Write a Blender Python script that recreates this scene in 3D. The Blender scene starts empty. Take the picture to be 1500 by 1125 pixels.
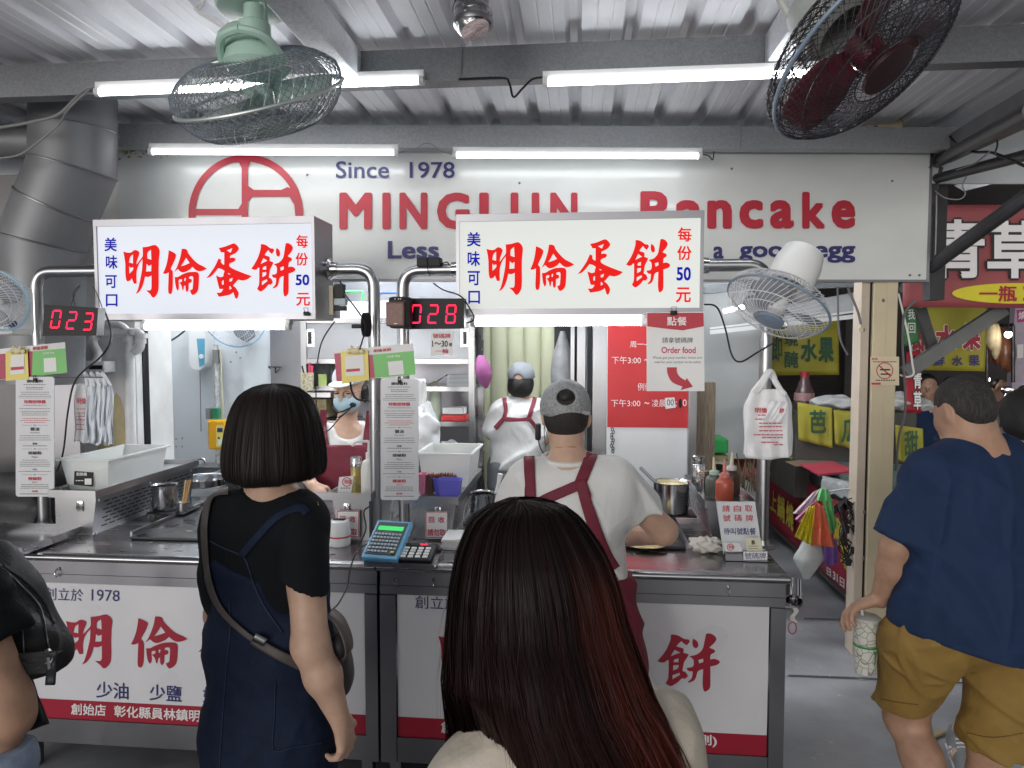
import bpy,bmesh,math,random
import numpy as np
from mathutils import Vector,Matrix,Quaternion
SC=bpy.context.scene
COL=SC.collection
F,CH=1040.0,1.62
YAW,PIT=math.radians(5.5),math.radians(3.1)
cam_d=bpy.data.cameras.new('camera')
cam_d.sensor_width=36.0
cam_d.lens=F/1500*36.0
cam_d.clip_start,cam_d.clip_end=0.05,300
cam=bpy.data.objects.new('camera',cam_d)
COL.objects.link(cam)
cam.location=(0,0,CH)
cam.rotation_euler=(math.radians(90)-PIT,0,YAW)
SC.camera=cam
W=bpy.data.worlds.new('World')
SC.world=W
W.use_nodes=True
wn=W.node_tree
wn.nodes.clear()
wo=wn.nodes.new('ShaderNodeOutputWorld')
wb=wn.nodes.new('ShaderNodeBackground')
ws=wn.nodes.new('ShaderNodeTexSky')
ws.sky_type='NISHITA'
ws.sun_disc=False
ws.sun_elevation=math.radians(9.0)
ws.sun_rotation=math.radians(200)
wh=wn.nodes.new('ShaderNodeHueSaturation')
wh.inputs['Saturation'].default_value=0.12
wn.links.new(ws.outputs[0],wh.inputs['Color'])
wn.links.new(wh.outputs[0],wb.inputs[0])
wn.links.new(wb.outputs[0],wo.inputs[0])
wb.inputs[1].default_value=0.057
SC.view_settings.view_transform='Standard'
SC.view_settings.look='None'
SC.view_settings.gamma=1.0
SC.view_settings.exposure=1.25
TUBE=8.5
SC.render.engine='CYCLES'
SC.cycles.max_bounces=8
SC.cycles.diffuse_bounces=4
SC.cycles.sample_clamp_indirect=6.0
RNG=random.Random(7)
_cy,_sy,_cp,_sp=math.cos(YAW),math.sin(YAW),math.cos(PIT),math.sin(PIT)
def ray(px,py):
 x=(px-750)/F;u=-(py-562.5)/F
 f=_cp+u*_sp;z=u*_cp-_sp
 return(x*_cy-f*_sy,x*_sy+f*_cy,z)
def P(px,py,Y,s=0.0):
 """point where the line of sight through photo pixel meets the upright plane y = Y + s*x"""
 r=ray(px,py);t=Y/(r[1]-s*r[0])
 return Vector((r[0]*t,r[1]*t,CH+r[2]*t))
def PZ(px,py,z):
 r=ray(px,py);t=(z-CH)/r[2]
 return Vector((r[0]*t,r[1]*t,z))
def PX(px,py,X):
 r=ray(px,py);t=X/r[0]
 return Vector((X,r[1]*t,CH+r[2]*t))
def _m(name):
 m=bpy.data.materials.new(name);m.use_nodes=True
 nt=m.node_tree
 return m,nt,nt.nodes['Principled BSDF']
def noise_mix(nt,col,amt,scale,vec='Object',stretch=(1,1,1),detail=4):
 tc=nt.nodes.new('ShaderNodeTexCoord');mp=nt.nodes.new('ShaderNodeMapping')
 mp.inputs['Scale'].default_value=stretch
 nz=nt.nodes.new('ShaderNodeTexNoise');nz.inputs['Scale'].default_value=scale;nz.inputs['Detail'].default_value=detail
 nt.links.new(tc.outputs[vec],mp.inputs[0]);nt.links.new(mp.outputs[0],nz.inputs['Vector'])
 rp=nt.nodes.new('ShaderNodeValToRGB')
 rp.color_ramp.elements[0].position=0.3;rp.color_ramp.elements[1].position=0.7
 rp.color_ramp.elements[0].color=tuple(max(0,c*(1-amt))for c in col)+(1,)
 rp.color_ramp.elements[1].color=tuple(min(1,c*(1+amt))for c in col)+(1,)
 nt.links.new(nz.outputs[0],rp.inputs[0])
 return rp.outputs[0],nz.outputs[0],mp
def mat(name,col,rough=0.5,metal=0.0,var=0.08,scale=12,stretch=(1,1,1),bump=0.0,bscale=None,alpha=1.0,trans=0.0,coat=0.0,sheen=0.0,rvar=0.0,sss=0.0,emit=None,estr=0.0,spec=0.5,detail=4,aniso=0.0):
 m,nt,b=_m(name)
 b.inputs['Roughness'].default_value=rough;b.inputs['Metallic'].default_value=metal
 b.inputs['Base Color'].default_value=tuple(col)+(1,)
 b.inputs['Specular IOR Level'].default_value=spec
 if var>0 or rvar>0:
  c,n,mp=noise_mix(nt,col,var,scale,stretch=stretch,detail=detail)
  if var>0:nt.links.new(c,b.inputs['Base Color'])
  if rvar>0:
   mr=nt.nodes.new('ShaderNodeMapRange')
   mr.inputs['From Min'].default_value=.3;mr.inputs['From Max'].default_value=.7
   mr.inputs['To Min'].default_value=max(0.02,rough-rvar);mr.inputs['To Max'].default_value=min(1,rough+rvar)
   nt.links.new(n,mr.inputs[0]);nt.links.new(mr.outputs[0],b.inputs['Roughness'])
 if bump>0:
  tc=nt.nodes.new('ShaderNodeTexCoord');mp2=nt.nodes.new('ShaderNodeMapping');mp2 .inputs['Scale'].default_value=stretch
  nz=nt.nodes.new('ShaderNodeTexNoise');nz.inputs['Scale'].default_value=bscale or scale;nz.inputs['Detail'].default_value=5
  bp=nt.nodes.new('ShaderNodeBump');bp.inputs['Strength'].default_value=bump;bp.inputs['Distance'].default_value=0.01
  nt.links.new(tc.outputs['Object'],mp2 .inputs[0]);nt.links.new(mp2 .outputs[0],nz.inputs['Vector'])
  nt.links.new(nz.outputs[0],bp.inputs['Height']);nt.links.new(bp.outputs[0],b.inputs['Normal'])
 b.inputs['Alpha'].default_value=alpha
 b.inputs['Transmission Weight'].default_value=trans
 b.inputs['Coat Weight'].default_value=coat
 b.inputs['Sheen Weight'].default_value=sheen
 if sss>0:
  b.inputs['Subsurface Weight'].default_value=sss
  b.inputs['Subsurface Radius'].default_value=(0.012,0.005,0.003)
 if aniso:b.inputs['Anisotropic'].default_value=aniso
 if emit:
  b.inputs['Emission Color'].default_value=tuple(emit)+(1,);b.inputs['Emission Strength'].default_value=estr
 return m
def galv(name,base,dark,scale=55,rough=.42):
 m,nt,b=_m(name)
 tc=nt.nodes.new('ShaderNodeTexCoord');v=nt.nodes.new('ShaderNodeTexVoronoi');v.inputs['Scale'].default_value=scale
 nt.links.new(tc.outputs['Object'],v.inputs['Vector'])
 nz=nt.nodes.new('ShaderNodeTexNoise');nz.inputs['Scale'].default_value=2.2;nz.inputs['Detail'].default_value=6
 nt.links.new(tc.outputs['Object'],nz.inputs['Vector'])
 sep=nt.nodes.new('ShaderNodeSeparateColor');nt.links.new(v.outputs['Color'],sep.inputs[0])
 mx=nt.nodes.new('ShaderNodeMath');mx.operation='MULTIPLY_ADD';mx.inputs[1].default_value=.45
 nt.links.new(sep.outputs[0],mx.inputs[0])
 m2=nt.nodes.new('ShaderNodeMath');m2 .operation='MULTIPLY';m2 .inputs[1].default_value=.8
 nt.links.new(nz.outputs[0],m2 .inputs[0]);nt.links.new(m2 .outputs[0],mx.inputs[2])
 rp=nt.nodes.new('ShaderNodeValToRGB');rp.color_ramp.elements[0].position=.25;rp.color_ramp.elements[1].position=.85
 rp.color_ramp.elements[0].color=tuple(dark)+(1,);rp.color_ramp.elements[1].color=tuple(base)+(1,)
 nt.links.new(mx.outputs[0],rp.inputs[0]);nt.links.new(rp.outputs[0],b.inputs['Base Color'])
 b.inputs['Metallic'].default_value=.3;b.inputs['Roughness'].default_value=rough
 return m
def emat(name,col,strength):
 m=bpy.data.materials.new(name);m.use_nodes=True
 nt=m.node_tree;nt.nodes.clear()
 o=nt.nodes.new('ShaderNodeOutputMaterial');e=nt.nodes.new('ShaderNodeEmission')
 e.inputs[0].default_value=tuple(col)+(1,);e.inputs[1].default_value=strength
 nt.links.new(e.outputs[0],o.inputs[0])
 return m
M={}
M['steel']=mat('brushed_stainless',(.43,.435,.45),.30,1.0,var=.07,scale=3,rvar=.06)
M['steel_h']=mat('brushed_stainless_horizontal',(.42,.42,.435),.25,1.0,var=.10,scale=3,rvar=.08,stretch=(.6,3,3))
M['steel_dark']=mat('dull_stainless',(.27,.27,.29),.36,1.0,var=.12,scale=3,rvar=.08,stretch=(1,1,.5))
M['chrome']=mat('polished_steel',(.68,.68,.70),.14,1.0,var=.05,scale=8,rvar=.05)
M['galv']=galv('galvanised_beam',(.27,.285,.305),(.19,.20,.215),150)
M['galv_light']=galv('galvanised_light',(.62,.63,.66),(.44,.45,.48),120,.38)
M['duct']=mat('galvanised_duct',(.22,.225,.24),.5,.35,var=.22,scale=3,rvar=.09,bump=.06,bscale=8)
M['roof']=mat('white_roof_sheet',(.80,.80,.83),.45,.0,var=.09,scale=3,rvar=.1,stretch=(3,.4,1))
M['white']=mat('white_paint',(.78,.79,.79),.42,0,var=.03,scale=6,rvar=.08)
M['wallwhite']=mat('white_wall_panel',(.66,.70,.73),.45,0,var=.05,scale=3,rvar=.1,bump=.02,bscale=14)
M['signwhite']=mat('sign_sheet',(.72,.74,.73),.17,0,var=.06,scale=2.2,rvar=.08,stretch=(1,1,2))
M['acry']=mat('acrylic_panel',(.70,.70,.73),.30,0,var=.05,scale=3.0,rvar=.08)
M['black']=mat('black_plastic',(.010,.010,.012),.5,0,var=.2,scale=20,spec=.3)
M['rubber']=mat('black_cable',(.012,.012,.013),.5,0,var=.1)
M['iron']=mat('black_iron',(.03,.03,.033),.35,.6,var=.4,scale=9,rvar=.15,bump=.08,bscale=30)
M['red']=mat('red_vinyl',(.50,.022,.045),.38,0,var=.08,scale=6)
M['redbrush']=mat('deep_red_vinyl',(.36,.012,.035),.36,0,var=.06,scale=6)
M['navytxt']=mat('navy_vinyl',(.03,.03,.16),.4,0,var=.05)
M['blacktxt']=mat('black_print',(.02,.02,.02),.5,0,var=0)
M['redtxt']=mat('red_print',(.55,.04,.07),.5,0,var=0)
M['greytxt']=mat('grey_print',(.16,.15,.16),.55,0,var=0)
M['whitetxt']=mat('white_print',(.85,.82,.82),.5,0,var=0)
M['paper']=mat('white_paper',(.80,.80,.80),.55,0,var=.02)
M['cream']=mat('cream_paint',(.62,.53,.36),.45,0,var=.08,scale=4,rvar=.1,bump=.02,bscale=12)
M['concrete']=mat('concrete_floor',(.28,.285,.30),.48,0,var=.6,scale=1.6,rvar=.2,bump=.12,bscale=9,detail=9)
M['lamp_board']=emat('board_tube_glow',(.93,.97,1.0),TUBE*.5)
M['galv_rear']=galv('galvanised_rear_beam',(.50,.52,.54),(.38,.395,.41),150)
M['hood']=mat('brown_grey_hood',(.15,.145,.15),.4,.5,var=.15,scale=3)
M['lamp_under']=emat('under_tube_glow',(.93,.97,1.0),TUBE*2.2)
M['lamp_kitchen']=emat('kitchen_tube_glow',(.93,.97,1.0),TUBE*10.5)
M['lamp']=emat('tube_glow',(.93,.97,1.0),TUBE)
M['ledred']=emat('led_digit_glow',(1.0,.02,.07),1.1)
class MB:
 def __init__(s):
  s.v=[];s.f=[];s.mi=[];s.sm=[];s.M=Matrix.Identity(4);s.cur=0
 def add(s,verts,faces,smooth=False):
  n=len(s.v);Mx=s.M
  s.v.extend([Mx@Vector(p)for p in verts])
  for f in faces:
   s.f.append([i+n for i in f]);s.mi.append(s.cur);s.sm.append(smooth)
  return s
 def box(s,a,b,bev=0.0):
  x0,y0,z0=(min(a[i],b[i])for i in range(3));x1,y1,z1=(max(a[i],b[i])for i in range(3))
  if bev>0:
   bm=bmesh.new();bmesh.ops.create_cube(bm,size=1)
   for v in bm.verts:v.co=Vector(((x0+x1)/2+v.co.x*(x1-x0),(y0+y1)/2+v.co.y*(y1-y0),(z0+z1)/2+v.co.z*(z1-z0)))
   bmesh.ops.bevel(bm,geom=bm.edges[:],offset=min(bev,.49*min(x1-x0,y1-y0,z1-z0)),segments=2,affect='EDGES',profile=.6)
   bm.verts.index_update()
   r=s.add([v.co[:]for v in bm.verts],[[v.index for v in f.verts]for f in bm.faces]);bm.free();return r
  vs=[(x0,y0,z0),(x1,y0,z0),(x1,y1,z0),(x0,y1,z0),(x0,y0,z1),(x1,y0,z1),(x1,y1,z1),(x0,y1,z1)]
  return s.add(vs,[(3,2,1,0),(4,5,6,7),(0,1,5,4),(1,2,6,5),(2,3,7,6),(3,0,4,7)])
 def quad(s,a,b,c,d):return s.add([a,b,c,d],[(0,1,2,3)])
 def slab(s,q,nrm,th):
  """four corners extruded by th along nrm"""
  n=Vector(nrm).normalized()*th;q=[Vector(p)for p in q]
  return s.add([p[:]for p in q]+[(p+n)[:]for p in q],[(0,1,2,3),(7,6,5,4),(0,4,5,1),(1,5,6,2),(2,6,7,3),(3,7,4,0)])
 def bar(s,a,b,w,h,up=(0,0,1)):
  a=Vector(a);b=Vector(b);d=(b-a).normalized();u=Vector(up)
  r=d.cross(u)
  if r.length<1e-5:r=d.cross(Vector((1,0,0)))
  r.normalize();u=r.cross(d).normalized();r*=w/2;u*=h/2
  return s.add([(a-r-u)[:],(a+r-u)[:],(a+r+u)[:],(a-r+u)[:],(b-r-u)[:],(b+r-u)[:],(b+r+u)[:],(b-r+u)[:]],[(0,1,2,3),(7,6,5,4),(0,4,5,1),(1,5,6,2),(2,6,7,3),(3,7,4,0)])
 def tube(s,pts,r,n=10,caps=True,closed=False):
  pts=[Vector(p)for p in pts];N=len(pts)
  rs=r if isinstance(r,(list,tuple)) else[r]*N
  vs,fs=[],[];prev=None
  for i,p in enumerate(pts):
   if closed:t=pts[(i+1)%N]-pts[i-1]
   else:t=(pts[min(i+1,N-1)]-pts[max(i-1,0)])
   if t.length<1e-9:t=Vector((0,0,1))
   t.normalize()
   if prev is None:
    a=Vector((0,0,1)) if abs(t.z)<.9 else Vector((1,0,0));x=t.cross(a).normalized()
   else:
    x=prev-t*prev.dot(t)
    if x.length<1e-6:x=t.cross(Vector((0,0,1)))
    x.normalize()
   prev=x;y=t.cross(x)
   for k in range(n):
    an=2*math.pi*k/n
    vs.append((p+(x*math.cos(an)+y*math.sin(an))*rs[i])[:])
  for i in range(N if closed else N-1):
   j=(i+1)%N
   for k in range(n):
    fs.append((i*n+k,i*n+(k+1)%n,j*n+(k+1)%n,j*n+k))
  s.add(vs,fs,True)
  if caps and not closed:
   s.add(vs[:n],[tuple(range(n))[::-1]]);s.add(vs[-n:],[tuple(range(n))])
  return s
 def lathe(s,prof,c=(0,0,0),n=20,axis='Z',cap=True):
  """prof: list of (r, h) along the axis from c"""
  vs,fs=[],[];c=Vector(c)
  for r,h in prof:
   for k in range(n):
    a=2*math.pi*k/n;x,y=r*math.cos(a),r*math.sin(a)
    vs.append((c+(Vector((x,y,h)) if axis=='Z' else Vector((x,-h,y)) if axis=='Y' else Vector((h,x,y))))[:])
  for i in range(len(prof)-1):
   for k in range(n):fs.append((i*n+k,i*n+(k+1)%n,(i+1)*n+(k+1)%n,(i+1)*n+k))
  s.add(vs,fs,True)
  if cap:
   if prof[0][0]>1e-4:s.add(vs[:n],[tuple(range(n))[::-1]])
   if prof[-1][0]>1e-4:s.add(vs[-n:],[tuple(range(n))])
  return s
 def ball(s,c,r,n=14,m=9):
  rx,ry,rz=(r,r,r) if not isinstance(r,(tuple,list)) else r
  vs,fs=[],[]
  for i in range(m+1):
   th=math.pi*i/m
   for k in range(n):
    a=2*math.pi*k/n
    vs.append((c[0]+rx*math.sin(th)*math.cos(a),c[1]+ry*math.sin(th)*math.sin(a),c[2]+rz*math.cos(th)))
  for i in range(m):
   for k in range(n):fs.append((i*n+k,(i+1)*n+k,(i+1)*n+(k+1)%n,i*n+(k+1)%n))
  return s.add(vs,fs,True)
 def grid(s,fn,nu,nv,smooth=True,wrap=False):
  """fn(u,v) u,v in 0..1 -> point"""
  vs=[tuple(fn(i/(nu-(0 if wrap else 1)),j/(nv-1)))for j in range(nv)for i in range(nu)]
  fs=[]
  for j in range(nv-1):
   for i in range(nu if wrap else nu-1):
    i2=(i+1)%nu
    fs.append((j*nu+i,j*nu+i2,(j+1)*nu+i2,(j+1)*nu+i))
  return s.add(vs,fs,smooth)
 def build(s,name,mats,parent=None,solid=0.0,sharp=40):
  me=bpy.data.meshes.new(name)
  if parent is not None:off=Vector(parent['_w'])
  else:
   lo=[min(v[i]for v in s.v)for i in range(3)];hi=[max(v[i]for v in s.v)for i in range(3)]
   off=Vector(((lo[0]+hi[0])/2,(lo[1]+hi[1])/2,lo[2]))
  me.from_pydata([(v-off)[:]for v in s.v],[],s.f)
  if not isinstance(mats,(list,tuple)):mats=[mats]
  for m in mats:me.materials.append(m if not isinstance(m,str) else M[m])
  me.polygons.foreach_set('material_index',s.mi)
  me.polygons.foreach_set('use_smooth',s.sm)
  me.update()
  if any(s.sm):me.set_sharp_from_angle(angle=math.radians(sharp))
  o=bpy.data.objects.new(name,me);COL.objects.link(o)
  o['_w']=list(off)
  if parent is not None:o.parent=parent
  else:o.location=off
  if solid>0:
   md=o.modifiers.new('thickness','SOLIDIFY');md.thickness=solid;md.offset=0
  return o
def tag(o,label=None,cat=None,group=None,kind=None):
 if label:o['label']=label
 if cat:o['category']=cat
 if group:o['group']=group
 if(kind or cat)and cat!='roof':o['kind']=kind or 'thing'
 return o
def thing(name,label,cat,loc=(0,0,0),group=None):
 o=bpy.data.objects.new(name,None);COL.objects.link(o)
 o.location=loc;o['_w']=list(loc);o.empty_display_size=.05
 return tag(o,label,cat,group)
def copy_tree(o,parent=None):
 c=o.copy();COL.objects.link(c)
 if parent is not None:c.parent=parent
 for ch in list(o.children):copy_tree(ch,c)
 return c
def bend(pts,r=.05,n=6):
 """round the corners of a polyline"""
 pts=[Vector(p)for p in pts];out=[pts[0]]
 for i in range(1,len(pts)-1):
  a,b,c=pts[i-1],pts[i],pts[i+1]
  d1=(a-b);d2=(c-b);rr=min(r,d1 .length*.49,d2 .length*.49)
  p0=b+d1 .normalized()*rr;p1=b+d2 .normalized()*rr
  for k in range(n+1):
   t=k/n;out.append(p0*(1-t)**2+b*2*t*(1-t)+p1*t*t)
 out.append(pts[-1]);return out
def catmull(pts,n=6,closed=False):
 pts=[Vector(p)for p in pts];N=len(pts);out=[]
 for i in range(N if closed else N-1):
  if closed:p0,p1,p2,p3=pts[i-1],pts[i],pts[(i+1)%N],pts[(i+2)%N]
  else:p0,p1,p2,p3=pts[max(i-1,0)],pts[i],pts[i+1],pts[min(i+2,N-1)]
  for k in range(n):
   t=k/n
   out.append(.5*((2*p1)+(p2-p0)*t+(2*p0-5*p1+4*p2-p3)*t*t+(3*p1-p0-3*p2+p3)*t**3))
 if not closed:out.append(pts[-1])
 return out
EYE=Vector((0,0,CH))
_tc={}
def text_geo(s,bold=0.0):
 key=(s,bold)
 if key in _tc:return _tc[key]
 c=bpy.data.curves.new('lettering','FONT');c.body=s;c.size=1;c.offset=bold;c.resolution_u=3
 o=bpy.data.objects.new('lettering',c);COL.objects.link(o)
 dg=bpy.context.evaluated_depsgraph_get()
 me=bpy.data.meshes.new_from_object(o.evaluated_get(dg))
 vs=[(v.co.x,v.co.y)for v in me.vertices];fs=[tuple(p.vertices)for p in me.polygons]
 bpy.data.objects.remove(o);bpy.data.curves.remove(c);bpy.data.meshes.remove(me)
 xs=[v[0]for v in vs];ys=[v[1]for v in vs]
 bb=(min(xs),min(ys),max(xs),max(ys))
 _tc[key]=(vs,fs,bb);return _tc[key]
def quadmap(q):
 """unit square (u right, v down) -> bilinear in pixel quad tl,tr,br,bl"""
 tl,tr,br,bl=[Vector(p)for p in q]
 return lambda u,v:(tl*(1-u)+tr*u)*(1-v)+(bl*(1-u)+br*u)*v
def boxq(x0,y0,x1,y1):return[(x0,y0),(x1,y0),(x1,y1),(x0,y1)]
def letter(mb,s,q,plane,bold=0.0,shear=0.0):
 """write s so that its ink fills the photo quad q, lying on the plane given by plane(px,py) -> point; bold thickens by laying shifted copies"""
 if len(q)==4 and not isinstance(q[0],(tuple,list)):q=boxq(*q)
 vs,fs,bb=text_geo(s);qm=quadmap(q);b=bold*.8;w=bb[2]-bb[0]+2*b;h=bb[3]-bb[1]+2*b
 for k,(dx,dy)in enumerate([(0,0)] if bold<.011 else[(b,b),(-b,b),(b,-b),(-b,-b)] if bold<.04 else[(b*x,b*y)for x,y in((1,.5),(-1,.5),(1,-.5),(-1,-.5),(.5,1),(-.5,1),(.5,-1),(-.5,-1))]):
  out=[]
  for x,y in vs:
   u=(x+dx-bb[0]+b)/w;v=1-(y+dy-bb[1]+b)/h
   p=qm(u+shear*(.5-v),v);p=plane(p.x,p.y);out.append((p+(EYE-p).normalized()*.00012*k)[:])
  mb.add(out,fs)
def outline_geo(polys):
 """filled 2D shapes with holes from closed point lists -> verts, faces"""
 c=bpy.data.curves.new('stroke','CURVE');c.dimensions='2D';c.fill_mode='BOTH'
 for pl in polys:
  sp=c.splines.new('POLY');sp.points.add(len(pl)-1);sp.use_cyclic_u=True
  for i,p in enumerate(pl):sp.points[i].co=(p[0],-p[1],0,1)
 o=bpy.data.objects.new('stroke',c);COL.objects.link(o)
 dg=bpy.context.evaluated_depsgraph_get()
 me=bpy.data.meshes.new_from_object(o.evaluated_get(dg))
 vs=[(v.co.x,-v.co.y)for v in me.vertices];fs=[tuple(p.vertices)for p in me.polygons]
 bpy.data.objects.remove(o);bpy.data.curves.remove(c);bpy.data.meshes.remove(me)
 return vs,fs
def soft(pl,n=3):
 """round an outline but keep its sharp corners"""
 N=len(pl);V=[Vector(p)for p in pl];out=[]
 crn=[]
 for i in range(N):
  a=(V[i]-V[i-1]);b=(V[(i+1)%N]-V[i])
  crn.append(a.angle(b,0)>math.radians(62))
 for i in range(N):
  p1,p2=V[i],V[(i+1)%N]
  m1=(p2-V[i-1])*.5 if not crn[i] else(p2-p1)
  m2=(V[(i+2)%N]-p1)*.5 if not crn[(i+1)%N] else(p2-p1)
  L=(p2-p1).length
  if m1 .length>L:m1=m1 .normalized()*L
  if m2 .length>L:m2=m2 .normalized()*L
  for k in range(n):
   t=k/n
   out.append(p1*(2*t**3-3*t*t+1)+m1*(t**3-2*t*t+t)+p2*(-2*t**3+3*t*t)+m2*(t**3-t*t))
 return[(p.x,p.y)for p in out]
BRUSH={'ming':[[(85,275),(150,292),(215,290),(255,258),(290,250),(330,268),(350,300),(338,350),(312,420),(303,490),(355,420),(405,345),(402,205),(500,192),(600,165),(650,195),(678,240),(685,290),(672,420),(668,600),(670,800),(660,930),(625,1000),(590,1033),(560,1025),(525,975),(460,915),(530,915),(548,880),(550,670),(520,685),(485,695),(445,685),(425,770),(395,860),(345,940),(290,975),(325,900),(355,780),(375,680),(395,560),(402,400),(350,470),(315,560),(303,650),(305,800),(262,808),(245,770),(225,715),(200,750),(155,770),(133,740),(120,640),(118,490),(105,380)],[(245,320),(200,365),(180,455),(245,472)],[(182,515),(205,545),(245,530),(247,575),(185,640)],[(540,245),(495,280),(480,320),(482,390),(548,412)],[(470,475),(505,515),(548,490),(545,600),(460,605)]],'lun':[[(170,175),(240,205),(285,240),(290,275),(255,370),(205,480),(235,520),(240,620),(235,800),(220,880),(195,900),(170,885),(160,820),(165,680),(170,540),(120,562),(75,558),(110,480),(140,380),(160,270)],[(385,150),(440,152),(475,175),(490,220),(560,310),(650,395),(740,440),(798,478),(740,510),(670,522),(615,500),(560,448),(520,490),(450,530),(400,540),(360,525),(320,485),(258,535),(300,460),(335,370),(365,270)],[(455,298),(515,385),(450,415),(370,440),(410,380)],[(270,615),(320,615),(390,575),(480,540),(570,530),(635,535),(665,565),(670,620),(660,800),(640,860),(600,900),(565,915),(540,890),(520,835),(560,815),(568,760),(575,640),(565,605),(530,605),(505,620),(505,640),(550,655),(548,700),(500,720),(495,830),(470,868),(450,830),(445,755),(425,760),(410,835),(395,830),(380,760),(345,710),(385,690),(388,655),(345,655),(335,675),(338,800),(315,845),(290,790),(275,700)],[(430,640),(442,630),(455,645),(440,690),(425,670)]],'dan':[[(275,140),(390,110),(515,62),(560,80),(605,140),(585,190),(530,235),(465,265),(462,305),(500,295),(550,310),(545,345),(510,370),(455,395),(452,440),(500,475),(600,520),(730,570),(815,600),(760,645),(690,672),(640,672),(595,662),(550,710),(508,758),(550,790),(590,850),(603,890),(590,945),(565,978),(545,960),(515,865),(470,900),(400,922),(275,942),(240,875),(310,870),(350,815),(285,812),(260,720),(230,590),(300,618),(350,605),(355,560),(370,520),(330,490),(265,470),(210,540),(140,610),(70,635),(130,560),(210,440),(270,312),(315,330),(312,375),(350,415),(365,410),(365,210),(315,212)],[(405,178),(500,140),(470,215)],[(425,548),(470,570),(435,575)],[(450,650),(505,630),(490,685),(450,692)],[(325,690),(355,665),(355,740),(330,745)],[(450,770),(465,765),(488,805),(450,825)]],'bing':[[(235,135),(270,130),(330,150),(365,178),(400,200),(440,205),(455,240),(420,292),(385,265),(360,228),(320,275),(300,310),(330,322),(375,338),(385,370),(380,405),(445,432),(420,490),(390,550),(370,680),(410,705),(435,760),(400,800),(365,795),(320,850),(260,900),(225,910),(175,870),(205,800),(210,700),(212,520),(190,520),(170,545),(130,555),(80,535),(130,460),(180,370),(220,260),(235,190)],[(280,360),(345,405),(290,430),(235,460),(250,420)],[(325,490),(325,550),(268,550),(275,510)],[(262,598),(325,590),(320,640),(262,675)],[(255,745),(335,710),(345,740),(255,810)],[(495,190),(540,230),(555,290),(545,325),(520,338),(495,310),(485,250)],[(645,120),(680,112),(730,135),(765,190),(745,250),(680,330),(710,345),(745,365),(745,400),(700,435),(692,510),(740,500),(790,520),(808,550),(780,585),(730,605),(695,615),(695,900),(680,960),(635,998),(615,970),(605,880),(612,655),(570,670),(545,700),(530,770),(510,820),(470,850),(430,862),(440,840),(480,790),(490,690),(440,680),(415,635),(480,625),(500,590),(500,520),(485,490),(450,460),(540,430),(600,360),(620,280)],[(555,515),(610,495),(615,545),(565,570)]]}
BG={k:outline_geo([soft(p)for p in v])for k,v in BRUSH.items()}
def brush(mb,key,ox,oy,k,plane):
 """brush character traced in a 900-unit cell, placed with its cell corner at photo pixel ox,oy; k pixels per unit"""
 vs,fs=BG[key]
 kx,ky=k if isinstance(k,tuple) else(k,k)
 mb.add([plane(ox+x*kx,oy+y*ky)[:]for x,y in vs],fs)
def dashes(mb,x0,x1,y,h,plane,rng,w=(2.5,7),gap=1.6):
 x=x0
 while x<x1:
  e=min(x1,x+rng.uniform(*w))
  mb.add([plane(x,y-h/2)[:],plane(e,y-h/2)[:],plane(e,y+h/2)[:],plane(x,y+h/2)[:]],[(0,1,2,3)]);x=e+gap
PLY=lambda Y,s=0.0:(lambda px,py:P(px,py,Y,s))
def floor_fn():
 mb=MB();mb.box((-14,-6,-.2),(16,26,0));return mb
tag(floor_fn().build('ground','concrete'),'grey worn concrete market floor','ground',kind='structure')
RZ=2.725
mb=MB()
prof=[(0,0),(.045,0),(.050,.003),(.055,0),(.095,0),(.100,.003),(.105,0),(.140,0),(.156,.042),(.184,.042),(.2,0)]
X0,X1=-4.2,2.55
n=int((X1-X0)/.2)
xs=[]
for k in range(n):
 for a,b in prof[:-1]:xs.append((X0+k*.2+a,b))
xs.append((X0+n*.2,0))
ya,yb=1.25,5.62
va=[(x,ya,RZ+z)for x,z in xs]+[(x,yb,RZ+.0+z)for x,z in xs]
N=len(xs)
mb.add(va,[(i,i+1,N+i+1,N+i)for i in range(N-1)])
tag(mb.build('market_roof','roof',solid=.0015),'white ribbed metal roof sheet over the whole stall front','roof')
def cee(mb,a,b,w,h,lip=.018):
 """open C section from a to b: web faces the camera"""
 a,b=Vector(a),Vector(b)
 mb.bar(a,b,.004,h)
 d=(b-a).normalized();r=d.cross(Vector((0,0,1))).normalized()
 r=-r if r.y<0 else r
 for sg in(-1,1):
  o=Vector((0,0,sg*(h/2-.002)))+r*(w/2+.0025)
  mb.bar(a+o,b+o,w,.004)
b1t,b1b=P(750,66,2.6).z,P(750,116,2.6).z
mb=MB();cee(mb,(-4.0,2.6,(b1t+b1b)/2),(2.9,2.6,(b1t+b1b)/2),.06,b1t-b1b)
o=mb.build('steel_beam','galv');tag(o,'long grey galvanised beam crossing the picture just above the upper tube lights','beam','galvanised roof beams')
FS=.11
fy=lambda x,y0=3.6:y0+FS*x
p0,p1=P(165,195,3.5,FS),P(1400,206,3.5,FS)
bh=P(750,184,3.5,FS).z-P(750,217,3.5,FS).z
zc=(P(750,184,3.5,FS).z+P(750,217,3.5,FS).z)/2
mb=MB();cee(mb,(p0 .x-.5,fy(p0 .x-.5,3.5),zc),(p1 .x,fy(p1 .x,3.5),zc),.06,bh)
tag(mb.build('steel_beam','galv_rear'),'grey galvanised beam directly above the big white shop sign','beam','galvanised roof beams')
mb=MB();mb.slab([(-4.2,fy(-4.2,3.68),RZ+.05),(2.5,fy(2.5,3.68),RZ+.05),(2.5,fy(2.5,3.68),2.45),(-4.2,fy(-4.2,3.68),2.45)],(-FS,1,0),.02)  # added board, keeps the kitchen tube light off the roof sheet in front
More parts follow.
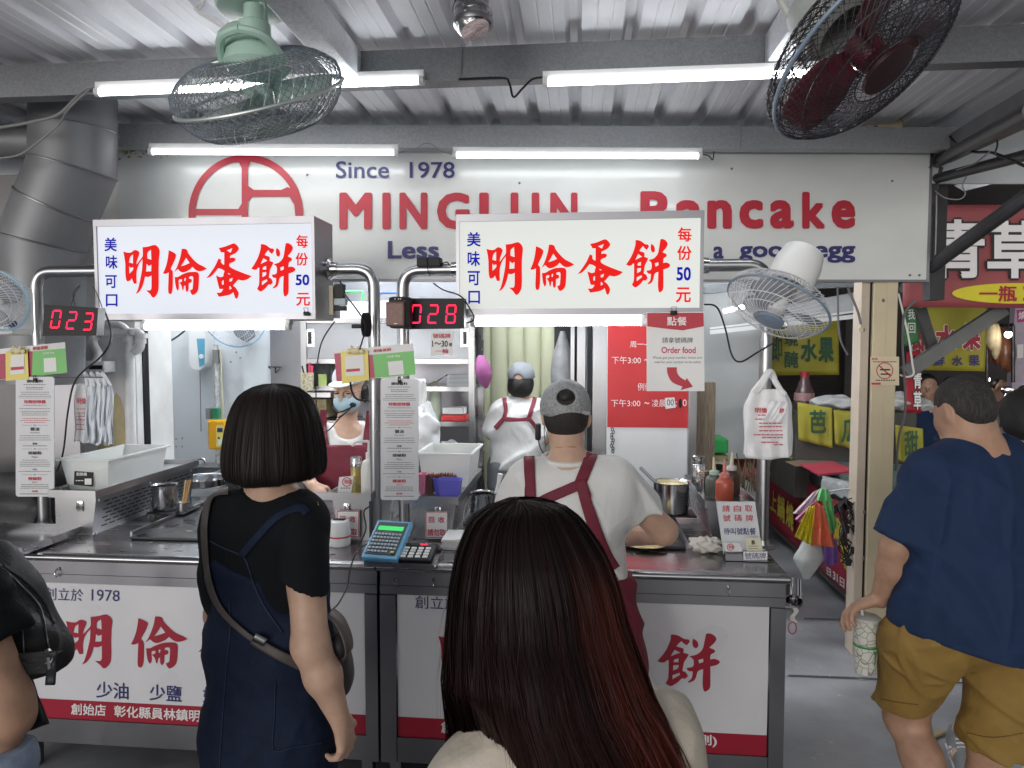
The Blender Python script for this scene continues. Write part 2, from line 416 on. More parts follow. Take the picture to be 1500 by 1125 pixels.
tag(mb.build('light_baffle','wallwhite'),'plain fascia closing the gap between roof and shop sign','fascia')  # added board that blocks the kitchen light, not a real fascia
for(pa,pb,w,lab)in(((448,0),(508,92),.09,'short slanting roof beam behind the pale green fan'),((1185,20),(1143,82),.09,'short slanting roof beam beside the dark red fan')):
 q=P(pb[0],pb[1],2.56)
 mb=MB();mb.box((q.x-.045,1.3,b1b+.008),(q.x+.045,2.59,b1t-.006),.004)
 tag(mb.build('cross_beam','galv_light'),lab,'beam','galvanised roof beams')
def tube_light(px0,px1,py,Y,s,label,hh=.028,lm='lamp'):
 a,b=P(px0,py,Y,s),P(px1,py,Y,s)
 z=(a.z+b.z)/2;a.z=b.z=z
 t=thing('tube_light',label,'light',((a+b)/2)[:],'fluorescent tube lights')
 d=(b-a).normalized()
 mb=MB();mb.bar(a+Vector((0,.012,hh*.78)),b+Vector((0,.012,hh*.78)),.032,hh*1.15)
 mb.build('housing','white',t)
 mb=MB()
 for p,q in((a,a+d*.018),(b-d*.018,b)):mb.tube([p,q],.0165,10)
 mb.build('end_cap','white',t)
 mb=MB();mb.tube([a+d*.018,b-d*.018],.0125,12);mb.build('tube',lm,t)
 return t
tube_light(140,621,127,2.55,0,'upper tube light left, partly behind the pale green fan')
tube_light(795,1260,113,2.55,0,'upper tube light right, its end behind the dark red fan')
tube_light(218,583,223,3.42,FS,'tube light above the red round logo on the shop sign',lm='lamp_board')
tube_light(663,1028,228,3.42,FS,'tube light above the large red lettering of the shop sign',lm='lamp_board')
tube_light(208,425,478,2.66,0,'tube light under the left lit box sign',lm='lamp_under')
tube_light(690,946,472,2.66,0,'tube light under the right lit box sign',lm='lamp_under')
for xk,lab in((-2.25,'ceiling tube light over the kitchen sink'),(-1.0,'ceiling tube light over the steel cabinet'),(.25,'ceiling tube light over the folding door')):
 z_=2.56;t=thing('tube_light',lab,'light',(xk,4.05,z_),'fluorescent tube lights')
 mb=MB();mb.box((xk-.6,4.03,z_+.02),(xk+.6,4.07,z_+.06));mb.build('housing','white',t)
 mb=MB();mb.tube([(xk-.45,4.05,z_+.06),(xk-.45,4.05,RZ)],.006,6);mb.tube([(xk+.45,4.05,z_+.06),(xk+.45,4.05,RZ)],.006,6);mb.build('hanger','steel_dark',t)
 mb=MB();mb.tube([(xk-.58,4.05,z_),(xk+.58,4.05,z_)],.013,12);mb.build('tube','lamp_kitchen',t)
t=thing('shop_sign','long white shop sign with red round logo and red and blue English lettering','sign',P(765,412,3.6,FS)[:])
q=[P(172,205,3.6,FS),P(1363,205,3.6,FS),P(1359,412,3.6,FS),P(176,412,3.6,FS)]
zt,zb=q[0].z,P(765,412,3.6,FS).z
for i,z in((0,zt),(1,zt),(2,zb),(3,zb)):q[i].z=z
q[3].x,q[3].y=q[0].x,q[0].y;q[2].x,q[2].y=q[1].x,q[1].y
mb=MB();mb.slab(q,(-FS,1,0),.03);mb.build('board','signwhite',t)
mb=MB()
mb.bar(q[3]+Vector((0,.012,.004)),q[2]+Vector((0,.012,.004)),.034,.012);mb.bar(q[1]+Vector((0,.012,0)),q[2]+Vector((0,.012,0)),.012,.034)
mb.build('rim','steel_dark',t)
pl=PLY(3.594,FS)
mb=MB()
for ch,a_,b_ in(('M',497,545),('I',560,572),('N',585,626),('G',640,688),('L',702,740),('U',748,790),('N',806,846)):letter(mb,ch,(a_,282,b_,336),pl,.05)
for ch,a_,b_,c_ in(('P',938,978,280),('a',990,1030,293),('n',1036,1072,293),('c',1083,1118,293),('a',1128,1163,293),('k',1175,1209,281),('e',1218,1253,293)):letter(mb,ch,(a_,c_,b_,335),pl,.05)
mb.build('red_lettering','red',t)
mb=MB()
letter(mb,'Since',(492,236,570,261),pl,.012);letter(mb,'1978',(600,237,666,261),pl,.012)
letter(mb,'Less',(568,353,643,379),pl,.03);letter(mb,'a',(1045,361,1060,379),pl,.03)
letter(mb,'good',(1083,353,1168,384),pl,.03);letter(mb,'egg',(1192,360,1253,385),pl,.03)
mb.build('blue_lettering','navytxt',t)
def arc(cx,cy,rx,ry,a0,a1,n=24):return[(cx+rx*math.cos(math.radians(a0+(a1-a0)*i/n)),cy-ry*math.sin(math.radians(a0+(a1-a0)*i/n)))for i in range(n+1)]
ring=arc(360,313,84,87,0,180,40)+[(276,330),(444,330)]
w1=[(286,306)]+arc(360,308,73,72,172,104,10)+[(350,238),(354,246),(354,298),(349,306)]
w2=[(363,246),(367,237)]+arc(360,310,74,73,80,28,9)+[(421,274),(412,278),(372,278),(363,272)]
w3=[(363,296),(369,288),(424,288),(431,300),(433,322),(363,322)]
w4=[(286,315),(354,315),(354,324),(286,324)]
vs,fs=outline_geo([ring,w1,w2,w3,w4])
mb=MB();mb.add([pl(x,y)[:]for x,y in vs],fs);mb.build('logo','red',t)
mb=MB()
for(x,y)in((175,233),(450,256),(761,268),(1072,247),(1307,265),(1362,245),(1333,403),(1347,403),(600,410)):
 p=pl(x,y);mb.ball(p,(.006,.006,.006),8,5)
mb.build('screw','steel_dark',t)
mb=MB();rg=random.Random(3)
for k in range(46):
 x=178+abs(rg.gauss(0,34));y=216+abs(rg.gauss(0,9));r=rg.uniform(.4,2.2)
 pts=[(x+r*rg.uniform(.5,1.4)*math.cos(a),y+r*rg.uniform(.5,1.6)*math.sin(a))for a in[i*math.pi/4 for i in range(8)]]
 mb.add([P(a,b,3.596,FS)[:]for a,b in pts],[tuple(range(8))])
mb.build('rust_stain',mat('rust_stain',(.42,.30,.12),.8,0,var=.3,scale=60),t)
LBY=2.62
def lightbox(x0,x1,y0,y1,ox,k,label,face,cols,sx,sy):
 a=P(x0,(y0+y1)/2,LBY);b=P(x1,(y0+y1)/2,LBY)
 pm=(x0+x1)/2
 zt,zb=P(pm,y0,LBY).z,P(pm,y1,LBY).z
 t=thing('light_box_sign',label,'sign',((a.x+b.x)/2,LBY+.1,zb),'lit box signs of the stall')
 fr=.026;fs_=.012;D=.2
 mb=MB()
 mb.box((a.x,LBY,zt-fr),(b.x,LBY+D,zt));mb.box((a.x,LBY,zb),(b.x,LBY+D,zb+fr*.9))
 mb.box((a.x,LBY+.001,zb+fr*.9),(a.x+fs_,LBY+D-.001,zt-fr));mb.box((b.x-fs_,LBY+.001,zb+fr*.9),(b.x,LBY+D-.001,zt-fr))
 mb.box((a.x+fs_,LBY+D-.006,zb+fr),(b.x-fs_,LBY+D-.002,zt-fr))
 mb.build('box_frame','steel_dark',t)
 mb=MB();mb.box((a.x+fs_,LBY+.008,zb+fr*.9),(b.x-fs_,LBY+.013,zt-fr));mb.build('lit_panel',face,t)
 pl=PLY(LBY+.004)
 mb=MB()
 for key,(cx,cy)in zip(('ming','lun','dan','bing'),ox):brush(mb,key,cx,cy,k,pl)
 for ch,bx in zip('每份元',(sx[0],sx[1],sx[3])):letter(mb,ch,bx,pl,.022)
 mb.build('red_lettering',cols[0],t)
 mb=MB()
 for ch,bx in zip('美味可口',sy):letter(mb,ch,bx,pl,.022)
 letter(mb,'50',sx[2],pl,.03)
 mb.build('blue_lettering',cols[1],t)
 return t,a,b,zt,zb
def lit(name,c1,s):
 m,nt,b=_m(name);b.inputs['Roughness'].default_value=.6;b.inputs['Specular IOR Level'].default_value=.08
 b.inputs['Base Color'].default_value=tuple(c*.38 for c in c1)+(1,);b.inputs['Emission Color'].default_value=tuple(c1)+(1,);b.inputs['Emission Strength'].default_value=s
 return m
LR=lit('lit_red_film',(.70,.012,.010),.40);LB=lit('lit_blue_film',(.008,.01,.34),.35)
facel=lit('lit_cool_acrylic',(.84,.88,.97),.30);facer=lit('lit_warm_acrylic',(.85,.88,.84),.275)
kk=80/900
lbL=lightbox(138,461,319,468,[(173,344),(232,351),(296,351),(361,346)],kk,'lit box sign with cool white face beside the round logo',facel,(LR,LB),[(434,344,451,363),(433,370,451,389),(433,402,453,418),(434,429,454,448)],[(153,348,171,368),(155,374,172,394),(154,403,171,422),(155,431,172,449)])
lbR=lightbox(668,1031,311,461,[(705,340),(770,345),(840,345),(910,340)],kk,'lit box sign with warm white face hiding part of the shop name',facer,(LR,LB),[(993,333,1013,354),(992,360,1013,381),(991,391,1012,411),(990,421,1012,443)],[(684,340,704,361),(685,368,703,390),(685,397,703,418),(686,426,703,445)])
PY=2.76
CT=.85
def post(px,pyh,xe,label,pyh2=None):
 """upright at photo x px, rising to the height of photo row pyh, bending towards world x = xe"""
 top=P(px,pyh,PY)
 base=Vector((P(px,640,PY).x,PY,CT))
 t=thing('bent_pipe_post',label,'post',base[:],'bent steel posts holding the box signs')
 mb=MB();pts=bend([base,(base.x,PY,top.z),(xe,PY,top.z)],.075,8);mb.tube(pts,.0235,16)
 mb.build('pipe','steel',t)
 mb=MB();sg=1 if xe>base.x else -1
 mb.lathe([(.05,0),(.05,.006),(.03,.012),(.027,.03)],base[:],18);mb.build('base_flange','steel',t)
 mb=MB();mb.lathe([(.044,0),(.044,.008),(.031,.016),(.029,.04)],(xe,PY,top.z),18,axis='X') if sg<0 else mb.lathe([(.029,-.04),(.031,-.016),(.044,-.008),(.044,0)],(xe,PY,top.z),18,axis='X')
 mb.build('wall_flange','chrome',t)
 return t,base,top
postA=post(61,398,lbL[1].x-.001,'bent steel post at the far left end of the counters')
postB=post(550,394,lbL[2].x+.001,'bent steel post right of the cool white box sign')
postC=post(592,396,lbR[1].x-.001,'bent steel post behind the tall menu board under the brown speaker')
postD=post(1119,388,lbR[2].x+.001,'bent steel post with the white table fan at the right end')
FY=2.45
def zrow(px,y):return P(px,y,FY).z
def counter(xa,xb,label,panel_px,texts):
 """xa..xb world; panel_px: photo px of panel edges"""
 ref=300
 z_edge,z_dr,z_pt,z_rt,z_rb,z_bot=(zrow(ref,y)for y in(833,848,861,1036,1064,1100))
 t=thing('food_counter',label,'counter',((xa+xb)/2,2.9,0),'stainless food counters')
 mb=MB();yb=3.42
 mb.box((xa+.004,FY-.015,CT-.03),(xb-.004,yb,CT-.0))
 n=10
 pr=[(FY-.015-.022*math.sin(math.pi*k/n),CT-.016+.016*math.cos(math.pi*k/n))for k in range(n+1)]
 vs=[(x,y,z)for x in(xa,xb)for y,z in pr]
 mb.add(vs,[(k,k+1,n+2+k,n+1+k)for k in range(n)],True)
 mb.add([(xa,y,z)for y,z in pr],[tuple(range(n+1))[::-1]]);mb.add([(xb,y,z)for y,z in pr],[tuple(range(n+1))])
 mb.build('worktop','steel_h',t)
 x0,x1=P(panel_px[0],960,FY).x,P(panel_px[1],960,FY).x
 mb=MB()
 mb.box((xa+.003,FY+.002,z_dr),(xb-.003,FY+.03,CT-.031))
 mb.box((xa+.003,FY-.001,z_pt),(xb-.003,FY+.028,z_dr-.001))
 mb.box((xa+.002,FY-.006,z_bot),(x0-.004,FY+.04,z_pt-.002));mb.box((x1+.004,FY-.006,z_bot),(xb-.002,FY+.04,z_pt-.002))
 mb.box((x0-.003,FY,z_bot),(x1+.003,FY+.03,z_rb-.006));mb.box((x0-.003,FY-.004,z_rb-.006),(x1+.003,FY+.02,z_rb-.0005))
 mb.build('front_frame','steel_dark',t)
 mb=MB();mb.box((xa+.003,FY+.05,z_bot+.02),(xa+.012,yb-.01,CT-.032));mb.box((xb-.012,FY+.05,z_bot+.02),(xb-.003,yb-.01,CT-.032));mb.box((xa+.013,yb-.02,z_bot+.02),(xb-.013,yb-.012,CT-.032))
 mb.build('side_panel','steel_dark',t)
 mb=MB();mb.box((x0,FY+.004,z_rt),(x1,FY+.009,z_pt));pn=mb.build('front_panel','acry',t)
 mb=MB();mb.box((x0,FY+.004,z_rb),(x1,FY+.0085,z_rt-.0004));mb.build('red_strip','redbrush',t)
 for x in(xa+.05,xb-.05):
  for y in(FY+.03,yb-.05):
   mb=MB();mb.box((x-.02,y-.02,0),(x+.02,y+.02,z_bot));mb.build('leg','steel_dark',t)
 pl=PLY(FY+.002);R,B,Wt=MB(),MB(),MB()
 texts(R,B,Wt,pl)
 R.build('red_lettering','redbrush',t);B.build('blue_lettering','navytxt',t);Wt.build('white_lettering','whitetxt',t)
 return t
def txt_left(R,B,Wt,pl):
 letter(B,'創立於',[(65,860),(122,863),(122,881),(65,879)],pl,.005);letter(B,'1978',[(134,863),(175,865),(175,881),(134,880)],pl)
 brush(R,'ming',87,885,(.113,.091),pl);brush(R,'lun',183,888,(.115,.1),pl);brush(R,'dan',282,895,(.115,.095),pl);brush(R,'bing',383,896,(.118,.095),pl)
 for s,x in(('少油',141),('少鹽',219),('好蛋',297)):letter(B,s,[(x,998+(x-141)*.05),(x+47,1001+(x-141)*.05),(x+47,1025+(x-141)*.05),(x,1022+(x-141)*.05)],pl,.012)
 s='創始店';letter(Wt,s,[(104,1030),(155,1032),(155,1049),(104,1047)],pl,.02)
 letter(Wt,'彰化縣員林鎮明倫國中旁',[(167,1033),(366,1044),(366,1062),(167,1050)],pl,.02)
 letter(Wt,'(兩側)',[(376,1045),(424,1048),(424,1066),(376,1063)],pl,.02)
def txt_right(R,B,Wt,pl):
 letter(B,'創立於',[(608,872),(672,875),(672,894),(608,891)],pl,.005);letter(B,'1978',[(690,876),(735,878),(735,896),(690,894)],pl)
 brush(R,'ming',632,906,(.122,.094),pl);brush(R,'lun',735,908,(.123,.1),pl);brush(R,'dan',842,914,(.124,.0966),pl);brush(R,'bing',953,917,(.126,.0966),pl)
 for s,x in(('少油',690),('少鹽',775),('好蛋',962)):letter(B,s,[(x,1016+(x-690)*.035),(x+48,1018+(x-690)*.035),(x+48,1042+(x-690)*.035),(x,1040+(x-690)*.035)],pl,.012)
 letter(Wt,'創始店',[(646,1056),(700,1058),(700,1076),(646,1074)],pl,.02)
 letter(Wt,'彰化縣員林鎮明倫國中旁',[(715,1059),(940,1069),(940,1088),(715,1077)],pl,.02)
 letter(Wt,'(兩側)',[(990,1073),(1050,1077),(1050,1095),(990,1091)],pl,.02)
XL0,XM,XR1=P(14,815,FY).x,P(555,900,FY).x,P(1153,850,FY).x
XL1,XR0=XM-.003,XM+.003
counter(XL0,XL1,'stainless food counter whose sign is half hidden by the bobbed woman',(16,534),txt_left)
counter(XR0,XR1,'stainless food counter whose sign is half hidden by the long haired woman',(582,1126),txt_right)
def hook(px,py,lab):
 p=P(px,py,FY-.003)
 mb=MB();mb.tube(catmull([p+Vector((0,0,.012)),p+Vector((0,-.014,.006)),p+Vector((.002,-.018,-.006)),p+Vector((0,-.008,-.016)),p+Vector((0,-.002,-.008))],4),.0022,6)
 mb.lathe([(.007,0),(.007,.003)],(p+Vector((0,.003,.012)))[:],10,axis='Y')
 tag(mb.build('wall_hook','chrome'),lab,'hook','small hooks on the counters')
hook(85,838,'small steel hook on the left counter above its blue founding line')
hook(580,854,'small steel hook beside the gap between the two counters')
hook(636,854,'small steel hook hidden partly beside the long dark hair')
hook(1067,864,'small steel hook above the red brush character near the right end')
def griddle(x0,x1,y0,y1,label):
 t=thing('griddle',label,'griddle',((x0+x1)/2,(y0+y1)/2,CT),'griddles in the counters')
 mb=MB();mb.box((x0,y0,CT+.001),(x1,y1,CT+.014),.004);mb.build('hot_plate','iron',t)
 mb=MB()
 for a,b in(((x0-.02,y1+.002,CT+.001),(x1+.02,y1+.012,CT+.05)),((x0-.012,y0+.02,CT+.001),(x0-.002,y1,CT+.028)),((x1+.002,y0+.02,CT+.001),(x1+.012,y1,CT+.028))):mb.box(a,b)
 mb.build('splash_rail','steel_dark',t)
 return t
g0=PZ(190,786,CT+.014);g1=PZ(478,793,CT+.014)
griddle(g0 .x,g1 .x,g0 .y,3.34,'black iron griddle behind the bobbed woman')
g0=PZ(690,800,CT+.014);g1=PZ(1005,801,CT+.014)
griddle(g0 .x+.12,g1 .x,g1 .y,3.34,'black iron griddle at which the front cook works')
tt=PZ(668,803,CT+.02)
mb=MB();rg=random.Random(5)
cpt=PZ(945,795,CT+.0155)
mb.lathe([(.0,.0),(.085,.0),(.088,.003),(.08,.005),(0,.006)],cpt[:],24,cap=False)
tag(mb.build('egg_pancake',mat('pancake_batter',(.62,.48,.22),.6,0,var=.25,scale=30,bump=.3,bscale=40)),'thin pale egg pancake on the griddle by the cook\'s elbow','food')
DRIP=mat('dried_batter',(.50,.44,.33),.6,var=.3,scale=60);GREASE=mat('grease_stain',(.13,.11,.09),.3,var=.3,scale=40)
def blobs(name,n_,x0,x1,y0,y1,z,r0,r1,mt,label,seed):
 rg=random.Random(seed);mb=MB()
 for k in range(n_):
  cx_,cy_,r=rg.uniform(x0,x1),rg.uniform(y0,y1),rg.uniform(r0,r1)**1.0;a0=rg.uniform(0,6);e=rg.uniform(.5,1)
  mb.add([(cx_+r*rg.uniform(.7,1.2)*math.cos(a),cy_+r*e*rg.uniform(.7,1.2)*math.sin(a),z+.00002*k)for a in[i*math.pi/5+a0 for i in range(10)]],[tuple(range(10))])
 return tag(mb.build(name,mt),label,'stain',kind='stuff')
blobs('batter_splashes',70,.02,.40,2.72,3.3,CT+.0146,.002,.012,DRIP,'small dried batter splashes on the right griddle',3)
blobs('batter_splashes',50,-1.62,-1.05,2.72,3.3,CT+.0146,.002,.011,DRIP,'small dried batter splashes on the left griddle',4)
blobs('grease_stains',40,-.62,.68,2.46,2.66,CT+.0006,.003,.02,GREASE,'faint grease stains along the front of the right worktop',5)
blobs('grease_stains',40,-2.0,-.8,2.46,2.66,CT+.0006,.003,.02,GREASE,'faint grease stains along the front of the left worktop',6)
PERF=mat('slot_dark',(.008,.008,.009),.7,0,var=0)
LIDZ={}
def side_box(key,pxa,pxb,ytop,ybot,side,label,yback=3.40):
 """side: +1 perforated face looks to +x, -1 to -x ; ybot = photo row where it stands on the top"""
 c=PZ((pxa+pxb)/2,ybot,CT);Yf=c.y
 xa,xb=P(pxa,ybot-10,Yf).x,P(pxb,ybot-10,Yf).x
 zt=P((pxa+pxb)/2,ytop,Yf).z
 t=thing('burner_box',label,'box',((xa+xb)/2,(Yf+yback)/2,CT),'stainless boxes beside the griddles')
 lean=.022
 if side>0:pr=[(xa,CT+.001),(xb-lean,CT+.001),(xb,zt),(xa,zt)]
 else:pr=[(xa+lean,CT+.001),(xb,CT+.001),(xb,zt),(xa,zt)]
 vs=[(x,y,z)for y in(Yf,yback)for x,z in pr]
 mb=MB();mb.add(vs,[(0,1,2,3),(7,6,5,4),(0,4,5,1),(1,5,6,2),(2,6,7,3),(3,7,4,0)]);mb.build('body','steel',t)
 mb,rv=MB(),MB()
 fx=lambda v:((xb-lean+lean*v)+.0008) if side>0 else((xa+lean-lean*v)-.0008)
 H=zt-CT;nrow=7
 for r in range(nrow):
  v=.16+.66*r/(nrow-1);z=CT+H*v;y=Yf+.05+(.02 if r%2 else 0)
  while y<yback-.06:
   mb.add([(fx(v),y,z),(fx(v),y+.038,z),(fx(v+.035),y+.038,z+H*.035),(fx(v+.035),y,z+H*.035)],[(0,1,2,3)]);y+=.05
 for y in(Yf+.02,(Yf+yback)/2,yback-.03):
  for v in(.06,.93):rv.ball((fx(v),y,CT+H*v),(.003,.006,.006),8,5)
 mb.build('slotted_side',PERF,t);rv.build('rivet','chrome',t)
 mb=MB();lz=zt+.008;lh=.026
 mb.box((xa-.012,Yf-.02,lz),(xb+.012,yback+.02,lz+.004))
 for a,b in(((xa-.014,Yf-.022,lz-.004),(xb+.014,Yf-.0185,lz+lh)),((xa-.014,yback+.0185,lz-.004),(xb+.014,yback+.022,lz+lh)),((xa-.014,Yf-.0183,lz-.004),(xa-.0105,yback+.0183,lz+lh)),((xb+.0105,Yf-.0183,lz-.004),(xb+.014,yback+.0183,lz+lh))):mb.box(a,b)
 mb.build('tray_lid','steel',t)
 mb=MB();lx=xa+(xb-xa)*(.62 if side>0 else .4)
 mb.box((lx-.012,Yf-.006,zt-.055),(lx+.012,Yf-.0005,zt-.012),.002);mb.tube([(lx-.007,Yf-.010,zt-.02),(lx-.009,Yf-.014,zt-.045),(lx+.009,Yf-.014,zt-.045),(lx+.007,Yf-.010,zt-.02)],.002,6)
 mb.build('latch','chrome',t)
 LIDZ[key]=(lz+.0045,Yf,xa,xb)
 return t
side_box('LL',82,142,729,784,1,'stainless burner box under the white tub at far left')
side_box('LR',488,541,733,792,-1,'stainless burner box with pump bottle and card, its notice half covered',3.3)
side_box('RL',600,668,738,790,1,'stainless burner box under the translucent tub and blue baskets',3.36)
side_box('RR',1036,1102,745,792,-1,'stainless burner box under the three sauce bottles',3.36)
def sheet(name,q,Y,label,cat,paint,th=.002,base='paper',s=0.0,group=None,edge=None):
 """flat printed thing on plane Y; q photo quad; paint(dict of MB, plane)"""
 if not isinstance(q[0],(tuple,list)):q=boxq(*q)
 pl=lambda px,py:P(px,py,Y,s);plf=lambda px,py:P(px,py,Y-.0015,s)
 c=pl((q[2][0]+q[3][0])/2,max(q[2][1],q[3][1]))
 t=thing(name,label,cat,c[:],group)
 mb=MB();mb.slab([pl(*p)for p in q],(0,1,0),th);mb.build('sheet',base,t)
 D={}
 paint(D,plf)
 for k,m in D.items():m.build({'redtxt':'red_lettering','red':'red_print','blacktxt':'black_lettering','navytxt':'blue_lettering','greytxt':'grey_lettering','whitetxt':'white_lettering'}.get(k,k+'_print'),M[k],t)
 return t
def use(D,k):
 if k not in D:D[k]=MB()
 return D[k]
def frame_lines(mb,q,w,pl):
 x0,y0,x1,y1=q
 for a in((x0,y0,x1,y0+w),(x0,y1-w,x1,y1),(x0,y0+w,x0+w,y1-w),(x1-w,y0+w,x1,y1-w)):
  mb.add([pl(a[0],a[1])[:],pl(a[2],a[1])[:],pl(a[2],a[3])[:],pl(a[0],a[3])[:]],[(0,1,2,3)])
def fill(mb,q,pl):
 if not isinstance(q[0],(tuple,list)):q=boxq(*q)
 mb.add([pl(*p)[:]for p in q],[(0,1,2,3)])
def p_rec(x0,y0):
 def f(D,pl):
  frame_lines(use(D,'redtxt'),(x0+.4,y0+.4,x0+33,y0+39),1.1,pl)
  letter(use(D,'redtxt'),'回',(x0+5,y0+8,x0+13,y0+17),pl,.02);letter(use(D,'redtxt'),'收',(x0+19,y0+8,x0+28,y0+17),pl,.02)
  letter(use(D,'redtxt'),'請勿取',(x0+3,y0+26,x0+30,y0+36),pl,.02)
 return f
yl,yr=LIDZ['LR'][1]-.0175,LIDZ['RL'][1]-.0175
sheet('notice_plate',(493,748,526.5,789),yl,'white notice plate with red border half covered by the white ticket machine','notice',p_rec(493,748),group='recycling notices on the boxes')
sheet('notice_plate',(623,749,656.5,789),yr,'white notice plate with red border, fully readable, right of the centre posts','notice',p_rec(623,749),group='recycling notices on the boxes')
def open_tray(x0,x1,y0,y1,z,h,label):
 mb=MB();w=.003
 mb.box((x0,y0,z),(x1,y1,z+w))
 for a,b in(((x0,y0,z+w),(x1,y0+w,z+h)),((x0,y1-w,z+w),(x1,y1,z+h)),((x0,y0+w,z+w),(x0+w,y1-w,z+h)),((x1-w,y0+w,z+w),(x1,y1-w,z+h))):mb.box(a,b)
 return tag(mb.build('steel_tray','steel_h'),label,'tray')
c1=P(32,812,2.36)
open_tray(c1 .x-.36,c1 .x,2.36,2.70,CT+.008,.028,'open steel tray on the far left counter end')
a=P(533,822,2.37);b=P(640,822,2.37)
open_tray(a.x,b.x-.01,2.37,2.56,CT+.002,.016,'shallow steel tray under the blue calculator')
t=thing('payment_terminal','light blue desk calculator with green screen leaning in the steel tray','calculator',(P(565,815,2.39).x,2.47,CT+.006))
cx=P(566,800,2.45).x
MT=Matrix.Translation((cx-.006,2.39,CT+.010))@Matrix.Rotation(math.radians(-8),4,'Z')@Matrix.Rotation(math.radians(33),4,'X')@Matrix.Scale(.86,4)
mb=MB();mb.M=MT;mb.box((-.078,0,0),(.078,.205,.030),.006);mb.build('body',mat('sky_blue_plastic',(.16,.42,.66),.35),t)
mb=MB();mb.M=MT;mb.box((-.066,.018,.0305),(.066,.192,.034),.002);mb.build('key_panel',mat('dark_key_panel',(.05,.07,.09),.4),t)
mb=MB();mb.M=MT;mb.box((-.056,.146,.0345),(.056,.168,.036));mb.build('screen',emat('green_lcd_glow',(.10,.85,.22),.4),t)
mb=MB();mb.M=MT
for r in range(6):
 for c in range(8):
  if r==0 and c>5:continue
  mb.box((-.060+c*.0153,.026+r*.0185,.0345),(-.060+c*.0153+.011,.026+r*.0185+.010,.0385),.001)
mb.build('key',mat('grey_key',(.42,.50,.55),.45),t)
mb=MB();mb.M=MT;mb.box((.044,.024,.0386),(.058,.033,.0405),.001);mb.build('yellow_key',mat('yellow_key',(.75,.62,.08),.45),t)
mb=MB();mb.M=Matrix.Translation((cx-.004,2.395,CT))@Matrix.Scale(.86,4)@Matrix.Translation((0,0,-CT));mb.add([(-.06,.09,CT+.006),(.07,.09,CT+.006),(.07,.165,CT+.006),(-.06,.165,CT+.006),(-.06,.155,CT+.088),(.075,.145,CT+.088)],[(0,1,2,3),(0,4,5,1),(3,2,5,4),(1,5,2),(0,3,4)]);mb.build('stand','white',t)
t=thing('number_keypad','black keypad with white buttons and red digits beside the blue calculator','keypad',(P(610,815,2.40).x,2.44,CT+.006))
MT=Matrix.Translation((P(609,812,2.42).x,2.385,CT+.007))@Matrix.Rotation(math.radians(12),4,'X')
mb=MB();mb.M=MT;mb.box((-.063,0,0),(.063,.125,.022),.005);mb.build('body','black',t)
mb=MB();mb.M=MT
for r in range(4):
 for c in range(4):mb.box((-.05+c*.026,.012+r*.02,.0222),(-.05+c*.026+.019,.012+r*.02+.013,.027),.003)
mb.build('button','paper',t)
mb=MB();mb.M=MT;mb.box((-.03,.1,.0222),(.04,.117,.0235));mb.build('display','blacktxt',t)
mb=MB();mb.M=MT
vs,fs,bb=text_geo('28',.02)
mb.add([((x-bb[0])/(bb[2]-bb[0])*.026+.002,.103+(y-bb[1])/(bb[3]-bb[1])*.012,.0238)for x,y in vs],fs);mb.build('red_digits','ledred',t)
t=thing('ticket_machine','white rounded ticket machine on the counter with a thin red line','ticket machine',(P(495,800,2.58).x,2.6,CT))
q=PZ(492,803,CT);cx,cyy=q.x,q.y+.042
mb=MB();prof=[(.039,0),(.042,.006),(.0425,.045),(.040,.075),(.036,.094),(.030,.098)]
vs,fs=[],[]
mb.lathe(prof,(cx,cyy,CT+.001),28);mb.build('body','white',t)
mb=MB();mb.lathe([(.0432,.034),(.0435,.037),(.0432,.040)],(cx,cyy,CT+.001),28,cap=False);mb.build('red_line','redtxt',t)
mb=MB();mb.box((cx-.023,cyy-.012,CT+.0995),(cx+.023,cyy+.012,CT+.1025),.001);mb.build('slot','black',t)
q=PZ(668,806,CT)
t=thing('napkin_stack','stack of white paper sheets on the counter beside the keypad','paper',(q.x,q.y+.06,CT))
mb=MB();rg=random.Random(2)
for k in range(9):
 o=rg.uniform(-.003,.003);mb.box((q.x-.055+o,q.y-.008+o,CT+.0015+k*.0045),(q.x+.055+o,q.y+.14-o,CT+.0055+k*.0045),.001)
mb.build('sheets','paper',t)
mb=MB();mb.box((q.x-.002,q.y-.004,CT+.0425),(q.x+.053,q.y+.13,CT+.044));mb.build('top_note','paper',t)
zb=CT
q0=PZ(1062,822,CT);Yf=q0 .y
t=thing('number_sign_stand','white leaning sign with red and blue writing and card boxes on the right counter end','sign',(P(1095,820,Yf).x,Yf+.04,CT))
Y0,Y1=Yf+.035,Yf+.085
def lean(px,py):
 r=ray(px,py);zf=CT+.02;zh=P(1080,735,Y1).z;k=(Y1-Y0)/(zh-zf)
 tpar=(Y0+k*(CH-zf))/(r[1]-k*r[2]);return Vector((r[0]*tpar,r[1]*tpar,CH+r[2]*tpar))
ln=lambda px,py:lean(px,py)+Vector((0,-.0015,0))
mb=MB();mb.slab([lean(1049,735),lean(1106,735),lean(1117,812),lean(1060,812)],(0,1,0),.004);mb.build('plate',mat('grey_white_plate',(.66,.68,.70),.35),t)
R,B=MB(),MB()
for i,(s,y)in enumerate((('請自取',740),('號碼牌',754))):
 for j,ch in enumerate(s):letter(R,ch,(1058+16.5*j+i,y,1069+16.5*j+i,y+9.5),ln,.012)
letter(B,'待叫號點餐',(1060,773,1107,783),ln,.012)
R.build('red_lettering','redtxt',t);B.build('blue_lettering','navytxt',t)
mb=MB()
a,b=P(1063,822,Yf),P(1124,822,Yf);am=P(1088,822,Yf)
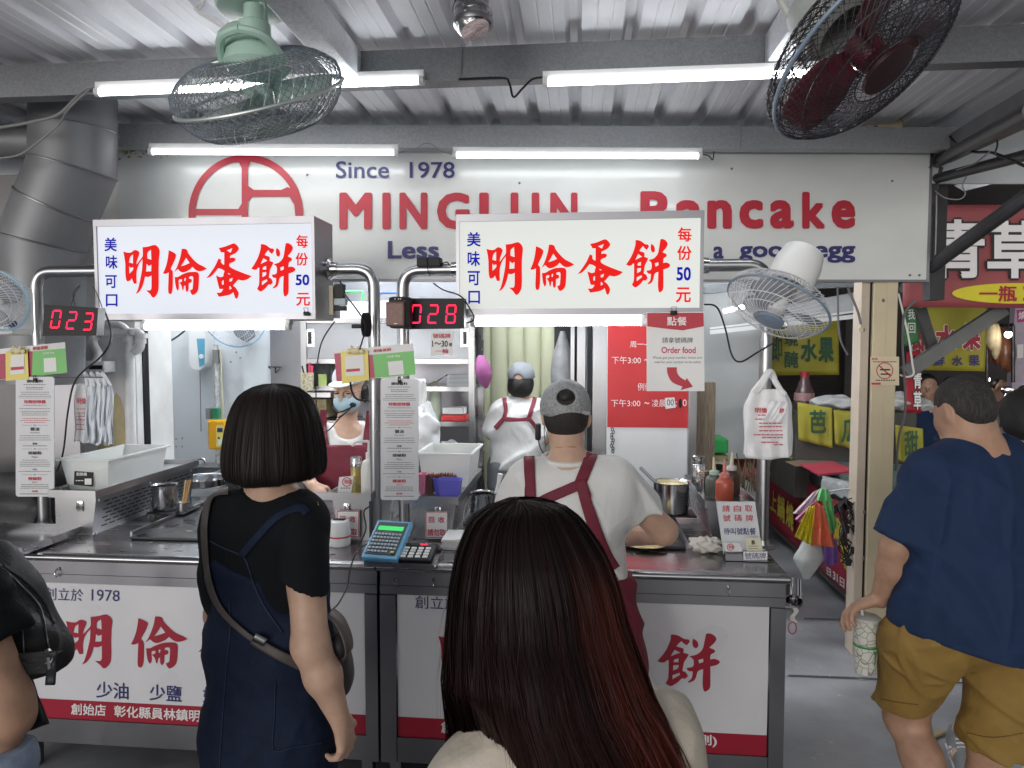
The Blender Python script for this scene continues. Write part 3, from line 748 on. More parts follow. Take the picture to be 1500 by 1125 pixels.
mb.box((a.x,Yf,CT+.002),(am.x,Yf+.05,CT+.026));mb.box((am.x+.001,Yf-.002,CT+.002),(b.x,Yf+.05,CT+.03));mb.build('card_box','steel_dark',t)
plf=PLY(Yf-.0035)
mb=MB();mb.slab([P(1089,808,Yf-.0025),P(1124,808,Yf-.0025),P(1124,820,Yf-.0025),P(1089,820,Yf-.0025)],(0,1,0),.001);mb.build('paper_label','paper',t)
mb=MB();letter(mb,'號碼牌',(1091,809.5,1122,819),PLY(Yf-.0042),.01);mb.build('blue_lettering','navytxt',t)
Yc=Yf+.025
def card(name,q,lab,fn,Y,base='paper',g=None):return sheet(name,q,Y,lab,'card',fn,.0015,base,group=g)
def p_shop(x0,y0,s):
 def f(D,pl):
  m=use(D,'redtxt')
  for a0 in range(30,340,20):
   a,b=math.radians(a0),math.radians(a0+20)
   m.add([pl(x0+s*r*math.cos(an),y0+s*r*math.sin(an))[:]for r,an in((5.4,a),(5.4,b),(4.4,b),(4.4,a))],[(0,1,2,3)])
  letter(m,'明倫',(x0-2.6*s,y0-3*s,x0+6*s,y0+2.4*s),pl,.02)
 return f
cardY=Yf+.012
card('name_card',[(1059,795),(1083,795),(1088,808),(1063,808)],'white name cards with red logo in the left card box of the leaning sign',p_shop(1070,801.5,.95),cardY,g=None)
def p_b(D,pl):
 letter(use(D,'blacktxt'),'B',(1101,791.5,1106,797.5),pl,.04)
 for y in(800,803.5):dashes(use(D,'greytxt'),1097,1111,y,.9,pl,random.Random(1),(2,3),.8)
card('queue_card',[(1092,787.5),(1114,788),(1118,808),(1094,808)],'pale yellow queue cards with a large letter B',p_b,cardY+.002,mat('pale_yellow_card',(.74,.72,.54),.5))
q=PZ(1040,812,CT)
def clump(name,c,r,mt,label,cat,seed=1,amp=.35,n=3):
 mb=MB();rg=random.Random(seed);ph=[(rg.uniform(2,7),rg.uniform(2,7),rg.uniform(0,6.3))for _ in range(6)]
 def f(u,v):
  th,fi=v*math.pi,u*2*math.pi
  d=1+amp*sum(math.sin(a*th+p)*math.cos(round(b)*fi+p)for a,b,p in ph)/3
  return(c[0]+r[0]*d*math.sin(th)*math.cos(fi),c[1]+r[1]*d*math.sin(th)*math.sin(fi),max(c[2]-r[2]*.98,c[2]+r[2]*d*math.cos(th)))
 mb.grid(f,40,22,True,wrap=True)
 return tag(mb.build(name,mt,sharp=75),label,cat)
clump('cloth_rag',(q.x-.01,q.y+.03,CT+.026),(.055,.04,.026),mat('rag_cloth',(.62,.58,.52),.9,bump=.3,bscale=60),'crumpled off white rag on the counter beside the leaning sign','rag',4)
SEG={'0':'abcdef','1':'bc','2':'abged','3':'abgcd','8':'abcdefg'}
def seven(mb,d,q,plane,w=.16):
 qm=quadmap(q);g=.03;w2=w*.55
 R={'a':(0,0,1,w2),'d':(0,1-w2,1,1),'g':(0,.5-w2/2,1,.5+w2/2),'f':(0,0,w,.5),'b':(1-w,0,1,.5),'e':(0,.5,w,1),'c':(1-w,.5,1,1)}
 for sname in SEG[d]:
  u0,v0,u1,v1=R[sname]
  if sname in 'adg':pts=[(u0+w*.5+g,v0),(u1-w*.5-g,v0),(u1-w*.8-g,v1),(u0+w*.8+g,v1)] if sname=='a' else[(u0+w*.8+g,v0),(u1-w*.8-g,v0),(u1-w*.5-g,v1),(u0+w*.5+g,v1)]
  else:pts=[(u0,v0+w2*.5+g/2),(u1,v0+w2*.8+g/2),(u1,v1-w2*.7),(u0,v1-w2*.3-g/2)]
  mb.add([plane(*qm(u,v))[:]for u,v in pts],[(0,1,2,3)])
def led(label,q,Y,s,depth,digits,dq):
 pl=lambda x,y:P(x,y,Y,s);plf=lambda x,y:P(x,y,Y-.0018,s)
 t=thing('number_display',label,'display',pl((q[2][0]+q[3][0])/2,q[2][1])[:],'LED number displays')
 mb=MB();mb.slab([pl(*p)for p in q],(-s,1,0),depth);mb.build('case','black',t)
 mb=MB()
 for d,k in zip(digits,dq):seven(mb,d,k,plf)
 mb.build('digits','ledred',t)
 return t
def slq(x0,y0,x1,y1,k=2.2):return[(x0+k,y0),(x1+k,y0),(x1-k,y1),(x0-k,y1)]
led('black number display with red 023 hanging by the left box sign',[(65,446),(144,451),(141,491),(62,492)],2.52,.18,.05,'023',[slq(75,454,89,481),slq(98,456,112,482.5),slq(122,458,136,484)])
led('black number display with red 028 beside the brown speaker',[(594,437),(680,437),(680,481),(594,482)],2.55,.0,.045,'028',[slq(602,446,617,474,1.2),slq(627,446,642,474,1.2),slq(653,446,668,474,1.2)])
t=thing('clip_speaker','brown portable speaker beside the 028 display','speaker',P(579,482,2.5)[:])
a,b=P(564,434,2.47),P(600,481,2.47)
mb=MB();mb.box((a.x+.008,2.475,b.z),(b.x,2.53,a.z),.014);mb.build('body','black',t)
a,b=P(564.5,442,2.46),P(592,478,2.46)
mb=MB();mb.box((a.x,2.462,b.z),(b.x,2.474,a.z),.008);mb.build('grille',mat('brown_grille',(.15,.075,.065),.45,.2,var=.15,scale=80),t)
mb=MB();fill(mb,(577,473.5,582,474.5),PLY(2.4605));
for x in(578,583,586):fill(mb,(x,437,x+1.4,438.6),PLY(2.4735))
mb.build('marks','whitetxt',t)
t=thing('power_adapter','black power adapter lying on the pipe of the right box sign','adapter',P(627,391,2.72)[:])
a,b=P(610,377,2.72),P(645,390,2.72);mb=MB();mb.box((a.x,2.72,b.z),(b.x,2.77,a.z),.004);mb.build('brick','black',t)
mb=MB();mb.tube(catmull([b+Vector((0,.02,.01)),P(655,384,2.74),P(660,392,2.75),P(668,399,2.76)],5),.0025,6);mb.tube(catmull([P(625,377,2.717),P(626,390,2.714),P(628,400,2.72),P(630,404,2.74)],4),.002,6);mb.build('lead','rubber',t)
def cable(px,Ys,r,label,mt='rubber',seg=7,name='power_cable',cat='cable'):
 pts=[P(x,y,Ys[min(i,len(Ys)-1)])for i,(x,y)in enumerate(px)]
 mb=MB();mb.tube(catmull(pts,seg),r,7)
 return tag(mb.build(name,mt),label,cat)
cable([(152,452),(163,490),(150,520),(112,555),(100,600),(93,660),(84,690)],[2.55,2.52,2.5,2.62,2.7,2.8,2.9],.0035,'black cable curling down from the 023 display')
cable([(104,448),(110,430),(117,418),(107,430),(110,447)],[2.54],.0016,'thin wire loops tying the 023 display')
cable([(137,420),(146,440),(152,458)],[2.56],.0016,'thin black wire beside the 023 display edge')
cable([(635,415),(650,425),(675,434),(690,455),(694,468),(684,473)],[2.7,2.66,2.6,2.53,2.52,2.54],.0028,'black cable curling round the right end of the 028 display')
cable([(498,412),(505,430),(520,450),(533,470),(535,485),(531,498),(527,512)],[2.72,2.7,2.69,2.66,2.66,2.62,2.6],.003,'black cable hanging from the plugs beside the cool white box sign')
cable([(490,471),(470,505),(463,560),(466,620),(478,632),(498,612),(512,600)],[2.9,3.0,3.2,3.3,3.3,3.25,3.22],.003,'thin black cord hanging in front of the masked worker')
cable([(513,560),(516,575),(524,585),(540,587)],[2.68,2.70,2.73,2.75],.004,'short black bent tube on the post under the yellow card')
cable([(556,770),(549,790),(525,805),(514,830),(508,860),(495,885),(482,896)],[2.6,2.55,2.42,2.36,2.30,2.2,2.15],.0028,'black charging cable drooping over the counter front')
cable([(541,742),(533,750),(536,775),(525,800)],[2.62,2.62,2.6,2.58],.003,'black cord beside the half covered recycling notice')
t=thing('cable_coil','coil of black cable hanging beside the left centre post','cable',P(533,495,2.66)[:])
mb=MB()
for k in range(5):
 c0=P(533+k*.6,472,2.66+k*.004);mb.tube([c0+Vector((.010*math.cos(a)+.003*k,0,.045*math.sin(a)-.01))for a in[i*math.pi/8 for i in range(16)]],.0025,6,closed=True)
mb.build('loops','rubber',t);mb=MB();c0=P(527,478,2.655);mb.box(c0-Vector((.03,.01,.008)),c0+Vector((.01,.01,.008)),.003);mb.build('plug','black',t)
t=thing('power_strip','cream socket strip with black and grey plugs beside the cool white box sign','socket',P(486,470,2.73)[:])
a,b=P(481,418,2.7),P(488,461,2.7);mb=MB();mb.box((a.x,2.70,b.z),(b.x,2.735,a.z),.004);mb.build('strip',mat('old_cream_plastic',(.60,.52,.38),.5),t)
for(y0,y1,x1,m_)in((416,437,503,'black'),(437,447,506,mat('grey_plug',(.35,.42,.45),.4)),(448,455,505,'black')):
 a,b=P(488.5,y0,2.7),P(x1,y1,2.7);mb=MB();mb.box((a.x,2.702,b.z),(b.x,2.73,a.z),.003);mb.build('plug',m_,t)
def menu_paint(dx,dy):
 def f(D,pl0):
  pl=lambda x,y:pl0(x+dx,y+dy)
  rg=random.Random(11);K,R,G=use(D,'blacktxt'),use(D,'redtxt'),use(D,'greytxt')
  def line(m,s,y,h,w,bold=.0):letter(m,s,(585-w/2,y-h/2,585+w/2,y+h/2),pl,bold)
  def rows(ys,m=G,w0=18,w1=24):
   for y in ys:
    w=rg.uniform(w0,w1);dashes(m,585-w,585+w,y,.85,pl,rg,(1.0,3.6),.7)
  def rule(y):
   for a,b in((566,581),(589,604)):fill(G,(a,y-.22,b,y+.22),pl)
   fill(G,(583,y-.5,587,y+.5),pl)
  line(K,'調味醬料',562,4.6,24,.03);rows([567,571,573.5],K,12,22);rows([578,581,584]);
  fill(G,(561,586.2,609,586.6),pl)
  line(R,'特製甜辣醬',592,5.2,32,.03);line(R,'Homemade Specialty Sauce',597.3,2.6,34,.01)
  rows([602,606,608.6,611.4]);rows([616.5,619.5,622.5],R,12,22);rule(626.4)
  line(K,'醬油',632,5,13,.03);line(K,'Soy sauce',637.5,2.6,14,.01);rows([641.8,645,648]);line(K,'黑醋',653.4,3,7,.02);rows([656.6],K,15,18);rule(661.2)
  line(K,'胡椒粉',667,4.8,20,.03);line(K,'Pepper',673,3,9);rows([677.5,680.5,683.5,686.3]);line(K,'胡椒',691,2.6,6);rows([694],G,20,24);rule(698.8)
  line(R,'辣椒粉',704.6,5,20,.03);line(R,'Spicy',710,3,8);rows([713.4,716.2,718.6]);line(R,'超辣',723.2,2.8,9,.02);rows([727],K,20,24)
 return f
def rounded(x0,y0,x1,y1,r=4):return arc(x1-r,y0+r,r,r,90,0,4)+arc(x1-r,y1-r,r,r,0,-90,4)+arc(x0+r,y1-r,r,r,-90,-180,4)+arc(x0+r,y0+r,r,r,180,90,4)
def menu(x0,y0,x1,y1,dx,dy,Y,label):
 t=thing('menu_board',label,'menu',P((x0+x1)/2,y1,Y)[:],'tall sauce menu boards')
 pts=rounded(x0,y0,x1,y1);n=len(pts)
 mb=MB();f=[P(x,y,Y)[:]for x,y in pts];b=[(p[0],p[1]+.004,p[2])for p in f]
 mb.add(f+b,[tuple(range(n)),tuple(range(2*n-1,n-1,-1))]+[(i,n+i,n+(i+1)%n,(i+1)%n)for i in range(n)]);mb.build('plate',mat('menu_plate',(.68,.69,.72),.35,var=.02),t)
 D={};menu_paint(dx,dy)(D,lambda px,py:P(px,py,Y-.0012))
 for k,m in D.items():m.build({'redtxt':'red_lettering','blacktxt':'black_lettering','greytxt':'small_lettering'}[k],M[k],t)
 mb=MB();c=P((x0+x1)/2,y0+4,Y-.006);mb.box(c-Vector((.007,.003,.008)),c+Vector((.007,.003,.006)),.002);mb.tube([c+Vector((-.004,0,.006)),c+Vector((-.006,0,.016)),c+Vector((.006,0,.016)),c+Vector((.004,0,.006))],.0012,6);mb.build('binder_clip','black',t)
 return t
menu(557.5,555,613,732.5,0,0,2.695,'tall white sauce menu board hanging between the two centre posts')
menu(23,552,79,727.5,-534,-3.5,2.695,'tall white sauce menu board on the far left post')
mb=MB();a,b=P(26,550,2.70),P(150,553,2.70);mb.tube([a,b],.003,8);tag(mb.build('hanging_rod','chrome'),'thin white rod carrying the left menu and the white bags','rod')
GREEN=mat('card_green',(.16,.52,.13),.4,var=.02);YEL=mat('card_yellow',(.80,.68,.17),.45,var=.03)
M['card_green']=GREEN;M['card_yellow']=YEL;M['card_red']=mat('card_red',(.42,.03,.09),.4,var=.02)
def paycard(q,green,reds,Y,label,tq,lq,wq):
 def f(D,pl):
  fill(use(D,'card_green'),green,pl)
  for r in reds:fill(use(D,'card_red'),r,pl)
  letter(use(D,'redtxt'),'明倫蛋餅',tq,pl,.03)
  pl2=lambda x,y:pl(x,y)+Vector((0,-.0008,0))
  letter(use(D,'whitetxt'),'LINE Pay',lq,pl2,.02)
  fill(use(D,'paper'),wq,pl2)
 return sheet('payment_card',q,Y,label,'card',f,.0015,group='green payment cards')
paycard([(489,513),(605,503),(609,549),(493,559)],[(546,519.5),(606,514),(609,548.6),(549.5,553.5)],[[(489.4,518),(499,517),(502,558),(493,558.8)],[(538,520),(546,519.5),(549.5,553.5),(541,554)]],2.70,'green and white payment card tilted across the centre posts',[(547,512),(573,509.5),(573.4,514),(547.4,516.5)],[(567,521),(586,519.5),(586.3,523.5),(567.3,525)],[(568,530),(590,528),(592,548),(570,550)])
paycard([(-8,512),(95,501),(98,546),(-6,557)],[(48,514.5),(96,510),(98,545.8),(46.5,551.5)],[[(41,515),(48,514.5),(46.5,551.5),(41,552)],[(-8,519),(8,518),(9,555),(-6,556.6)]],2.70,'green and white payment card above the far left menu board',[(48,508),(70,506),(70.3,511.5),(48.3,513.5)],[(63,516),(80,514.6),(80.3,518.8),(63.3,520.2)],[(64,525),(82,523.5),(83,544),(65,545.5)])
def yellowcard(q,wq,rq,Y,label):
 def f(D,pl):
  fill(use(D,'paper'),wq,pl);pl2=lambda x,y:pl(x,y)+Vector((0,-.0008,0))
  fill(use(D,'redtxt'),rq,pl2)
 t=sheet('code_card',q,Y,label,'card',f,.0015,YEL,group='yellow cards on bear shaped clips')
 c=P((q[0][0]+q[1][0])/2+1,q[0][1]-1,Y-.008)
 mb=MB();mb.ball(c,(.020,.006,.013));mb.ball(c+Vector((-.014,0,.013)),(.007,.005,.008));mb.ball(c+Vector((.014,0,.013)),(.007,.005,.008));mb.ball(c+Vector((-.026,0,-.002)),(.010,.005,.010));mb.ball(c+Vector((.026,0,-.002)),(.010,.005,.010))
 mb.build('clip',mat('cream_clip',(.72,.64,.42),.5),t)
yellowcard([(499,515),(539,513),(540.5,556.5),(501,562.5)],[(505,522),(532,520),(534,549),(507,551)],[(507,541),(527,539.5),(527.4,543.5),(507.4,545)],2.692,'yellow card on a clip in front of the masked worker\'s cap')
yellowcard([(8,515),(40,510),(42,555),(8.5,558)],[(16,521),(35,519),(36,547),(15,549)],[(16,538),(35,536.5),(35,541),(16,542.5)],2.692,'yellow card on a clip above the far left menu board')
def p_130(D,pl):
 letter(use(D,'redtxt'),'號碼牌',(634,488.5,660,495.5),pl,.02);letter(use(D,'blacktxt'),'1～30',(633,499,656,508),pl,.02);letter(use(D,'blacktxt'),'號',(657.5,502,662,507.5),pl,.02)
 letter(use(D,'redtxt'),'一輪',(638,511,657,517.5),pl,.02)
sheet('queue_notice',(631,486,664,520),2.57,'small white notice reading 1 to 30 under the 028 display','notice',p_130)
def p_order(D,pl):
 m=use(D,'red')
 fill(m,[(948,458.5),(1030.5,458),(1031,478),(948,478)],pl)
 m.add([pl(*p)[:]for p in((948,478),(1031,478),(1000,484),(975,481.5))],[(0,1,2,3)])
 pl2=lambda x,y:pl(x,y)+Vector((0,-.0008,0))
 letter(use(D,'whitetxt'),'點餐',(977,464,1006,477),pl2,.015)
 letter(use(D,'blacktxt'),'請拿號碼牌',(970,494,1015,502.5),pl,.008);letter(use(D,'redtxt'),'Order food',(969,508,1019,517.5),pl,.02)
 letter(use(D,'greytxt'),'Please get your number ticket and',(957,522,1028,526.5),pl);letter(use(D,'greytxt'),'wait for your number to be called.',(959,528.5,1027,533),pl)
 a=catmull([(977,538,0),(978,548,0),(985,560,0),(1000,566.5,0)],5);b=catmull([(991.5,538,0),(992,546,0),(997,553,0),(1004,557,0)],5)
 n=len(a);m.add([pl(p.x,p.y)[:]for p in a]+[pl(p.x,p.y)[:]for p in b],[(i,i+1,n+i+1,n+i)for i in range(n-1)])
 m.add([pl(*p)[:]for p in((1006,553.5),(1015,566.5),(997,571.5))],[(0,1,2)])
t=sheet('order_poster',[(947,458),(1031,456.5),(1032,573),(947.5,573)],2.585,'white and crimson order poster with a curved arrow clipped on the box sign','poster',p_order)
for nm,(x,y),lab in(('binder_clip',(987,458),'black binder clip holding the order poster'),('binder_clip',(449,459),'black binder clip on the lower edge of the cool white box sign')):
 c=P(x,y,2.58 if x>900 else 2.613);mb=MB();mb.box(c-Vector((.012,.004,.009)),c+Vector((.012,.004,.007)),.003);mb.tube([c+Vector((-.006,-.002,.006)),c+Vector((-.009,-.006,.02)),c+Vector((.009,-.006,.02)),c+Vector((.006,-.002,.006))],.0012,6)
 tag(mb.build(nm,'black'),lab,'clip')
BAGM=mat('white_plastic_bag',(.80,.81,.83),.38,trans=0,var=.04,scale=20,bump=.35,bscale=26)
BAGL=mat('blue_white_plastic',(.78,.81,.86),.38,var=.04,scale=20,bump=.3,bscale=30)
def tshirt_bag(mb,x0,y0,x1,y1,Y,seed,amp=.006,notch=.25,fold=5):
 rg=random.Random(seed);ph=[rg.uniform(0,6)for _ in range(6)]
 def f(u,v):
  xl,xr=x0,x1
  sh=max(0,1-v/notch);w=1-.30*sh**1.5;uu=.5+(u-.5)*w
  px=xl+(xr-xl)*uu+.8*math.sin(v*9+ph[0]);py=y0+(y1-y0)*v+(1.5*math.sin(u*7+ph[1]) if v>.9 else 0)
  d=amp*(math.sin(u*fold*3.1+ph[2]+.8*math.sin(v*4))+.5*math.sin(u*17+v*6+ph[3])+.4*math.sin(v*13+u*5+ph[4]))*(.4+.6*v)
  return P(px,py,Y+d)
 mb.grid(f,22,26)
t=thing('shop_bag_bundle','bundle of white shop bags with red print hanging from the right end post','plastic bag',P(1125,672,2.62)[:])
mb=MB()
for k in range(5):tshirt_bag(mb,1092-k*.6,570+k,1156+k*1.2,672-k*2,2.60+k*.008,k,.004)
mb.build('bags',BAGM,t,solid=.0006)
mb=MB()
for k in range(3):
 pts=[P(1103+3*k,574,2.595),P(1112+k*3,562,2.585),P(1120+k*2,553-k*2,2.59),P(1127+k,545,2.60),P(1133,553,2.61),P(1137+k,563,2.6),P(1150-k,578,2.595)]
 mb.tube(catmull(pts,5),[.012 if 8<i<22 else .009 for i in range(31)],8)
for k in range(2):mb.grid(lambda u,v,k=k:P(1127+18*u-8*v+9*k,586+30*v+4*u,2.588+.004*math.sin(u*9+v*5)),8,10)
mb.build('handle_knot',BAGM,t)
pl=PLY(2.586);mb=MB()
letter(mb,'明倫',(1106,597,1124,605),pl,.03);letter(mb,'餅',(1141,598,1149,605),pl,.03)
rg=random.Random(8)
for y,a,b in((608,1110,1122),(614,1106,1120),(620,1112,1146),(625,1112,1146),(631,1112,1146),(637,1104,1147),(641,1116,1147),(648,1115,1140),(651.5,1134,1147)):dashes(mb,a,b,y,1.5,pl,rg,(3,8),1)
mb.build('red_lettering','redtxt',t)
t=thing('shop_bag_bundle','bundle of white shop bags hanging on hooks above the white tub at left','plastic bag',P(140,652,2.8)[:])
mb=MB()
tshirt_bag(mb,109,562,134,648,2.80,3,.008)
mb.build('back_bag',BAGM,t,solid=.0006)
for k,(x0,x1)in enumerate(((125,140),(134,150),(143,159),(150,166))):
 mb=MB();tshirt_bag(mb,x0,560+k%2*3,x1,648+(k*3)%5,2.77+k*.006,20+k,.013,.2,3)
 mb.tube(catmull([P((x0+x1)/2-4,566,2.77),P((x0+x1)/2-7,552,2.765),P((x0+x1)/2-9,546,2.76),P((x0+x1)/2-4,552,2.77),P((x0+x1)/2+4,565,2.775)],5),.006,7)
 mb.build('folded_bag',BAGL,t,solid=.0006)
mb=MB();letter(mb,'明倫',(112,583,126,592),PLY(2.785),.03);rg=random.Random(9)
for y in(599,605,610,615,622,629):dashes(mb,112,125,y,1.1,PLY(2.785),rg,(2,5),1)
mb.build('red_lettering','redtxt',t)
TUB=mat('translucent_tub',(.82,.84,.83),.30,trans=.1,var=.02,alpha=.62)
def tub(x0,x1,y0,y1,z,h,label,fill_mt=None):
 t=thing('plastic_tub',label,'tub',((x0+x1)/2,(y0+y1)/2,z),'translucent plastic tubs')
 mb=MB();w=.003;tp=.018
 def ring(k,o):return[(x0+tp*(1-k)-o,y0+tp*(1-k)-o,z+h*k),(x1-tp*(1-k)+o,y0+tp*(1-k)-o,z+h*k),(x1-tp*(1-k)+o,y1-tp*(1-k)+o,z+h*k),(x0+tp*(1-k)-o,y1-tp*(1-k)+o,z+h*k)]
 A,B=ring(0,0),ring(1,0);Ci=ring(.02,-w);Di=ring(1,-w)
 mb.add(A+B+Ci+Di,[(3,2,1,0)]+[(i,(i+1)%4,4+(i+1)%4,4+i)for i in range(4)]+[(8,9,10,11)]+[(8+(i+1)%4,8+i,12+i,12+(i+1)%4)for i in range(4)])
 mb.build('wall',TUB,t)
 mb=MB()
 for a,b in(((x0-.012,y0-.012,z+h-.008),(x1+.012,y0+w,z+h+.002)),((x0-.012,y1-w,z+h-.008),(x1+.012,y1+.012,z+h+.002)),((x0-.012,y0+w+.0005,z+h-.008),(x0+w,y1-w-.0005,z+h+.002)),((x1-w,y0+w+.0005,z+h-.008),(x1+.012,y1-w-.0005,z+h+.002))):mb.box(a,b,.003)
 mb.build('rim',TUB,t)
 if fill_mt is not None:
  mb=MB();rg=random.Random(4)
  for k in range(26):
   c=(rg.uniform(x0+.06,x1-.06),rg.uniform(y0+.05,y1-.05),z+rg.uniform(.03,h*.6));mb.ball(c,(rg.uniform(.02,.04),rg.uniform(.02,.035),.026),8,6)
  mb.build('contents',fill_mt,t)
 return t
lz,lyf,lxa,lxb=LIDZ['LL']
ytub=lyf+.08
a,b=P(90,712,ytub).x,P(189,712,ytub).x
zt_=P(150,673,ytub).z
tub(a,P(160,712,ytub).x,ytub,ytub+.42,lz,zt_-lz,'large translucent tub with black label on the far left burner box',mat('pale_packs',(.72,.70,.66),.6,var=.12,scale=40))
t=thing('tub_label','black label with white writing on the far left tub','label',P(124,712,ytub-.004)[:])
plq=lambda x,y:P(x,y,ytub+.006,0)
mb=MB();mb.slab([plq(109,690),plq(137,692),plq(136,713),plq(108,710)],(0,1,0),.001);mb.build('film','black',t)
mb=MB();pq=lambda x,y:P(x,y,ytub+.004);letter(mb,'耐熱桶',(112,692,127,697),pq,.02);dashes(mb,111,122,704,1.2,pq,random.Random(1),(2,4),1);fill(mb,(124,701,134,710),pq);mb.build('white_lettering','whitetxt',t)
lz2,lyf2,lxa2,lxb2=LIDZ['RL']
yt2=lyf2+.26;a,b=P(613,690,yt2).x,P(690,690,yt2).x
tub(a,b,yt2,yt2+.30,lz2,P(650,664,yt2).z-lz2,'translucent tub behind the small blue baskets',mat('cream_packs',(.70,.62,.52),.6,var=.15,scale=40))
def basket(px0,px1,py0,py1,Y,col,label,z,back=.07):
 a,b=P(px0,py1,Y).x,P(px1,py1,Y).x;h=P(px0,py0,Y).z-z;tp=.008
 mb=MB();A=[(a+tp,Y+tp,z),(b-tp,Y+tp,z),(b-tp,Y+back-tp,z),(a+tp,Y+back-tp,z)];B=[(a,Y,z+h),(b,Y,z+h),(b,Y+back,z+h),(a,Y+back,z+h)]
 I=[(p[0]+(.003 if p[0]<(a+b)/2 else -.003),p[1]+(.003 if p[1]<Y+back/2 else -.003),p[2]+(.003 if p in A else 0))for p in A+B]
 mb.add(A+B+I,[(3,2,1,0)]+[(i,(i+1)%4,4+(i+1)%4,4+i)for i in range(4)]+[(8,9,10,11)]+[(8+(i+1)%4,8+i,12+i,12+(i+1)%4)for i in range(4)]+[(4+i,4+(i+1)%4,12+(i+1)%4,12+i)for i in range(4)])
 return tag(mb.build('small_basket',col),label,'basket','small plastic baskets')
BLU=mat('violet_blue_plastic',(.14,.13,.62),.4,var=.03)
bz=lz2+.001
basket(641,674,703,722,lyf2+.02,BLU,'empty violet blue basket at the lid edge',bz,.06)
basket(634,668,701,719,lyf2+.105,BLU,'violet blue basket full of wrapped brown sachets',bz,.06)
basket(612,624,695,717,lyf2+.10,mat('pink_plastic',(.72,.22,.34),.4),'narrow pink basket beside the brown sachets',bz,.06)
t=thing('sachet_bundle','row of brown and pink sachets standing in the blue basket','sachets',P(645,712,lyf2+.12)[:])
mb=MB();rg=random.Random(6);S2=MB()
for k in range(30):
 x=P(633+k*1.15,708,lyf2+.13).x;z0=bz+.006;m_=mb if k%3 else S2;hh=rg.uniform(.068,.082);dy=rg.uniform(0,.02)
 m_.box((x,lyf2+.118+dy,z0),(x+.0016,lyf2+.145+dy,z0+hh))
for k in range(9):
 x=P(625+k*.9,708,lyf2+.11).x;mb.box((x,lyf2+.105,bz),(x+.0014,lyf2+.15,bz+rg.uniform(.07,.085)))
mb.build('brown_sachets',mat('brown_sachet',(.20,.09,.07),.45),t);S2 .build('pink_sachets',mat('pink_sachet',(.55,.16,.14),.45),t)
def can(px,pyb,pyt,r,z,Y,label,name='seasoning_can',lid='chrome',body='chrome',g='steel seasoning cans'):
 c=P(px,pyb,Y);h=P(px,pyt,Y).z-z
 t=thing(name,label,'can',(c.x,Y,z),g)
 mb=MB();mb.lathe([(r,0),(r,h*.72),(r*.97,h*.73)],(c.x,Y,z),22);mb.build('body',body,t)
 mb=MB();mb.lathe([(r*1.03,h*.735),(r*1.03,h*.97),(r*.9,h)],(c.x,Y,z),22);mb.build('lid',lid,t)
 mb=MB()
 for k in(.1,.2,.68,.8,.9):mb.lathe([(r*1.035+.0002,h*k-.0012),(r*1.06,h*k),(r*1.035+.0002,h*k+.0012)],(c.x,Y,z),22,cap=False)
 mb.build('ridge','steel_dark',t)
 return t
lz3,lyf3,lxa3,lxb3=LIDZ['RR']
can(1023,708,667,.030,lz3,lyf3+.42,'tall steel seasoning can at the back of the right burner box')
can(1030,716,689,.030,lz3,lyf3+.25,'shorter steel seasoning can with orange top behind the sauce bottles',lid=mat('orange_lid_steel',(.6,.45,.38),.25,.8))
lz4,lyf4,lxa4,lxb4=LIDZ['LR']
can(522,712,669,.022,lz4,lyf4+.10,'seasoning shaker with amber powder beside the name card box',body=mat('amber_powder_jar',(.42,.32,.10),.2,.2,var=.2,scale=30))
def squeeze(px,pyb,Y,z,col,noz,label,tilt=0.0,hs=1.0):
 c=P(px,pyb,Y)
 t=thing('sauce_bottle',label,'bottle',(c.x,Y,z),'squeeze bottles of sauce')
 R=.036
 mb=MB();mb.lathe([(R*.9,0),(R,.006),(R,.085*hs),(R*.92,.098*hs),(R*.6,.108*hs),(R*.5,.112*hs)],(c.x,Y,z),24);mb.build('body',col,t)
 mb=MB();mb.lathe([(R*.58,.112*hs+.0005),(R*.56,.128*hs),(R*.3,.134*hs)],(c.x,Y,z),18);mb.build('collar',noz[0],t)
 mb=MB();n0=Vector((c.x,Y,z+.133*hs));mb.tube([n0,n0+Vector((tilt*.5,0,.025)),n0+Vector((tilt,0,.055))],[.008,.006,.0035],10);mb.build('nozzle',noz[1],t)
 return t
OR=mat('chili_sauce',(.46,.09,.05),.35,trans=0,var=.05,scale=9,coat=.2);
squeeze(1061,733,lyf3+.06,lz3,OR,(mat('pink_collar',(.62,.20,.18),.4),mat('orange_nozzle',(.72,.20,.12),.4)),'front sauce bottle of orange red chili sauce',-.002,.9)
squeeze(1046,722,lyf3+.15,lz3,mat('greenish_sauce',(.10,.11,.09),.3,var=.05),(mat('mint_collar',(.42,.62,.50),.4),mat('cream_nozzle',(.72,.62,.38),.4)),'greenish sauce bottle with pale green collar behind the chili bottle',-.004,.85)
squeeze(1071,718,lyf3+.20,lz3,mat('brown_sauce',(.09,.045,.035),.3,var=.05),(mat('white_collar',(.70,.68,.66),.4),mat('cream_nozzle2',(.76,.66,.46),.4)),'dark brown sauce bottle with cream nozzle behind the chili bottle',.002,.95)
Yk=lyf4+.03
card('name_card',[(497,699),(518,697),(514,725),(494,724.5)],'white name cards with red round logo on the lid beside the shaker',lambda D,pl:(p_shop(508,706,1.3)(D,pl),dashes(use(D,'greytxt'),499,513,715,1.6,pl,random.Random(3),(2.5,3.2),1)),Yk)
t=thing('pump_bottle','white pump bottle behind the left centre post','bottle',(P(541,715,lyf4+.08).x,lyf4+.08,lz4))
c=Vector((P(541,715,lyf4+.08).x,lyf4+.08,lz4))
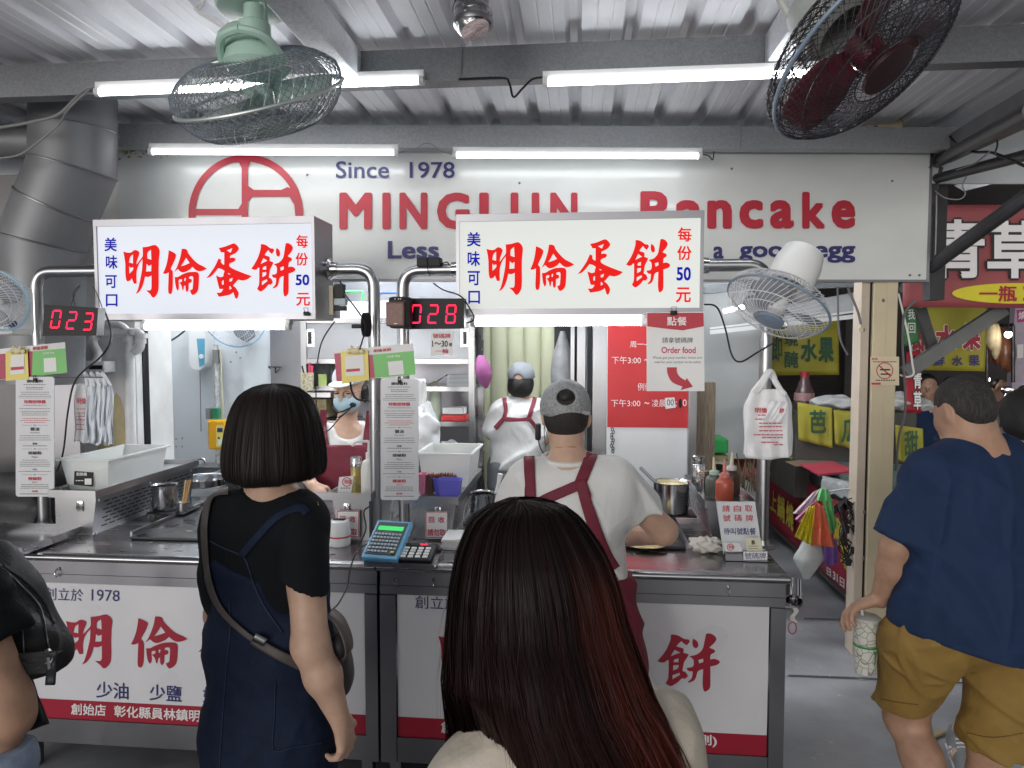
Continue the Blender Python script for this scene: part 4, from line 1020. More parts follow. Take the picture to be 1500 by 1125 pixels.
mb=MB();mb.lathe([(.030,0),(.033,.006),(.033,.10),(.026,.13),(.012,.14)],c[:],20);mb.build('body',mat('milky_plastic',(.76,.75,.72),.35),t)
mb=MB();mb.lathe([(.013,.1405),(.013,.165),(.006,.168),(.005,.2)],c[:],14);mb.tube(bend([c+Vector((0,0,.2)),c+Vector((0,0,.212)),c+Vector((-.05,-.02,.212)),c+Vector((-.062,-.024,.195))],.01,4),.0055,8);mb.build('pump','paper',t)
def pot(px,pyb,pyt,pw,Y,label,handle=None,name='steel_pot',zb=None,g='steel pots at the griddles'):
 c=P(px,pyb,Y);r=(P(px+pw/2,pyb,Y)-P(px-pw/2,pyb,Y)).length/2;z0=c.z if zb is None else zb;h=P(px,pyt,Y).z-z0
 t=thing(name,label,'pot',(c.x,Y,z0),g)
 mb=MB();mb.lathe([(r*.93,0),(r,.006),(r,h),(r*1.05,h+.003),(r*1.05,h),(r*.97,h-.004),(r*.96,.01),(0,.008)],(c.x,Y,z0),28,cap=False);mb.lathe([(0,0),(r*.93,0)],(c.x,Y,z0),28,cap=False);mb.build('body','chrome',t)
 if handle:
  mb=MB();hp=[Vector((c.x,Y,z0+h))+Vector(p)for p in handle];mb.tube(catmull(hp,5),.007,8);mb.build('handle','steel',t)
 return t
pp=pot(242,738,711,34,3.02,'small steel pot hung beside the left griddle',zb=CT+.03)
pot(983,746,706,52,3.12,'steel pot of yellow egg batter at the back of the right griddle',[(-.06,-.03,-.005),(-.09,-.02,.02),(-.135,0,.062)],zb=CT+.045)
mb=MB();c=P(983,740,3.12);rr=.06
mb.lathe([(0,0),(.072,0)],(c.x,3.12,P(983,711,3.12).z),24,cap=False)
tag(mb.build('egg_batter',mat('egg_batter',(.74,.62,.30),.3,coat=.3)),'yellow egg batter in the steel pot','food')
pot(706,752,722,34,2.95,'small steel pot between the tub and the front cook',zb=CT+.03)
t=thing('chopstick_cup','steel holder with wooden chopsticks beside the small left pot','holder',P(268,740,3.02)[:])
c=P(268,741,3.0);c.z=CT+.03
mb=MB();mb.lathe([(.022,0),(.024,.035),(.022,.034),(.02,.003),(0,.003)],c[:],16,cap=False);mb.build('cup','steel',t)
mb=MB()
for k in range(3):mb.bar(c+Vector((.004*k-.004,0,.006)),c+Vector((.016+.005*k,.012*k,.135)),.006,.006)
mb.build('chopstick',mat('bamboo',(.50,.32,.14),.55),t)
for x_,y_,nm,lb in((955,764,'pot_shelf','black iron bracket plate under the batter pot'),(258,748,'pot_shelf','black iron bracket plate under the small left pot'),(706,758,'pot_shelf','black iron bracket plate under the small centre pot')):
 q={955:(983,3.12,.10,CT+.044),258:(254,3.02,.085,CT+.029),706:(706,2.95,.07,CT+.029)}[x_]
 cx=P(q[0],740,q[1]).x;mb=MB();mb.box((cx-q[2],q[1]-.07,q[3]-.008),(cx+q[2],q[1]+.08,q[3]-.001),.002);mb.box((cx-.01,q[1],CT+.016),(cx+.01,q[1]+.02,q[3]-.0085));tag(mb.build(nm,'iron'),lb,'bracket')
t=thing('spatula_stand','white spatula and spoon in a steel holder beside the small centre pot','utensil',P(727,730,2.98)[:])
c=P(727,728,2.98);mb=MB();mb.tube([c,c+Vector((.01,0,.06)),c+Vector((.018,0,.10))],[.012,.008,.012],8);mb.build('spatula','paper',t)
mb=MB();mb.lathe([(.018,-.05),(.02,.02)],c[:],14);mb.build('cup','steel',t)
mb=MB();q0=PZ(1164,866,.74);
t=thing('hanging_cup','shiny steel cup hanging at the right end of the counter','cup',P(1162,885,2.62)[:])
c=P(1163,866,2.62);mb=MB();mb.M=Matrix.Translation(c)@Matrix.Rotation(math.radians(-62),4,'X')@Matrix.Rotation(math.radians(15),4,'Y');mb.lathe([(.020,.05),(.026,.045),(.029,-.045),(.031,-.047),(.027,-.045),(.022,.03),(0,.04)],(0,0,0),20,cap=False);mb.build('cup_body','chrome',t)
mb=MB();a=Vector((XR1,2.62,P(1160,889,2.62).z));mb.tube([a,P(1167,889,2.62)],.011,10);mb.tube(catmull([P(1166,889,2.62),P(1174,888,2.61),P(1172,876,2.61),P(1165,872,2.61)],4),.002,6);mb.build('hook_bar','steel',t)
t=thing('key_ring','pale ribbon with a pink ring hanging under the steel cup','ribbon',P(1161,930,2.6)[:])
mb=MB();mb.grid(lambda u,v:P(1160+7*u+3*math.sin(v*7),890+22*v,2.605+.004*math.sin(v*9)),4,12);mb.build('ribbon','paper',t)
c=P(1161,920,2.605);mb=MB();mb.tube([c+Vector((.014*math.cos(a),.002,.022*math.sin(a)))for a in[i*math.pi/10 for i in range(20)]],.003,8,closed=True);mb.build('ring',mat('pink_ring',(.5,.16,.2),.4),t)
def fan(name,label,c,axis,R,blades,bladeM,motorM,cageM,ringM,net=None,nsp=54,depth=.34,motor='cone',spin=0.0,rear=.3,wire=.0011,hubM=None,badgeM=None,twist=.55,up=(0,0,1)):
 """c: world centre of the cage ring; axis: unit vector blowing direction. local +z = blowing direction"""
 ax=Vector(axis).normalized();t=thing(name,label,'fan',Vector(c)[:],'fans of the stall')
 rot=ax.to_track_quat('Z','Y').to_matrix().to_4x4();MT=Matrix.Translation(c)@rot
 def lb():m=MB();m.M=MT;return m
 d=R*depth
 def prof(s):
  if s<0:
   k=1+s;r=R*(rear*.5+(1-rear*.5)*min(1,k*1.25)**.75);return(min(R,r),-d*(1-k**2.2)*1.0)
  k=1-s;return(R*(.26+.74*k**.62) if k>0 else R*.26,d*.85*(1-k**2.4))
 mb=lb()
 for k in range(nsp):
  a0=2*math.pi*k/nsp
  for sgn in(-1,1):
   pts=[]
   for i in range(9):
    s=sgn*i/8*.97;r,h=prof(s);a=a0+twist*abs(s)*sgn;pts.append((r*math.cos(a),r*math.sin(a),h))
   mb.tube(pts,wire,4,caps=False)
 for s in(-.75,-.45,.35,.62,.97):
  r,h=prof(s);mb.tube([(r*math.cos(a),r*math.sin(a),h)for a in[i*math.pi/24 for i in range(48)]],wire*1.5,5,closed=True)
 mb.build('cage',cageM,t)
 mb=lb();mb.tube([(R*1.005*math.cos(a),R*1.005*math.sin(a),0)for a in[i*math.pi/36 for i in range(72)]],.0055 if R>.2 else .0045,8,closed=True);mb.build('rim_ring',ringM,t)
 if net:
  mb=lb();nn=72
  for k in range(nn):
   a0=2*math.pi*k/nn
   for sg in(-1,1):
    pts=[]
    for i in range(15):
     s=-0.9+1.86*i/14;r,h=prof(s);r*=1.012;pts.append((r*math.cos(a0+sg*1.0*s),r*math.sin(a0+sg*1.0*s),h*1.02+(.002 if sg>0 else -.002)))
    mb.tube(pts,.0009,3,caps=False)
  mb.build('mesh_net',net,t)
 for k in range(blades):
  mb=lb();a0=spin+2*math.pi*k/blades
  def bl(u,v,a0=a0):
   r=R*(.17+.72*v);w=(.36+.55*math.sin(math.pi*min(1,v*.9+.12)))*.95
   a=a0+(u-.5)*w*1.5+.25*v;return(r*math.cos(a),r*math.sin(a),(u-.5)*R*.22*(1-.35*v))
  mb.grid(bl,9,10);mb.build('blade',bladeM,t,solid=.002)
 mb=lb();mb.lathe([(R*.04,R*.2),(R*.15,R*.14),(R*.17,-R*.06),(R*.17,-R*.12)],(0,0,0),20);mb.build('hub',hubM or bladeM,t)
 mb=lb();r,h=prof(1);mb.lathe([(r,h-.004),(r*.98,h+.006),(r*.5,h+.010),(0,h+.011)],(0,0,0),24,cap=False);mb.build('front_badge',badgeM or ringM,t)
 mb=lb()
 if motor=='drum':mb.lathe([(R*.42,-d*1.02),(R*.46,-d*1.25),(R*.46,-d-R*.55),(R*.40,-d-R*.86),(R*.22,-d-R*.97),(0,-d-R*.98)],(0,0,0),26,cap=False)
 elif motor=='small':mb.lathe([(R*.16,-d*.8),(R*.25,-d*.95),(R*.27,-d-R*.16),(R*.22,-d-R*.30),(R*.09,-d-R*.36),(0,-d-R*.37)],(0,0,0),24,cap=False)
 else:mb.lathe([(R*.26,-d*.9),(R*.36,-d*1.1),(R*.36,-d-R*.28),(R*.30,-d-R*.45),(R*.12,-d-R*.52),(0,-d-R*.53)],(0,0,0),24,cap=False)
 mb.build('motor_housing',motorM,t)
 return t,MT,d
MINT=mat('mint_enamel',(.46,.66,.57),.3,0,var=.06,coat=.4)
WIRE=mat('dusty_wire',(.50,.54,.53),.4,.6,var=.2);NETD=mat('dark_mesh_net',(.19,.23,.29),.5,.2,var=.3);WIREW=mat('white_wire',(.70,.71,.74),.4,.1,var=.05);RINGB=mat('blue_grey_ring',(.22,.29,.38),.4,0,var=.04)
CLR=mat('clear_blade',(.62,.66,.72),.12,trans=.55,var=0)
c1=P(381,142,2.05)
f1,MT,d=fan('ceiling_fan','pale green ceiling fan in a dark mesh net hanging at upper left',c1,(.12,.50,-.86),.245,3,mat('mint_blade',(.48,.64,.57),.3,trans=.2,var=.04),MINT,WIRE,WIRE,NETD,40,.46,'small',spin=.5,rear=.5,wire=.0016,up=(0,1,0))
mt_,pv=P(376,84,1.97),P(370,20,2.05)
mb=MB();mb.lathe([(.075,0),(.09,.02),(.085,.05),(.06,.075),(.05,.085)],(mt_+Vector((0,0,-.045)))[:],24);mb.lathe([(.03,.0),(.045,.012),(.045,.05),(.03,.06),(.028,.10)],(mt_+Vector((-.005,0,.04)))[:],18);mb.build('swivel_housing',MINT,f1)
mb=MB();mb.tube(catmull([mt_+Vector((.035,-.06,.01)),P(388,50,2.0),P(385,12,2.0),P(376,-20,2.03)],6),[.011]*19,8)
for k in(-1,1):mb.tube(catmull([mt_+Vector((.09*k,-.02,-.02)),mt_+Vector((.06*k,-.085,.02)),mt_+Vector((0,-.10,.035))],5),.012,8)
mb.build('bracket_arm',MINT,f1)
tp=P(368,6,2.05);mb=MB();mb.lathe([(.02,-.03),(.095,-.02),(.10,-.012),(.10,.0),(.07,.018),(.03,.03),(.02,.10)],tp[:],26);mb.tube([tp,(tp.x,tp.y,RZ)],.012,8);mb.build('ceiling_plate',MINT,f1)
mb=MB();a=P(300,2,2.1);mb.tube(catmull([a,P(285,12,2.1),P(310,30,2.08),P(335,46,2.06),P(352,55,2.05)],6),.004,6);mb.tube(catmull([a,P(292,20,2.1),P(318,28,2.08),P(338,50,2.05)],6),.003,6);mb.build('twisted_wire','paper',f1)
REDB=mat('dark_red_blade',(.13,.018,.03),.3,coat=.2,var=.1)
c2=P(1268,74,1.95)
f2,MT,d=fan('ceiling_fan','large tilted ceiling fan with dark red blades at upper right',c2,(.50,-.40,-.76),.268,3,REDB,mat('dusty_grey_enamel',(.40,.43,.42),.5,var=.2),mat('dark_wire',(.07,.07,.08),.4,.5,var=.3),RINGB,mat('dark_mesh_net2',(.045,.04,.05),.5,.2,var=.3),36,.36,spin=.2,rear=.5,wire=.0016,badgeM=mat('dark_badge',(.05,.02,.025),.3))
mp=MT@Vector((0,0,-d-.12));mb=MB();mb.tube(catmull([mp,mp+Vector((-.03,.02,.06)),Vector((mp.x-.03,mp.y+.02,RZ))],6),.016,10);mb.tube(catmull([mp+Vector((-.06,0,-.03)),mp+Vector((-.09,0,.04)),mp+Vector((-.03,.02,.12))],6),.011,8);mb.build('bracket_arm',mat('dusty_white',(.52,.54,.53),.5,var=.15),f2)
mb=MB();mb.tube(catmull([mp+Vector((-.05,-.03,.10)),mp+Vector((.02,-.05,.06)),mp+Vector((.07,-.03,.0)),mp+Vector((.04,-.02,-.03))],6),.004,6);mb.build('loose_wire','paper',f2)
c3=P(1139,448,2.55)
f3,MT,d=fan('post_fan','white fan with blue grey rim tilted down on the right end post',c3,(-.46,-.30,-.83),.178,3,CLR,'white',WIREW,RINGB,None,56,.40,'drum',spin=1.0,wire=.0012,hubM='white')
mb=MB();mq=MT@Vector((0,0,-d-.10));pb=Vector((P(1119,470,PY).x,PY-.01,mq.z-.10));mb.tube(catmull([mq,mq+Vector((-.02,.05,-.06)),pb+Vector((.01,-.02,.02)),pb],5),.014,8);mb.box(pb-Vector((.034,.03,.03)),pb+Vector((.034,.032,.03)),.008);mb.build('clamp','white',f3)
mb=MB();mk=MT@Vector((.055,-.035,-d-.13));mb.M=MT;mb.lathe([(.014,.0),(.012,.014),(.007,.018),(.006,.03)],(.0,-.05,-d-.155),12);mb.build('swing_knob','white',f3)
c4=P(-6,440,2.40)
f4,MT,d=fan('wall_fan','white fan with pale blue rim cut by the left picture edge',c4,(.15,-.93,-.30),.112,3,CLR,'white',WIREW,mat('pale_blue_ring',(.36,.56,.72),.4,var=.03),None,46,.42,spin=.3,wire=.001,hubM='white')
a,b=P(12,420,2.62),P(54,492,2.62);mb=MB();mb.box((a.x,2.5,b.z),(b.x,2.62,a.z),.025);mb.build('motor_case','white',f4)
mb=MB();cc=P(24,475,2.49);mb.lathe([(.016,.014),(.015,.02)],cc[:],16,axis='Y');mb.build('round_label',mat('blue_label',(.06,.12,.30),.4),f4)
c5=P(343,462,4.22)
f5,MT,d=fan('wall_fan','fan with pale blue rim on the kitchen wall behind the left tube light',c5,(.05,-.97,-.25),.20,3,CLR,'white',WIREW,mat('pale_blue_ring2',(.30,.50,.70),.4,var=.03),None,56,.40,spin=.8,wire=.0012,hubM='white')
mb=MB();p=c5+Vector((0,.05,-.05));mb.tube([p,Vector((p.x,4.38,p.z-.1))],.025,10);mb.build('wall_bracket','white',f5)
def seg_duct(pts,r,label,joints=True,n=20):
 t=thing('air_duct',label,'duct',Vector(pts[-1])[:],'galvanised air ducts')
 pts=[Vector(p)for p in pts];vs,rings=[],[]
 mb=MB()
 for i,p in enumerate(pts):
  t1=(p-pts[i-1]).normalized() if i else(pts[1]-p).normalized();t2=(pts[i+1]-p).normalized() if i<len(pts)-1 else t1
  tt=(t1+t2).normalized();x=tt.cross(Vector((0,1,0))).normalized();y=tt.cross(x);k=1/max(.5,tt.dot(t1))
  rings.append([(p+x*r*math.cos(2*math.pi*j/n)*k+y*r*math.sin(2*math.pi*j/n))for j in range(n)])
 for i in range(len(pts)-1):
  mb.add([v[:]for v in rings[i]+rings[i+1]],[(j,(j+1)%n,n+(j+1)%n,n+j)for j in range(n)],True)
 mb.build('pipe','duct',t,sharp=35)
 mb=MB()
 for i in range(1,len(pts)-1):
  c=pts[i];mb.tube([c+(v-c)*1.008 for v in rings[i]],.005,6,closed=True)
 mb.build('seam_ring',mat('duct_seam',(.26,.26,.28),.4,.8),t)
 return t
YD=3.0
seg_duct([P(108,60,YD),P(108,190,YD),P(107,246,YD),P(84,300,YD),P(62,355,YD),P(60,560,YD)],.172,'thick bent grey metal air duct at upper left')
seg_duct([P(-260,205,3.05),P(-60,207,3.05),P(62,208,3.05)],.075,'thinner horizontal air duct entering the thick duct from the left')
t=thing('flexible_duct','short crumpled silver flexible duct under the roof at top centre','duct',P(692,40,2.2)[:])
mb=MB();a,b=P(683,-40,2.25),P(695,44,2.2)
nseg=22;mb.tube([a.lerp(b,i/nseg)+Vector((.003*math.sin(i*2.1),0,0))for i in range(nseg+1)],[(.052 if i%2 else .058)+.003*math.sin(i*1.7)for i in range(nseg)]+[.045],20);mb.build('foil_tube',mat('foil',(.55,.55,.57),.22,1.0,var=.3,scale=20,bump=.5,bscale=30),t)
mb=MB();mb.lathe([(.059,0),(.061,.008),(.059,.016)],P(694,36,2.203)[:],20,cap=False);mb.tube([a,(a.x,a.y,RZ)],.02,8);mb.build('clamp_ring','steel_dark',t)
for px,Ys,r,lab in(([(0,187),(50,178),(85,168),(110,145),(128,130),(160,128)],[2.7,2.68,2.66,2.62,2.58,2.57],.006,'grey wire bundle running from the left edge to the upper left tube light'),([(0,232),(30,226),(60,205),(88,180),(100,160),(132,130)],[2.72,2.7,2.68,2.66,2.6,2.57],.004,'grey wire sagging below the bundle at upper left'),([(672,116),(735,114),(746,122),(752,142),(765,130),(780,116),(796,113)],[2.585,2.585,2.57,2.56,2.56,2.57,2.56],.004,'black V shaped wire hanging between the two upper tube lights'),([(676,66),(675,90),(674,114)],[2.585],.002,'thin wire tied round the upper beam'),([(583,224),(600,220),(612,216),(622,210),(634,212),(645,221),(662,226)],[3.36],.003,'white wire looping between the tube lights on the shop sign'),([(1028,226),(1038,228),(1044,234),(1046,222)],[3.5],.003,'short black wire end beside the right sign tube light'),([(1085,184),(1086,200),(1084,219)],[3.56],.002,'thin white wire tied round the rear beam')):
 cable(px,Ys,r,lab,mat('grey_wire',(.30,.30,.31),.5,var=.05) if 'grey' in lab or 'white' in lab or 'thin' in lab else 'rubber',name='overhead_wire',cat='wire')
WY=4.42
t=thing('kitchen_wall','white panel wall of the kitchen behind the left counter','wall',(-2.4,WY,0))
xk0,xk1=P(150,600,WY).x-1.2,P(404,600,WY).x
mb=MB();mb.box((xk0,WY,0),(xk1,WY+.06,2.75));mb.build('panel','wallwhite',t)
mb=MB();x=P(362,600,WY).x;mb.box((x,WY-.05,0),(xk1,WY-.001,2.7));mb.build('box_section','wallwhite',t)
mb=MB()
for(x,y)in((258,643),(267,642),(258,654),(267,654),(346,516),(352,524),(338,530)):mb.ball(P(x,y,WY-.001)[:],(.006,.004,.006),8,5)
mb.build('screw_hole','steel_dark',t)
t=thing('rear_wall','grey wall at the very back of the kitchen','wall',(-.6,5.5,0))
mb=MB();mb.box((-4.5,5.5,0),(1.35,5.6,2.75));mb.build('wall_panel',mat('dull_wall',(.40,.41,.41),.6,var=.1,scale=2),t)
t=thing('steel_partition','dull stainless partition behind the 023 display','partition',P(60,700,3.2)[:])
a,b=P(-120,300,3.25),P(118,800,3.25);mb=MB();mb.box((a.x-1.0,3.25,0),(b.x,3.27,2.45));mb.build('sheet','hood',t)
a,b=P(64,420,3.2),P(119,800,3.2);mb=MB();mb.box((a.x,3.215,0.3),(b.x,3.249,P(90,415,3.2).z));mb.build('front_sheet','steel_dark',t)
mb=MB();a=P(0,770,3.0);mb.grid(lambda u,v:(a.x-.5+.75*u,2.9+.02*math.sin(v*30+3*u)+.03*math.sin(u*9),.3+.75*v),20,30)
tag(mb.build('dark_tarp',mat('dark_tarp',(.05,.05,.055),.6,var=.4,scale=8,bump=.3,bscale=20),solid=.003),'dark folded tarpaulin below the left menu board','tarpaulin')
t=thing('plaster_pillar','white plaster pillar with yellow stain behind the hanging shop bags','pillar',P(160,760,3.4)[:])
a,b=P(117,470,3.4),P(204,700,3.4);mb=MB();mb.box((a.x,3.4,0),(b.x,3.72,2.6),.004);mb.build('shaft',mat('old_plaster',(.62,.62,.61),.7,var=.14,scale=5,bump=.15,bscale=12),t)
vs_=[(166,585),(170,575),(176,583),(181,600),(184,640),(184,662),(140,664),(150,640),(163,620)]
mb=MB();mb.add([P(x,y,3.397)[:]for x,y in vs_],[tuple(range(len(vs_)))]);mb.build('yellow_stain',mat('yellow_stain',(.52,.45,.26),.7,var=.15,scale=15),t)
mb=MB();x=P(206,600,3.45).x;mb.box((x,3.45,0),(x+.02,3.5,2.4));mb.build('dark_joint','black',t)
PW=mat('old_white_pipe',(.64,.65,.66),.45,var=.10,scale=10)
t=thing('drain_pipe','white plastic drain pipes with elbows beside the chrome cylinder','pipe',P(193,700,3.36)[:])
mb=MB();Yp=3.34;mb.tube([P(192.5,720,Yp),P(190,505,Yp)],.024,14);mb.build('riser',PW,t)
mb=MB();mb.tube(bend([P(150,488,Yp),P(207,486,Yp),P(205,512,Yp),P(193,516,Yp)],.03,5),.021,12);mb.tube(bend([P(152,473,Yp),P(180,476,Yp),P(190,490,Yp),P(190,506,Yp)],.03,4),.017,10);mb.build('elbow',PW,t)
mb=MB()
for x,y in((190,497),(190.4,520),(205,500),(196,487),(207,492)):mb.lathe([(.028,-.012),(.029,0),(.028,.012)],P(x,y,Yp)[:],14)
mb.build('collar',PW,t)
t=thing('water_meter','small white box and bent pipe above the hanging shop bags','meter box',P(136,545,3.36)[:])
a,b=P(121,529,3.3),P(153,546,3.3);mb=MB();mb.box((a.x,3.3,b.z),(b.x,3.39,a.z),.006);mb.build('box',PW,t)
mb=MB();mb.tube(bend([P(137,490,3.34),P(137,505,3.34),P(146,518,3.34),P(140,530,3.34)],.03,5),.018,12);mb.lathe([(.025,-.01),(.027,0),(.025,.02)],P(137,495,3.34)[:],14);mb.build('pipe',PW,t)
mb=MB();a,b=P(130,535,3.298),P(150,541,3.298);mb.box((a.x,3.2975,b.z),(b.x,3.2985,a.z));mb.build('window','black',t)
t=thing('chrome_cylinder','tall chrome water filter cylinder on the kitchen wall','water filter',P(224,601,4.3)[:])
c=P(223,602,4.3);h=P(223,514,4.3).z-c.z;mb=MB();mb.lathe([(.055,0),(.06,.01),(.06,h-.012),(.054,h),(.012,h+.004),(.010,h+.02),(0,h+.021)],c[:],28);mb.build('body',mat('mirror_steel',(.62,.60,.60),.08,1,var=.05),t)
mb=MB();a,b=P(224,530,4.235),P(229,537,4.235);mb.box((a.x,4.236,b.z),(b.x,4.24,a.z));mb.build('red_mark','redtxt',t)
cable([(227,512),(235,507),(252,498),(270,485),(274,476)],[4.3,4.32,4.36,4.38,4.39],.006,'black cable rising from the chrome cylinder')
cable([(211,520),(210,560),(213,610),(225,640),(240,665),(250,686)],[4.3,4.3,4.3,4.3,4.25,4.2],.006,'black cable hanging down beside the chrome cylinder')
t=thing('water_heater','white slim water heater with blue label on the kitchen wall','water heater',P(290,542,4.35)[:])
pts=arc(289,530,12,12,0,-180,10)+[(277,470),(301,470)];n=len(pts)
mb=MB();f=[P(x,y,4.31)[:]for x,y in pts];bk=[(p[0],4.41,p[2])for p in f];mb.add(f+bk,[tuple(range(n)),tuple(range(2*n-1,n-1,-1))]+[(i,n+i,n+(i+1)%n,(i+1)%n)for i in range(n)]);mb.build('case','white',t)
mb=MB();fill(mb,[(288,496),(300,496),(300,534),(292,538),(288,532)],PLY(4.308));mb.build('blue_label',mat('teal_blue_label',(.10,.32,.46),.4),t)
mb=MB();c=P(295,522,4.306);mb.lathe([(.014,-.002),(.015,.003)],c[:],16,axis='Y');mb.build('dial','paper',t)
mb=MB();mb.tube([P(293,543,4.36),P(294.5,632,4.38)],.003,6);mb.build('pull_cord','greytxt',t)
t=thing('wall_pipe','mottled white pipe with pale hose running up the kitchen wall','pipe',P(318,690,4.36)[:])
mb=MB();mb.tube([P(316,505,4.36),P(319,600,4.36),P(319,700,4.36)],.016,10);mb.build('pipe',mat('mottled_pipe',(.50,.50,.49),.6,var=.45,scale=40),t)
mb=MB();mb.tube(catmull([P(323,512,4.36),P(325,570,4.36),P(327,620,4.36),P(325,700,4.36)],4),.006,8);mb.build('hose',mat('pale_hose',(.62,.58,.42),.5),t)
mb=MB();a,b=P(313,512,4.36),P(322,532,4.36);mb.box((a.x,4.34,b.z),(b.x,4.38,a.z),.004);mb.build('foam_sleeve',mat('grey_foam',(.18,.18,.18),.8),t)
t=thing('soap_bottle','yellow soap bottle with green cap hung on the kitchen wall','bottle',P(316,660,4.3)[:])
a,b=P(303.5,615,4.27),P(329,659,4.27);mb=MB();mb.box((a.x,4.27,b.z),(b.x,4.33,a.z),.014);mb.build('body',mat('yellow_soap',(.72,.36,.02),.25,var=.04,coat=.3),t)
a,b=P(309,598,4.28),P(320,614,4.28);mb=MB();mb.box((a.x,4.285,b.z),(b.x,4.32,a.z),.004);mb.build('cap',mat('green_cap',(.02,.17,.08),.4),t)
a,b=P(302,597,4.3),P(309,614,4.3);mb=MB();mb.box((a.x,4.29,b.z),(b.x,4.35,a.z),.004);mb.build('holder',mat('grey_holder',(.20,.20,.20),.6),t)
mb=MB();fill(mb,rounded(317,622,328,655,3),PLY(4.2685)) if False else mb.add([P(x,y,4.2685)[:]for x,y in rounded(316.5,622,327.5,655,3)],[tuple(range(len(rounded(316.5,622,327.5,655,3))))]);mb.build('label',mat('yellow_label',(.78,.66,.16),.4),t)
mb=MB();fill(mb,(318,627,326,633),PLY(4.2675));fill(mb,(319,640,322,643),PLY(4.2675));mb.build('label_print','navytxt',t)
mb=MB();pq=[P(x,y,4.2676)[:]for x,y in arc(322.5,648,4,4,0,340,12)];mb.add(pq,[tuple(range(len(pq)))]);mb.build('label_patch','paper',t)
t=thing('small_shelf_bracket','thin black wire bracket on the kitchen wall by the steel cabinet','bracket',P(400,540,4.36)[:])
mb=MB();mb.tube([P(393,537,4.36),P(411,538,4.3),P(403,547,4.36),P(393,537,4.36)],.004,6);mb.tube([P(403,538,4.34),P(404,552,4.36)],.003,6);mb.build('wire','black',t)
t=thing('steel_sink','steel sink with gooseneck tap behind the left griddle','sink',P(300,740,3.95)[:])
a,b=P(215,740,3.75),P(330,740,3.75);zs=.86
mb=MB()
mb.box((a.x,3.75,zs-.04),(b.x+.2,3.80,zs));mb.box((a.x,4.20,zs-.04),(b.x+.2,4.38,zs));mb.box((a.x,3.801,zs-.04),(a.x+.05,4.199,zs));mb.box((b.x+.15,3.801,zs-.04),(b.x+.2,4.199,zs));mb.box((a.x+.02,3.78,zs-.3),(b.x+.18,4.22,zs-.28))
mb.build('basin','steel',t)
mb=MB();mb.box((a.x+.01,3.76,0),(a.x+.05,3.80,zs-.041));mb.box((b.x+.15,3.76,0),(b.x+.19,3.80,zs-.041));mb.build('leg','steel_dark',t)
p0=P(275,708,4.25);mb=MB();mb.tube(bend([p0+Vector((0,0,-.1)),P(275,676,4.25),P(300,671,4.25),P(301.5,684,4.25)],.03,5),.0085,10);mb.build('tap','chrome',t)
mb=MB();mb.tube([P(290,706,4.2),P(327,688,4.1)],.011,8);mb.tube([P(312,706,4.2),P(340,700,4.1)],.009,8);mb.build('ladle_handle','chrome',t)
pot(300,742,700,66,3.62,'wide steel pan with pale contents behind the chopstick cup',zb=CT+.02)
t=thing('tissue_box','light blue tissue box behind the far left tub','box',P(231,697,3.72)[:])
a,b=P(219,676,3.62),P(243,697,3.62);mb=MB();mb.box((a.x,3.62,b.z),(b.x,3.72,a.z),.002);mb.build('carton',mat('light_blue_box',(.22,.48,.70),.45,var=.15,scale=30),t)
mb=MB();mb.add([P(x,y,3.618)[:]for x,y in((220,690),(225,682),(230,686),(236,690),(230,696),(221,697))],[(0,1,2,3,4,5)]);mb.build('leaf_print',mat('leaf_print',(.10,.16,.18),.5,var=.4,scale=90),t)
a=P(231,699,3.67);mb=MB();mb.box((a.x-.3,3.5,a.z-.02),(a.x+.12,3.76,a.z-.002));mb.box((a.x-.28,3.6,0),(a.x-.24,3.64,a.z-.021));mb.box((a.x+.06,3.6,0),(a.x+.10,3.64,a.z-.021));tag(mb.build('side_table','steel_dark'),'narrow steel ledge under the light blue tissue box','table')
SY=4.25
t=thing('steel_cabinet','tall stainless cabinet with sliding doors and open shelves behind the centre posts','cabinet',P(570,760,SY)[:])
ca,cb=P(442,600,SY),P(695,600,SY)
mb=MB()
for x in(ca.x,cb.x-.035):mb.box((x,SY,0),(x+.035,SY+.04,2.15));mb.box((x,SY+.4,0),(x+.035,SY+.44,2.15))
mb.build('corner_post','steel',t)
mb=MB();mb.box((ca.x-.02,SY+.44,0),(cb.x,SY+.45,2.2));mb.box((ca.x-.003,SY+.045,.3),(ca.x-.001,SY+.395,2.1));mb.build('back_sheet','steel_dark',t)
SH={}
for y in(466,526,566,617,700):
 z=P(570,y,SY).z;SH[y]=z;mb=MB();mb.box((ca.x+.036,SY+.002,z-.028),(cb.x-.036,SY+.435,z));mb.build('shelf','steel_h',t)
xm=P(560,495,SY).x
for x0,x1,hx,yy in((ca.x+.036,xm+.03,453,.012),(xm-.02,cb.x-.036,681,.004)):
 mb=MB();mb.box((x0,SY+yy,SH[526]+.002),(x1,SY+yy+.006,SH[466]-.03));d_=mb.build('sliding_door',mat('frosted_steel',(.30,.31,.33),.35,.6,var=.06,scale=2,rvar=.08),t)
 mb=MB();c=P(hx,495,SY);mb.box((c.x-.028,SY+yy-.003,c.z-.055),(c.x+.028,SY+yy-.0005,c.z+.055),.003);mb.build('recessed_handle','chrome',d_);mb=MB();mb.box((c.x-.012,SY+yy-.0045,c.z-.038),(c.x+.012,SY+yy-.0032,c.z+.038));mb.build('handle_slot','iron',d_)
mb=MB();a=P(432,600,4.4);mb.box((xk1+.001,SY+.1,0),(ca.x-.03,SY+.16,2.3));tag(mb.build('fridge','steel_dark'),'dull stainless fridge side left of the steel cabinet','fridge')
def onshelf(y):return SH[y]+.001
t=thing('pen_holder','woven pen holder full of pens on the cabinet shelf','pen holder',P(460,578,4.32)[:])
